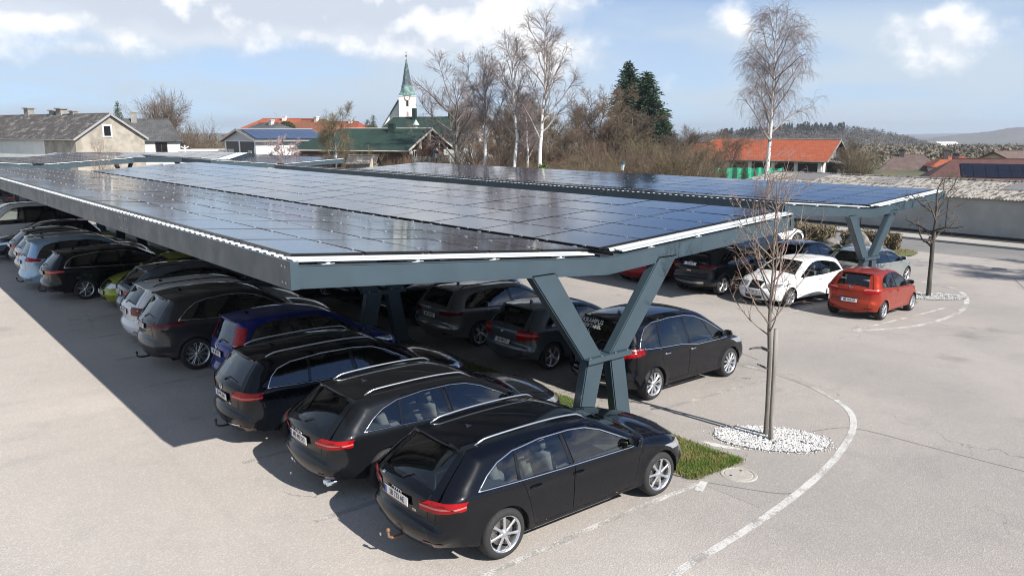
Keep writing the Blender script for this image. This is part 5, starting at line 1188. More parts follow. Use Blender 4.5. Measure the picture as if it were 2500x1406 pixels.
def tubes(P, Rd, n):
    N, k, _ = P.shape; T = np.gradient(P, axis=1); T /= np.linalg.norm(T, axis=2)[..., None] + 1e-9
    ref = np.where(np.abs(T[:, :1, 2:3]) > .9, np.array([1., 0, 0]), np.array([0, 0, 1.])); ref = np.broadcast_to(ref, T.shape); A = np.cross(T, ref); A /= np.linalg.norm(A, axis=2)[..., None] + 1e-9; Bn = np.cross(T, A)
    a = 2 * np.pi * np.arange(n) / n; V = P[:, :, None] + (A[:, :, None] * np.cos(a)[None, None, :, None] + Bn[:, :, None] * np.sin(a)[None, None, :, None]) * Rd[:, :, None, None]
    b = (np.arange(N) * k * n)[:, None, None]; i = (np.arange(k - 1) * n)[None, :, None]; j = np.arange(n)[None, None]; j2 = (np.arange(n) + 1)[None, None] % n
    F = np.stack([b + i + j, b + i + j2, b + i + n + j2, b + i + n + j], -1).reshape(-1, 4); return V.reshape(-1, 3), F
def np_mesh(name, VF, mat, smooth=True):
    V = np.concatenate([v for v, f in VF]); F = []; o = 0
    for v, f in VF: F.append(f + o); o += len(v)
    F = np.concatenate(F); me = bpy.data.meshes.new(name); me.vertices.add(len(V)); me.vertices.foreach_set('co', V.astype(np.float32).ravel())
    k = F.shape[1]; me.loops.add(F.size); me.loops.foreach_set('vertex_index', F.astype(np.int32).ravel()); me.polygons.add(len(F)); me.polygons.foreach_set('loop_start', np.arange(0, F.size, k, dtype=np.int32)); me.polygons.foreach_set('loop_total', np.full(len(F), k, dtype=np.int32))
    if smooth: me.polygons.foreach_set('use_smooth', np.ones(len(F), bool))
    me.materials.append(mat); me.update(calc_edges=True); return me
def tree_meshes(trunk, rt, levels, seed, kb, kt, split=1, limb=None):
    A = grow(trunk, rt, levels, seed); tr = [tubes(*A[0], 10)] if split == 0 or limb else [tubes(*a, 10 if i == 0 else 6) for i, a in enumerate(A[:split + 1])]
    lo = A[1:] if (split == 0) else (A[split + 1:]); out = [np_mesh('trunk', tr, kb)]
    if limb: out.append(np_mesh('limb', [tubes(*a, 6) for a in A[1:split + 1]], limb))
    out.append(np_mesh('crown', [tubes(*a, 5 if (a[1].max() > .02) else 3) for a in lo], kt)); return out
def plant(ms, name, loc, label, rz=0., s=1., sz=None, cat='tree', group=None, part='crown'):
    r = empty(name, loc, rz, label, cat, group); r.scale = (s, s, sz or s)
    for m in ms: ob(m.name.split('.')[0], m, r)
    return r
def path(h, r0, bend, k=9, seed=0, top=.25):
    rng = np.random.default_rng(seed); t = np.linspace(0, 1, k); x = np.cumsum(rng.normal(0, bend, k)); y = np.cumsum(rng.normal(0, bend, k)); x -= x[0]; y -= y[0]
    return np.stack([x, y, t * h], 1), r0 * (1 - (1 - top) * t)
# big weeping birch by the road
tp, rt = path(12.6, .19, .05, 10, 3, .12)
lv = [dict(n=26, t=(.47, .98), even=1, ang=(30, 58), len=(2.4, 3.4), r=.05, r1=.012, seg=6, wig=.11, grav=.02, up=.03, prof=([.47, .55, .7, .85, 1], [1.3, 1.05, .9, .85, .45])), dict(n=13, t=(.12, .98), ang=(25, 60), len=(.9, 1.7), r=.016, r1=.006, seg=4, wig=.14, grav=-.10), dict(n=6, t=(.1, 1), ang=(25, 75), len=(.7, 1.6), r=.0065, r1=.004, seg=5, wig=.10, grav=-.42), dict(n=2, t=(.2, .9), ang=(20, 60), len=(.4, .9), r=.005, r1=.0035, seg=3, wig=.12, grav=-.4)]
T_birch = tree_meshes(tp, rt, lv, 5, K_birch, K_twigb, 1, K_limbw)
plant(T_birch, 'birch_tree', (40.6, 26.1, gz(40.6)), 'tall weeping birch with a white trunk standing alone behind the right carport', .6, .86, .93)
# the birch group
def birch_b(h, seed, spread):
    tp, rt = path(h, .20, .10, 10, seed, .14)
    lv = [dict(n=20, t=(.40, .97), even=1, ang=(18, 42), len=(2.6, 4.2), r=.06, r1=.015, seg=6, wig=.08, grav=.04, prof=([.4, .6, 1], [1.2 * spread, 1.0 * spread, .5])), dict(n=10, t=(.2, .98), ang=(20, 50), len=(.9, 1.8), r=.02, r1=.009, seg=4, wig=.13, grav=-.02), dict(n=6, t=(.1, 1), ang=(20, 60), len=(.6, 1.1), r=.010, r1=.006, seg=3, wig=.15, grav=-.14), dict(n=3, t=(.2, 1), ang=(20, 60), len=(.3, .6), r=.006, r1=.004, seg=2, wig=.15, grav=-.15)]
    return tree_meshes(tp, rt, lv, seed, K_birch, K_twigb, 1, K_limbw)
TB = [birch_b(11.2, 11, 1.0), birch_b(12.6, 12, 1.0), birch_b(13.8, 13, 1.15)]
def lat(px, D): return (px - 1250) / 1987 * D
for m, px, D, s, lb in ((TB[0], 1190, 70, .98, 'birch with a crooked white trunk, leftmost of the birch group'), (TB[1], 1250, 67, .98, 'birch with a forked white trunk, middle of the birch group'), (TB[2], 1325, 65, 1.0, 'whitest birch, with ivy round the foot of its trunk')):
    plant(m, 'birch_tree', V2(lat(px, D), D, -.9), lb, px, s, group='birches behind the right carport')
plant(birch_b(8.5, 17, .6), 'birch_tree', V2(lat(1290, 74), 74, -.9), 'thin young birch between the larger birches', 1., .9, group='birches behind the right carport')
# ivy
rng = np.random.default_rng(4); n = 1500; a = rng.uniform(0, 6.28, n); h = rng.uniform(.3, 3.4, n); r = .24 + rng.uniform(0, .12, n); c = np.stack([r * np.cos(a), r * np.sin(a), h], 1); d1 = rng.normal(0, .06, (n, 3)); d2 = rng.normal(0, .06, (n, 3)); Vi = np.stack([c - d1, c + d2, c + d1, c - d2], 1).reshape(-1, 3)
iv = ob('ivy', np_mesh('ivy', [(Vi, np.arange(n * 4).reshape(-1, 4))], pmat('ivy_leaf', (.05, .11, .015), .6, col2=(.12, .17, .03), vscale=3), False)); iv.location = V2(lat(1325, 65), 65, -.9); tag(iv, 'green ivy climbing the whitest birch trunk', 'ivy')
# round bare trees in several makes
def bare(h, seed, kb, kt, fork=.28, sp=1., rt0=.22, dens=1.25, tw=.013, up=.10):
    tp, rt = path(h * .75, rt0, .07, 8, seed, .2)
    lv = [dict(n=13, t=(fork, .98), even=1, ang=(30, 62), len=(h * .36 * sp, h * .5 * sp), r=rt0 * .36, r1=.02, seg=6, wig=.13, grav=up * .5, up=up), dict(n=9 * dens, t=(.2, .98), ang=(25, 55), len=(h * .15, h * .25), r=.035, r1=.012, seg=4, wig=.16, grav=.04), dict(n=6 * dens, t=(.15, 1), ang=(25, 60), len=(h * .08, h * .14), r=tw * 1.4, r1=tw * .7, seg=3, wig=.18, grav=.03), dict(n=4 * dens, t=(.15, 1), ang=(20, 60), len=(h * .04, h * .08), r=tw * .8, r1=tw * .45, seg=2, wig=.18, grav=.02)]
    return tree_meshes(tp, rt, lv, seed, kb, kt, 1)
TA = [bare(9.5, 21, K_grey, K_twig, .25, 1., .2), bare(9, 22, K_brown, K_twigd, .15, .9, .18), bare(8, 23, K_brown, K_twig, .12, .8, .15), bare(8.5, 24, K_grey, K_lich, .2, 1., .17)]
plant(bare(12, 31, K_grey, K_twigb, .22, 1.15, .26, 1.1), 'bare_tree', V2(lat(1115, 86), 86, -.6), 'broad bare tree with grey bark just right of the church', .4, 1.0, .98)

plant(TA[3], 'bare_tree', V2(lat(815, 82), 82, -.2), 'bare tree in front of the dark green roof', 2., .74, .86)
ORD = ['first', 'second', 'third', 'fourth', 'fifth', 'sixth', 'seventh', 'eighth', 'ninth', 'tenth', 'eleventh', 'twelfth', 'thirteenth', 'fourteenth', 'fifteenth', 'sixteenth', 'seventeenth', 'eighteenth', 'nineteenth', 'twentieth', 'twenty-first', 'twenty-second', 'twenty-third', 'twenty-fourth', 'twenty-fifth', 'twenty-sixth', 'twenty-seventh', 'twenty-eighth', 'twenty-ninth', 'thirtieth']
th = sorted([(1150, 92, 1, .95, 1.0), (1215, 88, 2, .95, 1.0), (1285, 84, 1, .95, .95), (1345, 86, 3, .85, .95), (1385, 82, 2, .9, .85), (1425, 90, 1, .9, .95), (1465, 86, 0, .95, 1.02), (1500, 84, 2, 1.0, .98), (1540, 80, 1, .9, .85), (1595, 82, 3, .8, .6), (1630, 78, 2, .75, .55), (1665, 80, 1, .75, .66), (1700, 76, 3, .6, .55), (1180, 80, 2, .7, .7), (1320, 76, 2, .62, .62), (1440, 75, 2, .68, .66), (1570, 74, 3, .66, .64), (1260, 95, 0, 1.0, .95)])
for i, (px, D, k, s, sz) in enumerate(th):
    where = 'left of the birches' if px < 1190 else 'behind the birches' if px < 1330 else 'between the birches and the firs' if px < 1480 else 'below the tall firs' if px < 1620 else 'right of the tall firs'
    plant(TA[k], 'bare_tree', V2(lat(px, D), D, -.8), f'brown bare tree in the thicket {where}, {ORD[i]} from the left', px * .7, s, sz, group='bare thicket trees')
# shrubs
def shrub(h, seed, kt, n=26):
    tp = np.array([(0, 0, 0), (0, 0, .12)]); lv = [dict(n=n, t=(.1, .99), ang=(8, 48), len=(h * .75, h * 1.1), r=.022, r1=.008, seg=5, wig=.10, grav=.02), dict(n=8, t=(.15, .98), ang=(18, 50), len=(h * .3, h * .5), r=.010, r1=.005, seg=3, wig=.15), dict(n=5, t=(.15, 1), ang=(20, 60), len=(h * .14, h * .26), r=.006, r1=.003, seg=2, wig=.15)]
    return tree_meshes(tp, np.array([.06, .05]), lv, seed, K_brown, kt, 0)
TS = [shrub(2.6, 41, K_twig), shrub(2.4, 42, K_lich), shrub(2.2, 43, K_twigd)]
rs = random.Random(9)
for i, px in enumerate(range(1045, 1720, 24)):
    D = 67 + rs.uniform(0, 9) + (4 if px < 1150 else 0); s = rs.uniform(1.1, 1.75)
    plant(TS[i % 3], 'shrub', V2(lat(px, D), D, -.9), f'leafless brown shrub behind the right carport, {ORD[i]} from the left along the thicket', rs.uniform(0, 6), s, s * rs.uniform(.95, 1.25), 'shrub', 'shrubs at the foot of the thicket')
plant(shrub(2.6, 45, K_twig, 60), 'bare_tree', V2(lat(402, 150), 150, 1.8), 'large round bare tree rising behind the white farm annexe', 1., 3.1, 3.7)
for px, D, k, s, lb in ((485, 112, 0, 2.1, 'brown leafless bush left of the white garage'), (520, 108, 1, 1.7, 'olive leafless bush beside the dark garage doors'), (455, 125, 2, 2.2, 'tall leafless bush below the round bare tree'), (880, 84, 1, 1.5, 'leafless bush beside the small wooden hut'), (960, 80, 0, 1.2, 'leafless bush under the balcony of the dark timber house'), (1010, 78, 2, 1.2, 'leafless bush right of the small wooden hut'), (2110, 93, 1, 1.75, 'round olive bush right of the red roofed barn'), (2085, 100, 2, 1.9, 'bare bush behind the round olive bush'), (1765, 83, 0, 1.2, 'leafless bush in front of the green netting'), (2330, 82, 0, .9, 'leafless bush in front of the brick red roof')):
    plant(TS[k], 'shrub', V2(lat(px, D), D, -.6 if px < 1500 else -1.2), lb, px, s, s * (1.25 if px in (485, 455) else 1), 'shrub')
plant(shrub(2.0, 47, pmat('forsythia_twig', (.36, .27, .07), .9, var=.3, vscale=2), 34), 'shrub', V2(lat(2178, 91), 91, -1.2), 'yellow flowering bush beside the round olive bush', 0, .95, .8, 'shrub')
plant(bare(4.4, 33, K_dark, K_bloss, .12, 1.1, .14, 1., .012, .05), 'fruit_tree', V2(lat(690, 80), 80, -.2), 'fruit tree in pale pink blossom before the white garage', 1., 1.)
for px, D, k, s, lb in ((1790, 92, 0, .62, 'small bare tree left of the red roofed barn'), (2070, 104, 1, .55, 'small bare tree beside the gable of the barn'), (1730, 88, 3, .55, 'low bare tree before the green netting')):
    plant(TA[k], 'bare_tree', V2(lat(px, D), D, -1.2), lb, 3., s)
# tree outside the frame whose branches shade the corner of the lot
plant(TA[1], 'bare_tree', (39.5, 3.2, gz(39.5)), 'bare street tree beside the lot, right of the picture', 0, 1.0, .9)
plant(TA[2], 'bare_tree', (45.0, 4.2, gz(41)), 'second bare street tree beside the road, right of the picture', 2, 1.0, .9)
# young staked tree in front
tp = np.array([(0, 0, -.05), (.0, .01, .5), (.01, 0, 1.0), (.02, .02, 1.5), (.05, .02, 1.95), (.06, .03, 2.4), (.05, .05, 2.95), (.07, .04, 3.5), (.06, .06, 4.1), (.08, .05, 4.55)]); rt = np.array([.045, .039, .036, .035, .035, .024, .018, .012, .008, .003])
lv = [dict(n=29, t=(.42, .93), even=1, ang=(30, 56), len=(1.05, 1.5), r=.015, r1=.004, seg=8, wig=.085, grav=.07, up=.08, prof=([.42, .5, .6, .95], [.95, 1.15, 1.05, .55])), dict(n=6, t=(.25, .98), ang=(28, 65), len=(.3, .62), r=.0058, r1=.003, seg=5, wig=.17, grav=.03), dict(n=2.5, t=(.2, 1), ang=(25, 60), len=(.12, .28), r=.004, r1=.002, seg=3, wig=.2, grav=.02)]
A = grow(tp, rt, lv, 61); T_young = [np_mesh('trunk', [tubes(*A[0], 10)], K_grey), np_mesh('limb', [tubes(*A[1], 6)], pmat('young_limb', (.26, .22, .18), .85, col2=(.20, .12, .10), vscale=2)), np_mesh('crown', [tubes(*a, 4) for a in A[2:]], K_twigr)]
yt = plant(T_young, 'young_tree', (11.93, 7.36, gz(11.93)), 'slim young leafless tree with reddish twigs tied to a wooden stake', 2.1)
st = MB(); st.tube([(0, 0, -.1), (0, 0, .4), (.004, 0, 1.2), (-.006, .0, 1.97)], [.041, .040, .039, .037], 14); so = st.build('stake', bark('stake_wood', (.20, .18, .155), (.30, .275, .245), (14, 14, 1.), (.35, .65)), None, True, loc=(11.80, 7.18, gz(11.8))); tag(so, 'round grey wooden stake supporting the young tree', 'stake')
so.rotation_euler = (R(-1.5), R(1.2), 0)
for ang in (0.9, -2.0, 2.6):
    pass
stub = MB(); stub.tube([(0, 0, 0), (-.14, .06, .06), (-.26, .12, .05), (-.33, .13, .035)], [.028, .024, .018, .012], 8); stub.build('broken_branch', K_dark, yt, True, loc=(.02, .02, 1.55), rot=(0, 0, -2.4))
stub = MB(); stub.tube([(0, 0, 0), (-.10, .05, .05), (-.2, .09, .10)], [.022, .018, .012], 8); stub.build('broken_branch', K_dark, yt, True, loc=(.01, .01, 1.22), rot=(0, 0, -2.3))
plant(T_young, 'young_tree', (11.3, 50.2, gz(11.3)), 'thin young tree showing above the gap between the two left carports', .3, 1.0)
# pruned tree at the end of the far carport
tp = np.array([(0, 0, -.05), (.02, 0, .7), (.0, .03, 1.4), (.03, .02, 1.9), (-.02, .03, 2.5), (.04, .0, 3.0), (.0, .05, 3.5)]); rt = np.array([.085, .072, .068, .068, .05, .034, .014])
lv = [dict(n=13, t=(.42, .92), even=1, ang=(38, 66), len=(1.0, 1.5), r=.036, r1=.012, seg=6, wig=.20, grav=.05), dict(n=5, t=(.3, 1), ang=(30, 70), len=(.28, .6), r=.014, r1=.006, seg=4, wig=.22, grav=.03), dict(n=3, t=(.3, 1), ang=(30, 70), len=(.1, .25), r=.008, r1=.005, seg=2, wig=.2)]
plant(tree_meshes(tp, rt, lv, 71, K_dark, K_twigd, 1), 'pruned_tree', (29.9, 12.2, gz(29.9)), 'gnarled dark pruned tree at the right end of the far carport', 1.2, 1.08)
# conifers
def conifer(h, rad, seed, mat, n=300, droop=.25, card=.34, trunk=True):
    rng = np.random.default_rng(seed); Vs = []; 
    for i in range(n):
        t = i / n; z = h * (.05 + .93 * t); L = rad * (1 - t) ** .68 * rng.uniform(.72, 1.12) + .15; az = i * 2.39996 + rng.normal(0, .3); k = max(3, int(L / .16))
        for j in range(k):
            u = (j + .6) / k; r = L * u
            for q in range(4):
                c = np.array([r * math.cos(az), r * math.sin(az), z - droop * r - .06 * r * r + .25 * max(0, u - .7)]) + rng.normal(0, .10 + .05 * u, 3); sz = card * rng.uniform(.5, 1.1) * (.6 + .4 * (1 - t)); d = np.array([math.cos(az + rng.normal(0, .7)), math.sin(az + rng.normal(0, .7)), rng.normal(-.1, .25)]) * sz; w = np.cross(d, rng.normal(size=3)); w *= sz * .34 / (np.linalg.norm(w) + 1e-9)
                Vs.append([c - w * .7, c + w * .7, c + d + w * .2, c + d - w * .2])
    Vs = np.array(Vs).reshape(-1, 3); ms = [np_mesh('crown', [(Vs, np.arange(len(Vs)).reshape(-1, 4))], mat, False)]
    tp, rt = path(h, .22, .02, 6, seed, .1); ms.insert(0, np_mesh('trunk', [tubes(tp[None], rt[None], 8)], K_dark)); return ms
L_fir = pmat('fir_needle', (.028, .062, .030), .75, col2=(.055, .09, .045), vscale=1.2, thr=(.4, .7)); L_ever = pmat('evergreen_leaf', (.035, .055, .018), .75, col2=(.06, .075, .028), vscale=1.5)
T_fir = conifer(16, 5.2, 81, L_fir, 420, .30, .60)
plant(T_fir, 'fir_tree', V2(lat(1532, 96), 96, -1.0), 'tall dark fir, taller of the pair beside the thicket', 0, .86, .895)
plant(T_fir, 'fir_tree', V2(lat(1575, 94), 94, -1.0), 'tall dark fir, lower and broader of the pair', 2., 1.0, .81)
plant(T_fir, 'fir_tree', V2(lat(1612, 92), 92, -1.0), 'short dark fir at the right edge of the pair', 4., .72, .52)
T_ev = conifer(5, 1.7, 82, L_ever, 120, .12, .3)
for px, D, s, sz, z, lb in ((292, 118, .72, 1.2, 3.4, 'small dark evergreen behind the farmhouse roof'), (898, 128, .8, 1.0, 2.0, 'dark evergreen left of the church'), (912, 130, .8, 1.15, 2.0, 'pointed dark evergreen nearest the church'), (1765, 80, .45, .62, -1.2, 'small dark conifer before the green netting'), (1822, 84, .55, .55, -1.2, 'low dark conifer at the right of the green netting')):
    plant(T_ev, 'evergreen_tree', V2(lat(px, D), D, z), lb, px, s, sz)
# round clipped evergreen
rng = np.random.default_rng(3); n = 2600; d = rng.normal(size=(n, 3)); d /= np.linalg.norm(d, axis=1)[:, None]; c = d * (1.25 * rng.uniform(.8, 1.0, n) ** .5)[:, None]; w1 = rng.normal(0, .10, (n, 3)); w2 = rng.normal(0, .10, (n, 3)); Vv = np.stack([c - w1, c + w2, c + w1, c - w2], 1).reshape(-1, 3)
T_ball = [np_mesh('crown', [(Vv, np.arange(n * 4).reshape(-1, 4))], L_ever, False), np_mesh('trunk', [tubes(np.array([[(0, 0, -4.), (0, 0, -.5)]]), np.array([[.12, .1]]), 6)], K_dark)]
plant(T_ball, 'round_bush', V2(lat(700, 138), 138, 5.55), 'round green treetop in front of the orange roofs', 0, 1.15, .95, 'tree')
# ---------------------------------------------------------------- buildings
def roofmat(name, c1, c2, sx=3., sz=4., var=.3, thr=(.4, .62)):
    """tiles: courses and joints from a brick pattern over mottled colour"""
    m = bpy.data.materials.new(name); m.use_nodes = True; g = NT(m.node_tree); b = g.n['Principled BSDF']; v = g.node('ShaderNodeTexCoord').outputs['Object']
    sp = g.node('ShaderNodeSeparateXYZ'); g.l.new(v, sp.inputs[0]); cb = g.node('ShaderNodeCombineXYZ'); g.l.new(sp.outputs[0], cb.inputs[0]); g.l.new(g.math('MULTIPLY', sp.outputs[2], 1.6), cb.inputs[1])
    br = g.node('ShaderNodeTexBrick'); br.inputs['Scale'].default_value = 1; br.inputs['Brick Width'].default_value = 1 / sx; br.inputs['Row Height'].default_value = 1 / sz; br.inputs['Mortar Size'].default_value = .02; br.inputs['Color1'].default_value = (1, 1, 1, 1); br.inputs['Color2'].default_value = (.72, .72, .72, 1); br.inputs['Mortar'].default_value = (.35, .35, .35, 1); g.l.new(cb.outputs[0], br.inputs['Vector'])
    n = g.math('ADD', g.math('MULTIPLY', g.noise(1.1, 5, .7, v), .6), g.math('MULTIPLY', g.noise(7, 3, .7, v), .4)); c = g.mix(g.smooth(n, *thr), (*c1, 1), (*c2, 1)); c = g.mix(.75, c, br.outputs[0], 'MULTIPLY'); g.l.new(c, b.inputs['Base Color']); b.inputs['Roughness'].default_value = .85
    bn = g.node('ShaderNodeBump'); bn.inputs['Strength'].default_value = .4; bn.inputs['Distance'].default_value = .05; g.l.new(br.outputs['Fac'], bn.inputs['Height']); bn.invert = True; g.l.new(bn.outputs[0], b.inputs['Normal']); return m
def plaster(name, c1, c2, sc=.7, thr=(.45, .65), bump=.3): return pmat(name, c1, .92, col2=c2, vscale=sc, thr=thr, var=.06, bump=bump, bscale=14, detail=6)
W_white = plaster('white_render', (.80, .79, .77), (.74, .73, .70)); W_old = plaster('weathered_render', (.40, .36, .30), (.27, .245, .205), .9, (.35, .65), .6); W_beige = plaster('beige_render', (.55, .47, .34), (.5, .43, .32)); W_blue = plaster('pale_blue_render', (.55, .62, .68), (.5, .58, .64)); W_wood = pmat('dark_timber', (.075, .045, .028), .8, col2=(.11, .062, .035), vscale=1.5, bump=.4, bscale=10); W_grey = pmat('weathered_boards', (.26, .255, .245), .85, col2=(.18, .175, .165), vscale=1.2, bump=.4, bscale=12); W_conc = plaster('old_concrete', (.52, .51, .48), (.38, .375, .355), .35, (.38, .68), .5)
R_old = roofmat('mottled_grey_tiles', (.075, .066, .060), (.33, .31, .285), 3.2, 3.6, thr=(.50, .62)); R_slate = roofmat('dark_grey_tiles', (.075, .075, .077), (.115, .115, .118), 2.2, 2.6); R_or = roofmat('orange_tiles', (.44, .115, .045), (.36, .10, .05), 3, 3.5); R_or2 = roofmat('brownish_orange_tiles', (.26, .10, .06), (.33, .12, .06), 3, 3.5); R_or3 = roofmat('dark_orange_tiles', (.30, .075, .04), (.36, .09, .045), 3, 3.5); R_green = roofmat('dark_green_sheet', (.012, .036, .026), (.018, .048, .035), .9, .4, thr=(.35, .7)); R_red = roofmat('brick_red_tiles', (.115, .052, .046), (.15, .065, .055), 3.3, 3.3); R_br = roofmat('brown_tiles', (.13, .085, .075), (.20, .145, .125), 3, 3.3); R_barn = roofmat('barn_tiles', (.42, .10, .04), (.34, .085, .04), 3., 3.)
M_pane = pmat('dark_pane', (.012, .014, .016), .08, spec=.6); M_wframe = pmat('white_frame', (.78, .78, .76), .5); M_copper = pmat('green_copper', (.19, .33, .29), .6, col2=(.07, .115, .11), vscale=.8, thr=(.35, .6), bump=.2, bscale=3); M_copperd = pmat('dark_copper', (.05, .075, .085), .55, col2=(.16, .26, .24), vscale=.9, thr=(.5, .72), bump=.2, bscale=3); M_gold = pmat('gilded_ball', (.75, .48, .12), .25, 1.0); M_tin = pmat('roof_edge_tin', (.42, .42, .41), .5, .4); M_void = pmat('dark_opening', (.010, .010, .010), .9); M_chim = plaster('chimney_render', (.30, .285, .26), (.24, .225, .205))
def house(name, org, xdir, L, W, eave, ridge, wall, roof, label, base=-3., over=.4, hip0=0., hip1=0., th=.16, gable=None, cat='house', edge=None, group=None):
    """org, xdir in survey axes (lat, dep). local x along the ridge, front wall at y=0, gables at x=0 and x=L"""
    d = Vector(xdir).normalized(); wd = AX_R * d.x + AX_F * d.y
    r = empty(name, V2(org[0], org[1], 0), math.atan2(wd.y, wd.x), label, cat, group); b = MB(); m2 = W / 2
    rise = (ridge - eave) / m2
    if hip0 or hip1 or True:
        V = [(0, 0, base), (L, 0, base), (L, W, base), (0, W, base), (0, 0, eave), (L, 0, eave), (L, W, eave), (0, W, eave)]
        b.add(V, [(0, 1, 5, 4), (1, 2, 6, 5), (2, 3, 7, 6), (3, 0, 4, 7)])
        for x, h, fl in ((0, hip0, 0), (L, hip1, 1)):
            if not h: b.add([(x, 0, eave), (x, W, eave), (x, m2, ridge - .05)], [(0, 1, 2) if fl else (1, 0, 2)], 1 if gable else 0)
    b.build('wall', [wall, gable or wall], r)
    x0, x1 = (-over if not hip0 else -over), L + over; rx0, rx1 = (x0 if not hip0 else hip0), (x1 if not hip1 else L - hip1); ze = eave - rise * over
    ro = None
    for s, y in ((0, -over), (1, W + over)):
        b = MB(); P = [Vector((x0, y, ze)), Vector((x1, y, ze)), Vector((rx1, m2, ridge)), Vector((rx0, m2, ridge))]; n = (P[1] - P[0]).cross(P[3] - P[0]).normalized() * th; n = n if n.z > 0 else -n
        V = P + [p + n for p in P]; F = [(3, 2, 1, 0), (4, 5, 6, 7), (0, 1, 5, 4), (1, 2, 6, 5), (2, 3, 7, 6), (3, 0, 4, 7)]
        b.add(V, F if s == 0 else [f[::-1] for f in F]); ro_ = b.build('roof', roof, r); ro = ro or ro_
    for h, xe, xr, fl in ((hip0, x0, rx0, 0), (hip1, x1, rx1, 1)):
        if h:
            b = MB(); P = [Vector((xe, -over, ze)), Vector((xe, W + over, ze)), Vector((xr, m2, ridge))]; n = (P[1] - P[0]).cross(P[2] - P[0]).normalized() * th; n = n if n.z > 0 else -n; b.add(P + [p + n for p in P], [(0, 1, 2), (5, 4, 3), (0, 3, 4, 1), (1, 4, 5, 2), (2, 5, 3, 0)]); b.build('roof', roof, r)
    b = MB(); b.bar((rx0, m2, ridge + th + .02), (rx1, m2, ridge + th + .02), .26, .12, bev=.04); b.build('ridge_cap', edge or roof, ro)
    if edge:
        for x, h in ((x0, hip0), (x1, hip1)):
            if not h:
                for y in (-over, W + over): k = MB(); k.bar((x, y, ze + th * .4), (x, m2, ridge + th * .4), .06, .22); k.build('bargeboard', edge, r)
        k = MB(); k.tube([(x0, -over - .05, ze + .05), (x1, -over - .05, ze + .05)], .07, 6); k.build('gutter', edge, r)
    r['roof_ref'] = ro.name; return r, dict(L=L, W=W, eave=eave, ridge=ridge, over=over, rise=rise, th=th, ro=ro)
def win(h, face, u, z, w, hh, pane=None, frame=None, fw=.09, mull=1):
    r, q = h
    def pt(a, zz, o): return (a, -o, zz) if face == 'f' else (-o, a, zz) if face == 'g0' else (q['L'] + o, a, zz)
    def bx(b, a0, a1, z0, z1, o0, o1):
        V = [pt(a, zz, o) for o in (o0, o1) for a, zz in ((a0, z0), (a1, z0), (a1, z1), (a0, z1))]; b.add(V, [(0, 1, 2, 3), (7, 6, 5, 4), (0, 4, 5, 1), (1, 5, 6, 2), (2, 6, 7, 3), (3, 7, 4, 0)])
    b = MB(); bx(b, u - w / 2 - fw, u - w / 2, z - fw, z + hh + fw, -.02, .06); bx(b, u + w / 2, u + w / 2 + fw, z - fw, z + hh + fw, -.02, .06); bx(b, u - w / 2, u + w / 2, z - fw, z, -.02, .08); bx(b, u - w / 2, u + w / 2, z + hh, z + hh + fw, -.02, .06)
    for i in range(mull): a = u - w / 2 + w * (i + 1) / (mull + 1); bx(b, a - .03, a + .03, z, z + hh, -.02, .05)
    o = b.build('window', frame or M_wframe, r); b = MB(); bx(b, u - w / 2, u + w / 2, z, z + hh, -.02, .02); b.build('pane', pane or M_pane, o); return o
def chimney(h, x, y, w, z0, z1, mat=None, cap=True):
    b = MB(); b.box(x - w / 2, x + w / 2, y - w * .4, y + w * .4, z0, z1)
    if cap: b.box(x - w * .65, x + w * .65, y - w * .55, y + w * .55, z1 - .02, z1 + .10)
    return b.build('chimney', mat or M_chim, h[1]['ro'])
def P2(px, D): return Vector((lat(px, D), D))
def solar_array(h, x0, z_off, nx, ny, pw, ph, t0, mat, frame=None):
    """modules laid on the front slope; t0 = distance up the slope from the eave"""
    r, q = h; sl = math.atan(q['rise']); b = MB(); b.box(-pw / 2 + .02, pw / 2 - .02, -ph / 2 + .02, ph / 2 - .02, 0, .04); me = b.me('solar_module', mat)
    for i in range(nx):
        for j in range(ny):
            t = t0 + (j + .5) * ph; y = -q['over'] + t * math.cos(sl); z = q['eave'] - q['rise'] * q['over'] + t * math.sin(sl) + q['th'] / math.cos(sl) + .06
            ob('solar_module', me, r, (x0 + (i + .5) * pw, y, z), (sl, 0, 0))
# farmhouse at the left
c = P2(180, 92); l = Vector((-.847, .527)); h = house('farmhouse', c + l * 46, -l, 46, 8.6, 4.35, 7.05, W_old, R_old, 'long old farmhouse with a mottled grey roof and a stained gable', over=.35, edge=M_tin)
win(h, 'g1', 3.9, 4.6, .85, 1.15, mull=0, fw=.16)
b = MB(); b.box(0, 39.5, -.012, 0, -2, 4.3); b.build('render_coat', W_white, h[0])
for x, w, z in ((28.5, 1.0, 8.0), (34.3, .95, 7.65), (36.0, 1.05, 7.85), (38.6, .8, 7.5)): chimney(h, x, 3.6 if w > 1.05 else 4.4, w, 6.2, z)
# white annexe
o = P2(285, 106); h = house('farm_annexe', o, (.926, .379), 7.5, 8, 3.95, 6.6, W_white, R_slate, 'white farm annexe with a dark grey roof, right of the stained gable', hip1=1.2, over=.35)
win(h, 'f', 5.2, 2.1, 1.3, 1.6, mull=1, frame=pmat('brown_frame', (.10, .045, .02), .6)); chimney(h, 2.0, 3.5, .7, 5.6, 7.6)
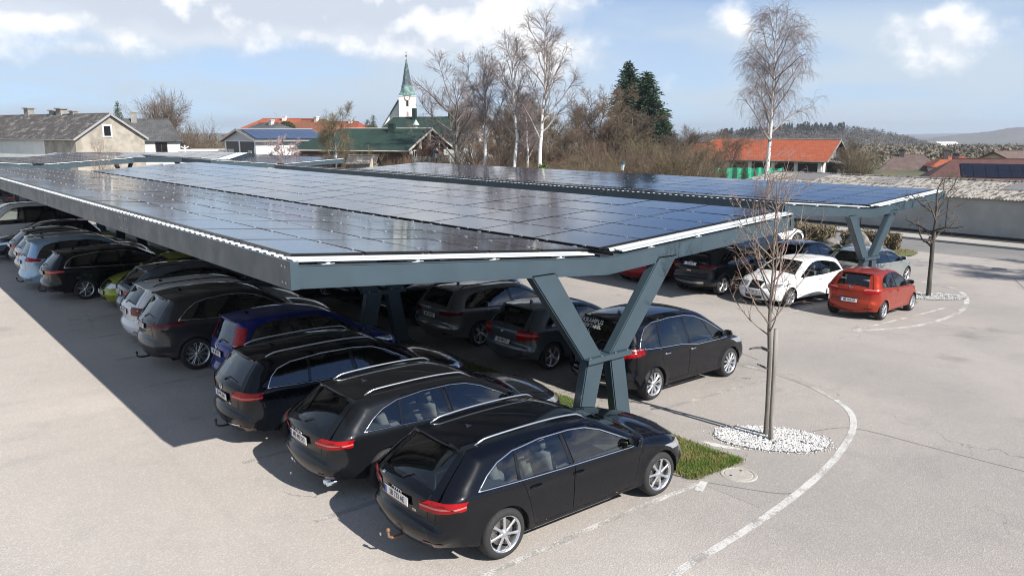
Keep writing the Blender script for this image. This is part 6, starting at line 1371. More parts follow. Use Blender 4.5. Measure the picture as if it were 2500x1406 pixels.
# low white garage and the wayside cross
o = P2(430, 98); b = MB(); r = empty('flat_garage', V2(o.x, o.y, 0), math.atan2(AX_R.y, AX_R.x), 'low white flat-roofed garage below the leafless bushes', 'garage'); b.box(0, 4.3, 0, 5, -2, 2.75); b.build('wall', W_white, r); b = MB(); b.box(-.12, 4.42, -.12, 5.1, 2.75, 2.95); b.build('roof', M_wframe, r); b = MB(); b.box(-1.6, -.1, -.6, 3, -2, 2.2); b.build('porch', W_white, r)
o = P2(448, 96); r = empty('wayside_cross', V2(o.x, o.y, 2.2), math.atan2(AX_R.y, AX_R.x), 'white wayside crucifix under a small dark gabled roof', 'crucifix')
b = MB(); b.box(-.22, .22, -.2, .2, -3, .35); b.build('pedestal', W_conc, r)
b = MB(); b.tube([(0, 0, .35), (0, 0, .85), (0, 0, 1.12)], [.10, .13, .08], 8); b.tube([(-.52, 0, 1.22), (-.2, 0, 1.02), (0, 0, 1.0), (.2, 0, 1.02), (.52, 0, 1.22)], [.05, .07, .10, .07, .05], 8); b.lathe([(.001, 1.12), (.09, 1.17), (.10, 1.24), (.06, 1.31), (.001, 1.33)], 10); b.build('figure', W_white, r, True)
for s in (-1, 1): b = MB(); b.bar((0, .05, 1.62), (s * .62, .05, 1.18), .22, .05); b.build('shrine_roof', M_void, r)
# white garage with blue roof panels
W_door = pmat('dark_door_panel', (.045, .047, .052), .5, var=.15); c = P2(622, 90); h = house('garage_building', c, (.64, .77), 9.5, 6.3, 4.15, 5.25, W_white, R_slate, 'white garage building with blue solar panels on its roof and dark doors', over=.45, gable=pmat('pale_gable', (.52, .53, .53), .8, var=.1), cat='garage', edge=M_tin)
for y0, y1 in ((.35, 2.95), (3.25, 5.9)): b = MB(); b.box(-.05, .0, y0, y1, -1, 4.0); b.build('garage_door', W_door, h[0])
b = MB(); b.box(-.09, 0, 2.97, 3.23, -1, 4.05); b.build('door_post', M_wframe, h[0])
for y, z, w in ((1.1, 2.6, .75), (4.9, 2.7, 1.2)): b = MB(); b.box(-.08, -.055, y - w / 2, y + w / 2, z, z + .45); b.build('door_notice', pmat('notice_grey', (.45, .48, .48), .5), h[0])
M_pv = pmat('blue_solar_module', (.03, .055, .125), .18, spec=.7, var=.2, vscale=1.2); solar_array(h, .0, 0, 9, 4, 1.05, .78, .25, M_pv)
for u in (3.5, 6, 8.2): win(h, 'f', u, 1.2, 1.4, 1.0, mull=0)
# roofs behind
for (pa, Da, pb, Db, W_, ev, ri, wl, rf, h0, h1, lb) in ((548, 152, 720, 148, 13, 4.4, 7.35, W_white, R_or, 4, 0, 'house with a large bright orange hipped roof behind the garage'), (560, 128, 650, 122, 8, 4.5, 6.25, W_white, R_slate, 2.2, 2.4, 'house with a low dark grey roof in front of the orange roof'), (668, 142, 768, 136, 9, 4.5, 7.0, W_white, R_or2, 2.2, 2.0, 'house with a brownish orange hipped roof, middle of the orange roofs'), (760, 158, 862, 154, 10, 4.4, 6.85, W_white, R_or3, 0, 2.2, 'house with a dark orange roof, rightmost of the orange roofs'), (852, 170, 880, 168, 7, 4.6, 6.3, W_white, R_slate, 0, 0, 'small white house with a chimney left of the church')):
    o = P2(pa, Da); e = P2(pb, Db); h = house('village_house', o, e - o, (e - o).length, W_, ev, ri, wl, rf, lb, hip0=h0, hip1=h1)
    chimney(h, h[1]['L'] * .62, W_ * .45, .7, ri - .6, ri + .55, W_white)
b = MB(); o = P2(676, 146); b.tube([(0, 0, 0), (.05, 0, 1.0), (-.5, 0, 1.35)], .04, 5); k = b.build('roof_aerial', M_tin, loc=V2(o.x, o.y, 7.2)); tag(k, 'thin grey aerial on the orange roofs', 'aerial')
# church
def church():
    D = 300; cx = lat(996, D); r = empty('church', V2(cx, D, 0), math.atan2(AX_R.y, AX_R.x) + R(8), 'white village church with a slender green copper spire', 'church'); w = 3.05; zt = 17.6
    b = MB(); b.box(-w, w, -w, w, -3, zt); b.build('tower', W_white, r)
    b = MB(); b.box(-w - .18, w + .18, -w - .18, w + .18, zt - .05, zt + .22); b.build('cornice', W_white, r)
    prof = [(w + .42, zt + .22), (w + .05, zt + .7), (2.55, zt + 1.6), (2.2, zt + 2.7), (1.98, zt + 3.7), (2.1, zt + 3.85), (1.82, zt + 4.1)]
    def pyr(prof, mat, nm, n=8, tw=0):
        b = MB(); V = []; F = []
        for i, (rr, z) in enumerate(prof):
            k = min(1, max(0, (z - zt) / 4.)) if n == 8 else 0
            for j in range(8):
                a = math.pi / 8 + j * math.pi / 4; sq = 1 / max(abs(math.cos(a)), abs(math.sin(a))) ; m_ = (1 - k) * sq * .98 + k * 1.05; V.append((rr * m_ * math.cos(a), rr * m_ * math.sin(a), z))
        for i in range(len(prof) - 1):
            for j in range(8): F.append((i * 8 + j, i * 8 + (j + 1) % 8, i * 8 + 8 + (j + 1) % 8, i * 8 + 8 + j))
        b.add(V, F); return b.build(nm, mat, r)
    pyr(prof, M_copper, 'lower_roof'); pyr([(1.82, zt + 4.1), (1.45, zt + 6.2), (.75, zt + 10.2), (.1, zt + 13.4)], M_copperd, 'spire')
    b = MB(); b.lathe([(.001, zt + 14.0), (.28, zt + 14.15), (.36, zt + 14.4), (.28, zt + 14.65), (.001, zt + 14.8)], 10); b.tube([(0, 0, zt + 13.2), (0, 0, zt + 16.2)], .07, 6); b.bar((-.42, 0, zt + 15.6), (.42, 0, zt + 15.6), .1, .1); b.build('finial', M_gold, r)
    b = MB(); b.lathe([(.001, .0), (.92, .0), (.97, -.12)], 24, 0, 'y', (0, -w - .14, zt - .55)); ck = b.build('clock_face', pmat('clock_face', (.26, .08, .07), .6), r); b = MB(); b.lathe([(.001, .0), (.74, .0)], 20, 0, 'y', (0, -w - .17, zt - .55)); b.build('clock_disc', W_white, ck)
    for a, ln in ((.7, .7), (-.6, .5)): b = MB(); b.bar((0, -w - .20, zt - .55), (ln * math.sin(a), -w - .20, zt - .55 + ln * math.cos(a)), .10, .04, up=(0, 1, 0)); b.build('clock_hand', M_gold, ck)
    for z, ww, hh, m in ((zt - 3.5, .85, 1.7, M_void), (zt - 7.0, .75, 1.3, pmat('shutter', (.35, .26, .22), .8))):
        b = MB(); P = [(-ww / 2, z), (ww / 2, z)] + [(ww / 2 * math.cos(a), z + hh + ww / 2 * math.sin(a)) for a in np.linspace(0, math.pi, 7)]; b.add([(x, -w - .06, zz) for x, zz in P] + [(x, -w + .1, zz) for x, zz in P], [tuple(range(len(P)))] + [(i, (i + 1) % len(P), len(P) + (i + 1) % len(P), len(P) + i) for i in range(len(P))]); b.build('tower_window', m, r)
    # nave behind the tower, steep roof
    y0 = 1.5; hw = 6.8; nx = -3.0; b = MB(); b.add([(nx - hw, y0, -3), (nx + hw, y0, -3), (nx + hw, y0, 5.6), (nx, y0, 16.2), (nx - hw, y0, 5.6), (nx - hw, 24, -3), (nx - hw, 24, 5.6), (nx + hw, 24, -3), (nx + hw, 24, 5.6)], [(0, 1, 2, 3, 4), (0, 4, 6, 5), (1, 7, 8, 2)]); b.build('nave', W_white, r)
    for s in (-1, 1):
        b = MB(); P = [Vector((nx + s * (hw + .4), y0 - .45, 5.0)), Vector((nx + s * (hw + .4), 24, 5.0)), Vector((nx, 24, 16.4)), Vector((nx, y0 - .45, 16.4))]; n = Vector((s * .83, 0, .55)) * .45; b.add(P + [p + n for p in P], [(0, 1, 2, 3), (7, 6, 5, 4), (0, 4, 5, 1), (1, 5, 6, 2), (2, 6, 7, 3), (3, 7, 4, 0)]); b.build('nave_roof', R_slate, r)
church()
# timber house with green roof
c = P2(985, 88); l = Vector((-.95, .312)); h = house('timber_house', c + l * 13, -l, 13, 11, 3.35, 5.3, W_wood, R_green, 'dark timber house with a wide dark green roof and a balcony gable', over=1.0, hip0=2.0, edge=pmat('pale_bargeboard', (.50, .46, .40), .8, var=.2))
r, q = h
for y in (.4, 2.9, 5.5, 8.1, 10.6): b = MB(); zt = q['eave'] + q['rise'] * min(y, 11 - y) + .1; b.box(13.55, 13.72, y - .09, y + .09, zt - (1.2 if 1 < y < 10 else .8), zt); b.box(13.53, 13.74, y - .14, y + .14, zt - (1.25 if 1 < y < 10 else .85), zt - (1.1 if 1 < y < 10 else .7)); b.build('gable_post', MATS['pale_bargeboard'], r)
b = MB(); b.box(13.0, 13.9, .2, 10.8, 1.35, 1.45); b.build('balcony_floor', W_grey, r)
for i in range(28): b = MB(); b.box(13.82, 13.86, .2 + i * .378, .2 + i * .378 + .33, 1.45, 2.3); b.build('balcony_board', W_grey, r)
b = MB(); b.box(13.78, 13.92, .15, 10.85, 2.3, 2.38); b.build('balcony_rail', W_grey, r)
b = MB(); b.box(13.0, 13.06, 4.9, 6.1, 1.5, 3.3); b.build('balcony_door', pmat('red_brown_door', (.22, .07, .03), .6), r)
for y in (2.6, 8.4): win(h, 'g1', y, 2.0, .9, 1.0)
b = MB(); b.box(9.0, 9.7, 4.2, 4.9, 4.6, 6.0); b.build('chimney', R_green, q['ro'])
# second green roofed house
o = P2(935, 126); h = house('village_house', o, (.93, -.37), 15, 9.5, 5.0, 7.2, W_white, R_green, 'white house with a dark green roof beside the church', over=.9, edge=W_grey)
for x, z in ((3.4, 8.7), (9.4, 8.3), (13.0, 7.9)): chimney(h, x, 4.0 if x < 5 else 4.6, .62, 6.2, z, R_green, False)
for y in (2.0, 4.5, 7.0): win(h, 'g1', y, 3.4, .9, 1.2)
b = MB(); o = P2(1016, 98); b.lathe([(.001, 1.55), (.42, .9), (.40, .86), (.16, .84), (.16, 0)], 8); k = b.build('roof_vent', pmat('pale_copper', (.40, .52, .48), .6), loc=V2(o.x, o.y, 5.0)); tag(k, 'pale green conical roof vent above the timber house', 'roof vent')
o = P2(1262, 84); h = house('village_house', o, (1, -.05), 5.2, 6, 1.3, 2.5, W_white, R_red, 'low house with a dull red roof glimpsed between the birch trunks', over=.3)
o = P2(1572, 98); h = house('village_house', o, (1, 0), 2.6, 6, 2.2, 3.2, W_white, R_slate, 'white house wall glimpsed through the bare trees below the firs', over=.3)
# huts in front
for pa, pb, D, z0, z1, lb in ((850, 908, 78, 2.15, 2.75, 'small weathered wooden hut with a shingle roof'), (738, 828, 84, 2.0, 2.6, 'low wooden shelter with a dark roof below the green roof')):
    o = P2(pa, D); e = P2(pb, D); h = house('wooden_hut', o, e - o, (e - o).length, 2.6, z0, z1, W_grey if pa > 800 else W_wood, R_br if pa < 800 else R_old, lb, over=.35, th=.08, cat='hut')
    if pa > 800: win(h, 'f', 1.9, 1.3, .4, .45, mull=0, fw=.05)
b = MB(); o = P2(905, 76.5)
for i, (dx, hh) in enumerate(((0, 2.7), (2.4, 2.2))):
    rk = MB(); V, F = [], []
    rk.tube([(0, 0, -1), (.05, 0, .6), (-.08, .05, 1.6), (.02, 0, hh)], [.36, .34, .30, .08], 7); k = rk.build('standing_stone', pmat('sandstone', (.42, .35, .25), .9, var=.25, vscale=2, bump=.5, bscale=8), None, False, loc=V2(o.x + dx * 1.25, o.y, -.1)); tag(k, ('tall' if i == 0 else 'short') + ' upright sandstone block beside the wooden hut', 'stone')
# red roofed barn
c = P2(2015, 100); l = Vector((-.81, .59)); h = house('barn', c + l * 15.5, -l, 15.5, 9.6, 1.75, 3.95, pmat('barn_shade_wall', (.05, .045, .04), .9), R_barn, 'open barn with a faded orange-red tile roof', over=.8, gable=W_grey, edge=W_grey, cat='barn')  # near-black wall colour paints the shade inside the open front
for x in (.3, 3.3, 6.4, 9.4, 12.3, 15.2): b = MB(); b.box(x - .22, x + .22, -.25, .12, -2.5, 1.7); b.build('post', W_white, h[0])
b = MB(); b.box(0, 15.5, -.2, -.05, 1.15, 1.75); b.build('lintel', W_grey, h[0]); b = MB(); b.box(15.5, 15.62, 0, .9, -2.5, 1.7); b.build('corner_post', W_white, h[0])
b = MB(); b.bar((15.5, 4.5, 1.45), (18.2, 4.5, .9), 5.0, .12); b.build('lean_to_roof', W_grey, h[0]); b = MB(); b.box(18.0, 18.15, 2.2, 2.35, -2.5, .95); b.build('lean_to_post', W_white, h[0])
M_ghost = pmat('dark_tile_pattern', (.20, .15, .14), .9, col2=(.34, .10, .05), vscale=2, thr=(.45, .6))
sl = math.atan(h[1]['rise'])
for k, (x, t, w_, hh, sh) in enumerate([(2.0, 1.2, .32, 2.4, .0), (2.75, 2.2, .30, 1.4, .6), (2.75, 1.0, .30, 1.4, -.6), (3.9, .9, 2.2, .3, 0), (4.3, 1.5, .8, .25, 0), (5.6, 1.4, .3, 1.1, .3), (6.4, .9, 1.6, .28, 0), (7.6, 1.2, .28, 1.2, .2), (8.6, .8, 2.0, .28, 0), (9.6, 1.2, .3, 2.2, .7), (10.3, 1.2, .3, 2.2, .7), (11.1, 1.0, .28, 2.0, .5), (11.9, .75, .8, .25, 0), (13.0, 1.0, .5, .5, 0), (13.7, 1.0, .5, .5, 0)]):
    b = MB(); V = []
    for (u, s_) in ((-w_ / 2, 0), (w_ / 2, 0), (w_ / 2 + sh, hh), (-w_ / 2 + sh, hh)):
        tt = t + s_ ; V.append((x + u, -.8 + tt * math.cos(sl), h[1]['eave'] - h[1]['rise'] * .8 + tt * math.sin(sl) + .16 / math.cos(sl) + .006))
    b.add(V, [(0, 1, 2, 3)]); b.build('roof_marking', M_ghost, h[1]['ro'])
# green netting
M_net = pmat('green_netting', (.012, .36, .21), .6, var=.12, vscale=1.5); a, e = P2(1712, 86), P2(1920, 84); r = empty('netting_fence', V2(a.x, a.y, 0), 0, 'bright green netting fence in front of the barn', 'fence'); n = 40; b = MB(); V = []
for i in range(n + 1):
    p = a.lerp(e, i / n); w_ = AX_R * (p.x - a.x) + AX_F * (p.y - a.y + .12 * math.sin(i * 1.3)); sag = .10 * math.sin(i * .55) ** 2
    V += [(w_.x, w_.y, .15 - sag * .4), (w_.x, w_.y, 1.42 - sag), (w_.x + .03, w_.y + .03, 1.42 - sag), (w_.x + .03, w_.y + .03, .15 - sag * .4)]
b.add(V, [(4 * i + j, 4 * i + 4 + j, 4 * i + 4 + (j + 1) % 4, 4 * i + (j + 1) % 4) for i in range(n) for j in range(4)]); b.build('netting', M_net, r)
for i in range(5):
    p = a.lerp(e, i / 4); w_ = AX_R * (p.x - a.x) + AX_F * (p.y - a.y); b = MB(); b.tube([(w_.x, w_.y + .15, -2), (w_.x, w_.y + .15, 1.5)], .05, 6); b.build('post', W_wood, r)
# small orange house, houses in the valley
o = P2(1662, 162); e = P2(1724, 156); h = house('village_house', o, e - o, (e - o).length, 9, .6, 2.75, W_grey, R_or, 'small house with a bright orange roof and roof windows left of the barn', hip0=0, hip1=0); chimney(h, h[1]['L'] * .8, 5, .6, 2, 3.4, R_or2)
o = P2(2158, 136); h = house('village_house', o, (.9, -.43), 9.5, 9, -1.4, 1.15, W_blue, R_br, 'pale blue house with a brown hipped roof in the valley', hip0=2.2, hip1=3.2, base=-8, over=.5); chimney(h, 3.0, 4.0, .8, .4, 2.1, pmat('dark_chimney', (.07, .06, .06), .8)); win(h, 'f', 2.2, -4, 1, 1.2); win(h, 'f', 5.2, -4, 1, 1.2)
o = P2(2272, 86); h = house('village_house', o, (.92, -.39), 17, 9, -.2, 2.05, W_beige, R_red, 'house with a brick red roof and a dark solar array at the right edge', base=-8, over=.5, hip0=3.0, hip1=0); solar_array(h, 3.4, 0, 11, 2, 1.15, 1.5, 1.3, pmat('dark_solar_module', (.012, .014, .022), .2, spec=.6, var=.1)); chimney(h, 3.2, 6.2, .6, .5, 2.7, MATS['dark_chimney'])
o = P2(2492, 116); h = house('village_house', o, (.8, .6), 12, 6.4, .6, 2.1, W_beige, R_br, 'house with a beige gable and a brown roof behind the solar house', base=-8, over=.4, edge=W_wood)
o = P2(2290, 128); h = house('village_house', o, (.95, -.3), 7, 8, -.4, 1.0, W_white, R_or, 'small house with an orange roof behind the brick red roof', base=-8, over=.4, hip0=2, hip1=2); chimney(h, 2.0, 3.0, .7, .3, 2.2, MATS['dark_chimney'])
# long concrete shed along the road with a corrugated roof
def shed():
    r = empty('long_shed', (51.2, -12, -1.05), 0, 'long low concrete shed with a mossy corrugated roof along the road', 'shed'); Ls = 48; b = MB(); b.box(0, .25, 0, Ls, -.5, 2.25); b.build('wall', W_conc, r); b = MB(); b.box(.25, 11.5, Ls - .25, Ls, -.5, 2.4); b.build('end_wall', W_conc, r); b = MB(); b.box(-.06, 0, 0, Ls, -.5, .18); b.build('plinth', pmat('dark_plinth', (.05, .05, .048), .9, var=.3, vscale=1.5), r)
    for i in range(9): b = MB(); b.box(-.02, 0, i * 5.3 + .5, i * 5.3 + .53, .2, 2.2); b.build('wall_joint', M_dark, r)
    M_cor = bark('mossy_corrugated_sheet', (.055, .046, .038), (.26, .245, .225), (1.1, 5.5, 1.1), (.40, .54)); M_new = pmat('plain_corrugated_sheet', (.105, .105, .11), .75, var=.12)
    def sheet(nm, y0, y1, x0, x1, z0, z1, mat, lift=0.):
        k = int((y1 - y0) / .0885); V = []; 
        for i in range(k + 1):
            y = y0 + i * .0885; dz = .045 * (1 if i % 2 else -1) + lift; V += [(x0, y, z0 + dz), (x1, y, z1 + dz), (x0, y, z0 + dz - .012), (x1, y, z1 + dz - .012)]
        F = []
        for i in range(k): a = 4 * i; c = a + 4; F += [(a, a + 1, c + 1, c), (a + 2, c + 2, c + 3, a + 3), (a, c, c + 2, a + 2)]
        b = MB(); b.add(V, F); return b.build(nm, mat, r)
    for y0 in range(0, Ls, 8):
        for x0, x1, z0, z1, lf in ((-.35, 3.0, 2.34, 2.67, 0), (2.85, 6.0, 2.655, 2.97, .03)): sheet('roof_sheet', y0, y0 + 8.0, x0, x1, z0, z1, M_cor, lf)
        sheet('roof_sheet', y0, y0 + 8.0, 6.0, 12, 3.0, 2.3, M_cor)
    for y0, y1, x0, x1 in ((28.6, 30.6, 2.9, 6.0), (37.0, 39.2, 2.9, 6.0), (43.0, 45.4, 2.9, 6.0), (20.0, 24.2, 2.9, 6.0)):
        f = lambda x: 2.34 + (x + .35) * .0995; sheet('roof_sheet', y0, y1, x0, x1, f(x0), f(x1), M_new, .05)
    b = MB(); b.tube([(6.0, 0, 3.03), (6.0, Ls, 3.03)], .10, 6); b.build('ridge_cap', M_cor, r)
shed()
# ---------------------------------------------------------------- hills, far woods, haze
def hill(name, pts, D, depth, mat, label, base=-30, rough=1., seed=1, nz=10):
    """pts: (bearing tangent, crest height); a rounded ridge, depth metres thick"""
    rng = np.random.default_rng(seed); u = np.linspace(pts[0][0], pts[-1][0], 90); c = np.interp(u, [p[0] for p in pts], [p[1] for p in pts]) + rough * np.convolve(rng.normal(0, 1, 90 + 6), np.ones(7) / 7, 'valid'); V = []
    for j in range(nz + 1):
        t = j / nz; k = math.sin(t * math.pi / 2) ** .8
        for i in range(90):
            d = D + (t - .0) * depth; p = V2(u[i] * d, d, base + (c[i] * d / D - base) * k + (1 - k) * 0); V.append(p)
    for i in range(90): V.append(V2(u[i] * (D + depth * 2), D + depth * 2, base))
    F = [(j * 90 + i, j * 90 + i + 1, (j + 1) * 90 + i + 1, (j + 1) * 90 + i) for j in range(nz + 1) for i in range(89)]
    o = ob(name, mesh(name, V, F, mat, True)); tag(o, label, None, None, 'structure'); return u, c
M_wood1 = pmat('winter_wood', (.135, .12, .104), .95, col2=(.105, .095, .084), vscale=.03, thr=(.35, .6), var=.3, bump=1., bscale=.15, coords='Object'); M_wood2 = pmat('far_wood', (.06, .06, .05), .95, col2=(.10, .095, .07), vscale=.006, thr=(.4, .6), var=.2); M_mead = pmat('far_meadow', (.20, .17, .10), .95, col2=(.09, .11, .05), vscale=.008, thr=(.42, .58), var=.2)
T = lambda px: (px - 1250) / 1987
Hh = lambda y, D: 5.1 + (322 - y) * D / 1987 - (4. if D == 620 else 0)
u1, c1 = hill('near_wooded_hill', [(T(1600), Hh(345, 620)), (T(1760), Hh(322, 620)), (T(1900), Hh(313, 620)), (T(2050), Hh(308, 620)), (T(2130), Hh(318, 620)), (T(2220), Hh(334, 620)), (T(2320), Hh(356, 620)), (T(2450), Hh(372, 620)), (T(2700), Hh(378, 620))], 540, 110, M_wood1, 'brown wooded hill behind the barn')
hill('middle_hill', [(T(2050), Hh(352, 1500)), (T(2250), Hh(343, 1500)), (T(2400), Hh(350, 1500)), (T(2700), Hh(352, 1500))], 1300, 300, M_mead, 'pale meadows in the valley', -50, 2., 2)
hill('right_wooded_hill', [(T(2180), Hh(348, 2000)), (T(2300), Hh(334, 2000)), (T(2380), Hh(326, 2000)), (T(2450), Hh(316, 2000)), (T(2520), Hh(313, 2000)), (T(2800), Hh(318, 2000))], 1750, 300, M_wood1, 'blue hazy wooded hill at the right edge', -60, 3., 3)
hill('far_hills', [(T(1550), Hh(327, 4500)), (T(1680), Hh(327, 4500)), (T(1800), Hh(330, 4500)), (T(2150), Hh(331, 4500)), (T(2240), Hh(327, 4500)), (T(2400), Hh(326, 4500)), (T(2800), Hh(326, 4500))], 4000, 700, M_wood2, 'distant blue hills on the horizon', -90, 4., 4)
hill('left_horizon', [(T(-600), Hh(326, 2500)), (T(0), Hh(325, 2500)), (T(600), Hh(326, 2500)), (T(1300), Hh(326, 2500)), (T(1700), Hh(329, 2500))], 2200, 400, M_wood2, 'low distant woods beyond the village', -60, 2., 5)
# woods on the near hill: a mass of crowns, conifers along the crest
def woods():
    rng = np.random.default_rng(8); Vs = []; Vc = []
    def crown(dst, p, r, h, n, flat):
        for _ in range(n):
            d = rng.normal(size=3); d /= np.linalg.norm(d); c = np.array(p) + d * np.array([r, r, h]) * rng.uniform(.5, 1.0); w1 = rng.normal(0, r * flat, 3); w2 = rng.normal(0, r * flat, 3); dst.append([c - w1, c + w2, c + w1, c - w2])
    for i in range(1900):
        px = rng.uniform(1640, 2520); t = rng.random() ** .7; D = 545 + t * 105; k = math.sin(min(1, (D - 540) / 110) * math.pi / 2) ** .8; z = -30 + (np.interp(T(px), u1, c1) * D / 540 + 30) * k; s = rng.uniform(1.8, 3.0); crown(Vs, V2(T(px) * D, D, z + s * .8), s, s * 1.25, 60, .085)
    for i in range(150):
        px = rng.choice([rng.uniform(1760, 1870), rng.uniform(1880, 2060)], p=[.4, .6]); D = 628 + rng.uniform(-10, 14); k = math.sin(min(1, (D - 540) / 110) * math.pi / 2) ** .8; z = -30 + (np.interp(T(px), u1, c1) * D / 540 + 30) * k; hh = rng.uniform(4, 8); b0 = V2(T(px) * D, D, z - 1)
        for j in range(70): t = rng.random(); a = rng.uniform(0, 6.28); rr = (1 - t) * hh * .26 * rng.uniform(.5, 1); c = np.array(b0) + np.array([rr * math.cos(a), rr * math.sin(a), hh * (.12 + .95 * t)]); w1 = rng.normal(0, .38, 3); w2 = rng.normal(0, .38, 3); Vc.append([c - w1, c + w2, c + w1, c - w2])
    for nm, vs, m, lb in (('bare_wood', Vs, pmat('wood_crown', (.145, .128, .112), .95, col2=(.12, .108, .096), vscale=.02), 'brown leafless wood covering the hill'), ('conifer_wood', Vc, pmat('conifer_wood_leaf', (.022, .036, .024), .9, var=.3, vscale=.05), 'dark conifers along the crest of the hill')):
        A = np.array(vs).reshape(-1, 3); o = ob(nm, np_mesh(nm, [(A, np.arange(len(A)).reshape(-1, 4))], m, False)); tag(o, lb, 'wood', None, 'stuff')
    Vv = []
    for i in range(900):      # hedgerows and gardens in the valley floor
        px = rng.uniform(2080, 2560); D = rng.uniform(150, 480); s = rng.uniform(1.2, 2.6); crown(Vv, V2(T(px) * D, D, -1.2 - max(0, D - 220) * .012 * .8 - 1.5 + s * .6), s, s * .9, 40, .12)
    for i in range(260):
        px = rng.uniform(1640, 2100); D = rng.uniform(150, 420); s = rng.uniform(1.2, 2.4); crown(Vv, V2(T(px) * D, D, -2.2 + s * .6), s, s, 40, .12)
    for i in range(240):
        px = rng.uniform(-100, 1000); D = rng.uniform(170, 330); s = rng.uniform(1.2, 2.4); crown(Vv, V2(T(px) * D, D, -.4 + s * .7), s, s, 40, .12)
    A = np.array(Vv).reshape(-1, 3); o = ob('valley_scrub', np_mesh('valley_scrub', [(A, np.arange(len(A)).reshape(-1, 4))], pmat('scrub_crown', (.185, .155, .115), .95, col2=(.14, .12, .09), vscale=.05), False)); tag(o, 'brown leafless scrub and garden trees in the valley', 'scrub', None, 'stuff')
woods()
# far white farm buildings in the valley
for px, D, w, hh, lb in ((2318, 900, 22, 6, 'far white hall in the valley'), (2350, 940, 14, 5, 'far pale building right of the white hall'), (2390, 980, 10, 4, 'far small pale building at the foot of the hills')):
    y = 352 if px == 2318 else 357; z1 = Hh(y - 5, D); h = house('far_building', P2(px, D) - Vector((w / 2, 0)), (1, 0), w, 10, z1 - 1.5, z1, W_white, R_slate if px != 2318 else W_white, lb, base=z1 - 12, over=.2, cat='building')
# air
def haze():
    m = bpy.data.materials.new('haze_air'); m.use_nodes = True; g = NT(m.node_tree); g.n.clear(); out = g.node('ShaderNodeOutputMaterial'); v = g.node('ShaderNodeVolumePrincipled'); v.inputs['Color'].default_value = (.80, .88, 1.0, 1); v.inputs['Density'].default_value = .00023; v.inputs['Anisotropy'].default_value = .2; g.l.new(v.outputs[0], out.inputs['Volume'])
    b = MB(); b.box(-500, 5600, -200, 5000, -140, 60); o = b.build('haze', m); tag(o, 'thin bluish haze of the far hills', None, None, 'stuff')
haze()
# ---------------------------------------------------------------- small things round the lot
def island():
    V = []; c = (41.0, 21.6); pts = spline([(38.6, 17.6), (40.2, 17.3), (41.9, 18.2), (42.0, 22), (41.9, 26.5), (40.5, 28.2), (38.8, 27.5), (38.0, 24), (38.2, 20), (38.6, 17.6)], 6)
    o = ob('grass_island', mesh('grass_island', [(p.x, p.y, gz(p.x) + .05) for p in pts[:-1]], [tuple(range(len(pts) - 1))], M_hedgeg)); tag(o, 'rough grass island between the lot and the road', None, None, 'structure')
    rnd = random.Random(3)
    def pt(): return rnd.uniform(38.3, 41.9), rnd.uniform(17.8, 27.6)
    V, F = blades(pt, 5000, .09, .012, lambda x, y: gz(x) + .045, rnd); tag(ob('island_grass', mesh('island_grass', V, F, pmat('island_blade', (.13, .15, .035), .85, col2=(.20, .17, .07), vscale=1.))), 'tufts of rough grass on the roadside island', 'grass', None, 'stuff')
island()
def hedge(x, y, lx, ly, h, rz, label, seed, mat):
    rng = np.random.default_rng(seed); n = int(260 * lx * ly * h / 1.5) + 120; b0 = np.stack([rng.uniform(-lx / 2, lx / 2, n), rng.uniform(-ly / 2, ly / 2, n), np.zeros(n)], 1); P = np.zeros((n, 4, 3)); P[:, 0] = b0; d = rng.normal(0, .25, (n, 3)); d[:, 2] = 1
    for j in range(1, 4): P[:, j] = P[:, j - 1] + d * (h / 3 * rng.uniform(.85, 1.1, (n, 1))); d += rng.normal(0, .28, (n, 3)); d[:, 2] = np.abs(d[:, 2])
    P[:, :, 0] = np.clip(P[:, :, 0], -lx / 2 - .08, lx / 2 + .08); P[:, :, 1] = np.clip(P[:, :, 1], -ly / 2 - .08, ly / 2 + .08); P[:, :, 2] = np.minimum(P[:, :, 2], h + rng.normal(0, .04, (n, 4)))
    tw = grow_twigs(P, rng); r = empty('hedge', (x, y, gz(x)), rz, label, 'hedge'); ob('stem', np_mesh('stem', [tubes(P, np.full((n, 4), .010), 3)], K_brown), r); ob('foliage', np_mesh('foliage', [tw], mat, False), r)
def grow_twigs(P, rng):
    n = P.shape[0]; k = 16; idx = np.repeat(np.arange(n), k); t = rng.uniform(.6, 3, len(idx)); i = np.minimum(t.astype(int), 2); f = (t - i)[:, None]; c = P[idx, i] * (1 - f) + P[idx, i + 1] * f + rng.normal(0, .05, (len(idx), 3)); w1 = rng.normal(0, .035, (len(idx), 3)); w2 = rng.normal(0, .035, (len(idx), 3)); return np.stack([c - w1, c + w2, c + w1, c - w2], 1).reshape(-1, 3), np.arange(len(idx) * 4).reshape(-1, 4)
L_hedge = pmat('hedge_leaf', (.26, .20, .135), .9, col2=(.17, .15, .08), vscale=2)
hedge(40.9, 23.6, 1.0, 2.9, .95, 0, 'clipped brown hedge on the grass island beside the white car', 1, L_hedge); hedge(41.2, 20.2, .9, 2.2, .85, 0, 'clipped brown hedge behind the boulder', 2, L_hedge)
hedge(41.4, 18.9, .42, .42, .85, .3, 'single small brown bush at the near end of the grass island', 3, L_hedge)
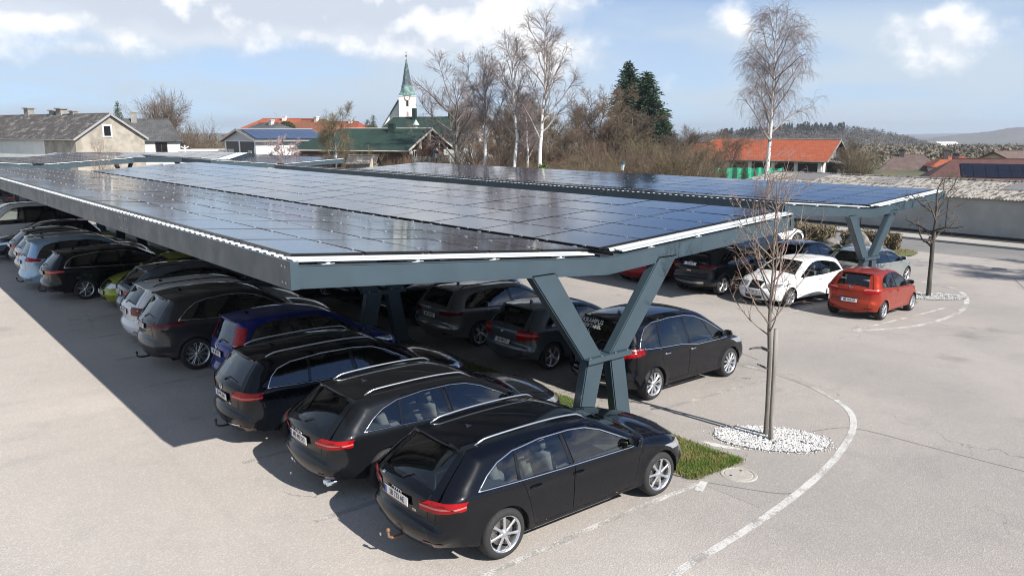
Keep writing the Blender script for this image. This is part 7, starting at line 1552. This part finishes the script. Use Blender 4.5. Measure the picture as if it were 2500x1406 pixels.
def boulder(loc, s, label, seed):
    bm = bmesh.new(); bmesh.ops.create_icosphere(bm, subdivisions=3, radius=1); rnd = random.Random(seed)
    for v in bm.verts: n = v.co.normalized(); k = 1 + .16 * math.sin(3 * n.x + seed) + .13 * math.sin(4 * n.y + 2 * n.z) + .06 * math.sin(9 * n.z + 5 * n.x) + rnd.uniform(-.03, .03); v.co = Vector((n.x * k * s[0], n.y * k * s[1], max(-.4, n.z * k) * s[2]))
    me = bpy.data.meshes.new('boulder'); bm.to_mesh(me); bm.free(); me.materials.append(pmat('boulder_stone', (.15, .14, .13), .9, col2=(.24, .225, .205), vscale=2.5, bump=.6, bscale=12)); o = ob('boulder', me, None, loc); tag(o, label, 'boulder')
boulder((39.6, 19.9, gz(39.6) + .3), (.55, .62, .6), 'large grey boulder on the grass island behind the far column', 1); boulder((39.9, 21.4, gz(40) + .1), (.45, .5, .4), 'smaller dark boulder between the two hedges', 4)
def lamp(px, D, z, h, label):
    r = empty('street_lamp', V2(lat(px, D), D, z), 0, label, 'street lamp', 'old style street lamps'); b = MB(); b.lathe([(.10, 0), (.10, .5), (.05, .6), (.04, h - .2), (.09, h - .1), (.06, h)], 10); b.build('post', pmat('lamp_green', (.03, .045, .045), .5), r)
    b = MB(); b.lathe([(.10, h), (.19, h + .48), (.17, h + .5)], 6); b.build('lantern_glass', pmat('lantern_glass', (.42, .46, .46), .25), r); b = MB(); b.lathe([(.26, h + .47), (.14, h + .68), (.05, h + .72), (.04, h + .82), (.001, h + .86)], 6); b.build('lantern_cap', MATS['lamp_green'], r)
lamp(1522, 62, -.9, 3.1, 'old style street lamp in front of the fir thicket'); lamp(1064, 74, -.3, 3.0, 'old style street lamp below the timber house'); lamp(817, 76, -.2, 2.75, 'old style street lamp left of the wooden hut')
# sign and far car at the white garage
o = P2(541, 92); r = empty('notice_board', V2(o.x, o.y, 0), math.atan2(AX_R.y, AX_R.x), 'small framed notice board on posts beside the garage doors', 'sign'); b = MB(); b.box(-.5, .5, -.04, .04, 2.5, 3.1); b.build('board', pmat('notice_print', (.35, .32, .32), .6, col2=(.12, .1, .12), vscale=6), r)
for s in (-1, 1): b = MB(); b.tube([(s * .45, 0, -1), (s * .45, 0, 3.15)], .04, 6); b.build('post', M_wframe, r)
Car('hatch', 'parked_car', V2(lat(532, 96), 96, 1.15), R(-10), 'small white car far off beside the low white garage', C_wh, g=.14, group='cars parked in the lot')
b = MB(); o = P2(532, 98); b.box(-9, 9, -6, 6, -1.5, 1.15); k = b.build('forecourt', M_conc, loc=V2(o.x, o.y, 0), rot=(0, 0, R(-39))); tag(k, 'raised pale forecourt at the white garage', None, None, 'structure')
# fence with posts behind the hut and rail near the far carport
for i in range(6): pass
bm = MB(); bm.tube([(0, 0, -.2), (0, 0, 1.9)], .03, 8); k = bm.build('sign_post', M_deck, loc=(38.9, 18.3, gz(39))); tag(k, 'thin white post on the grass island behind the far column', 'post')
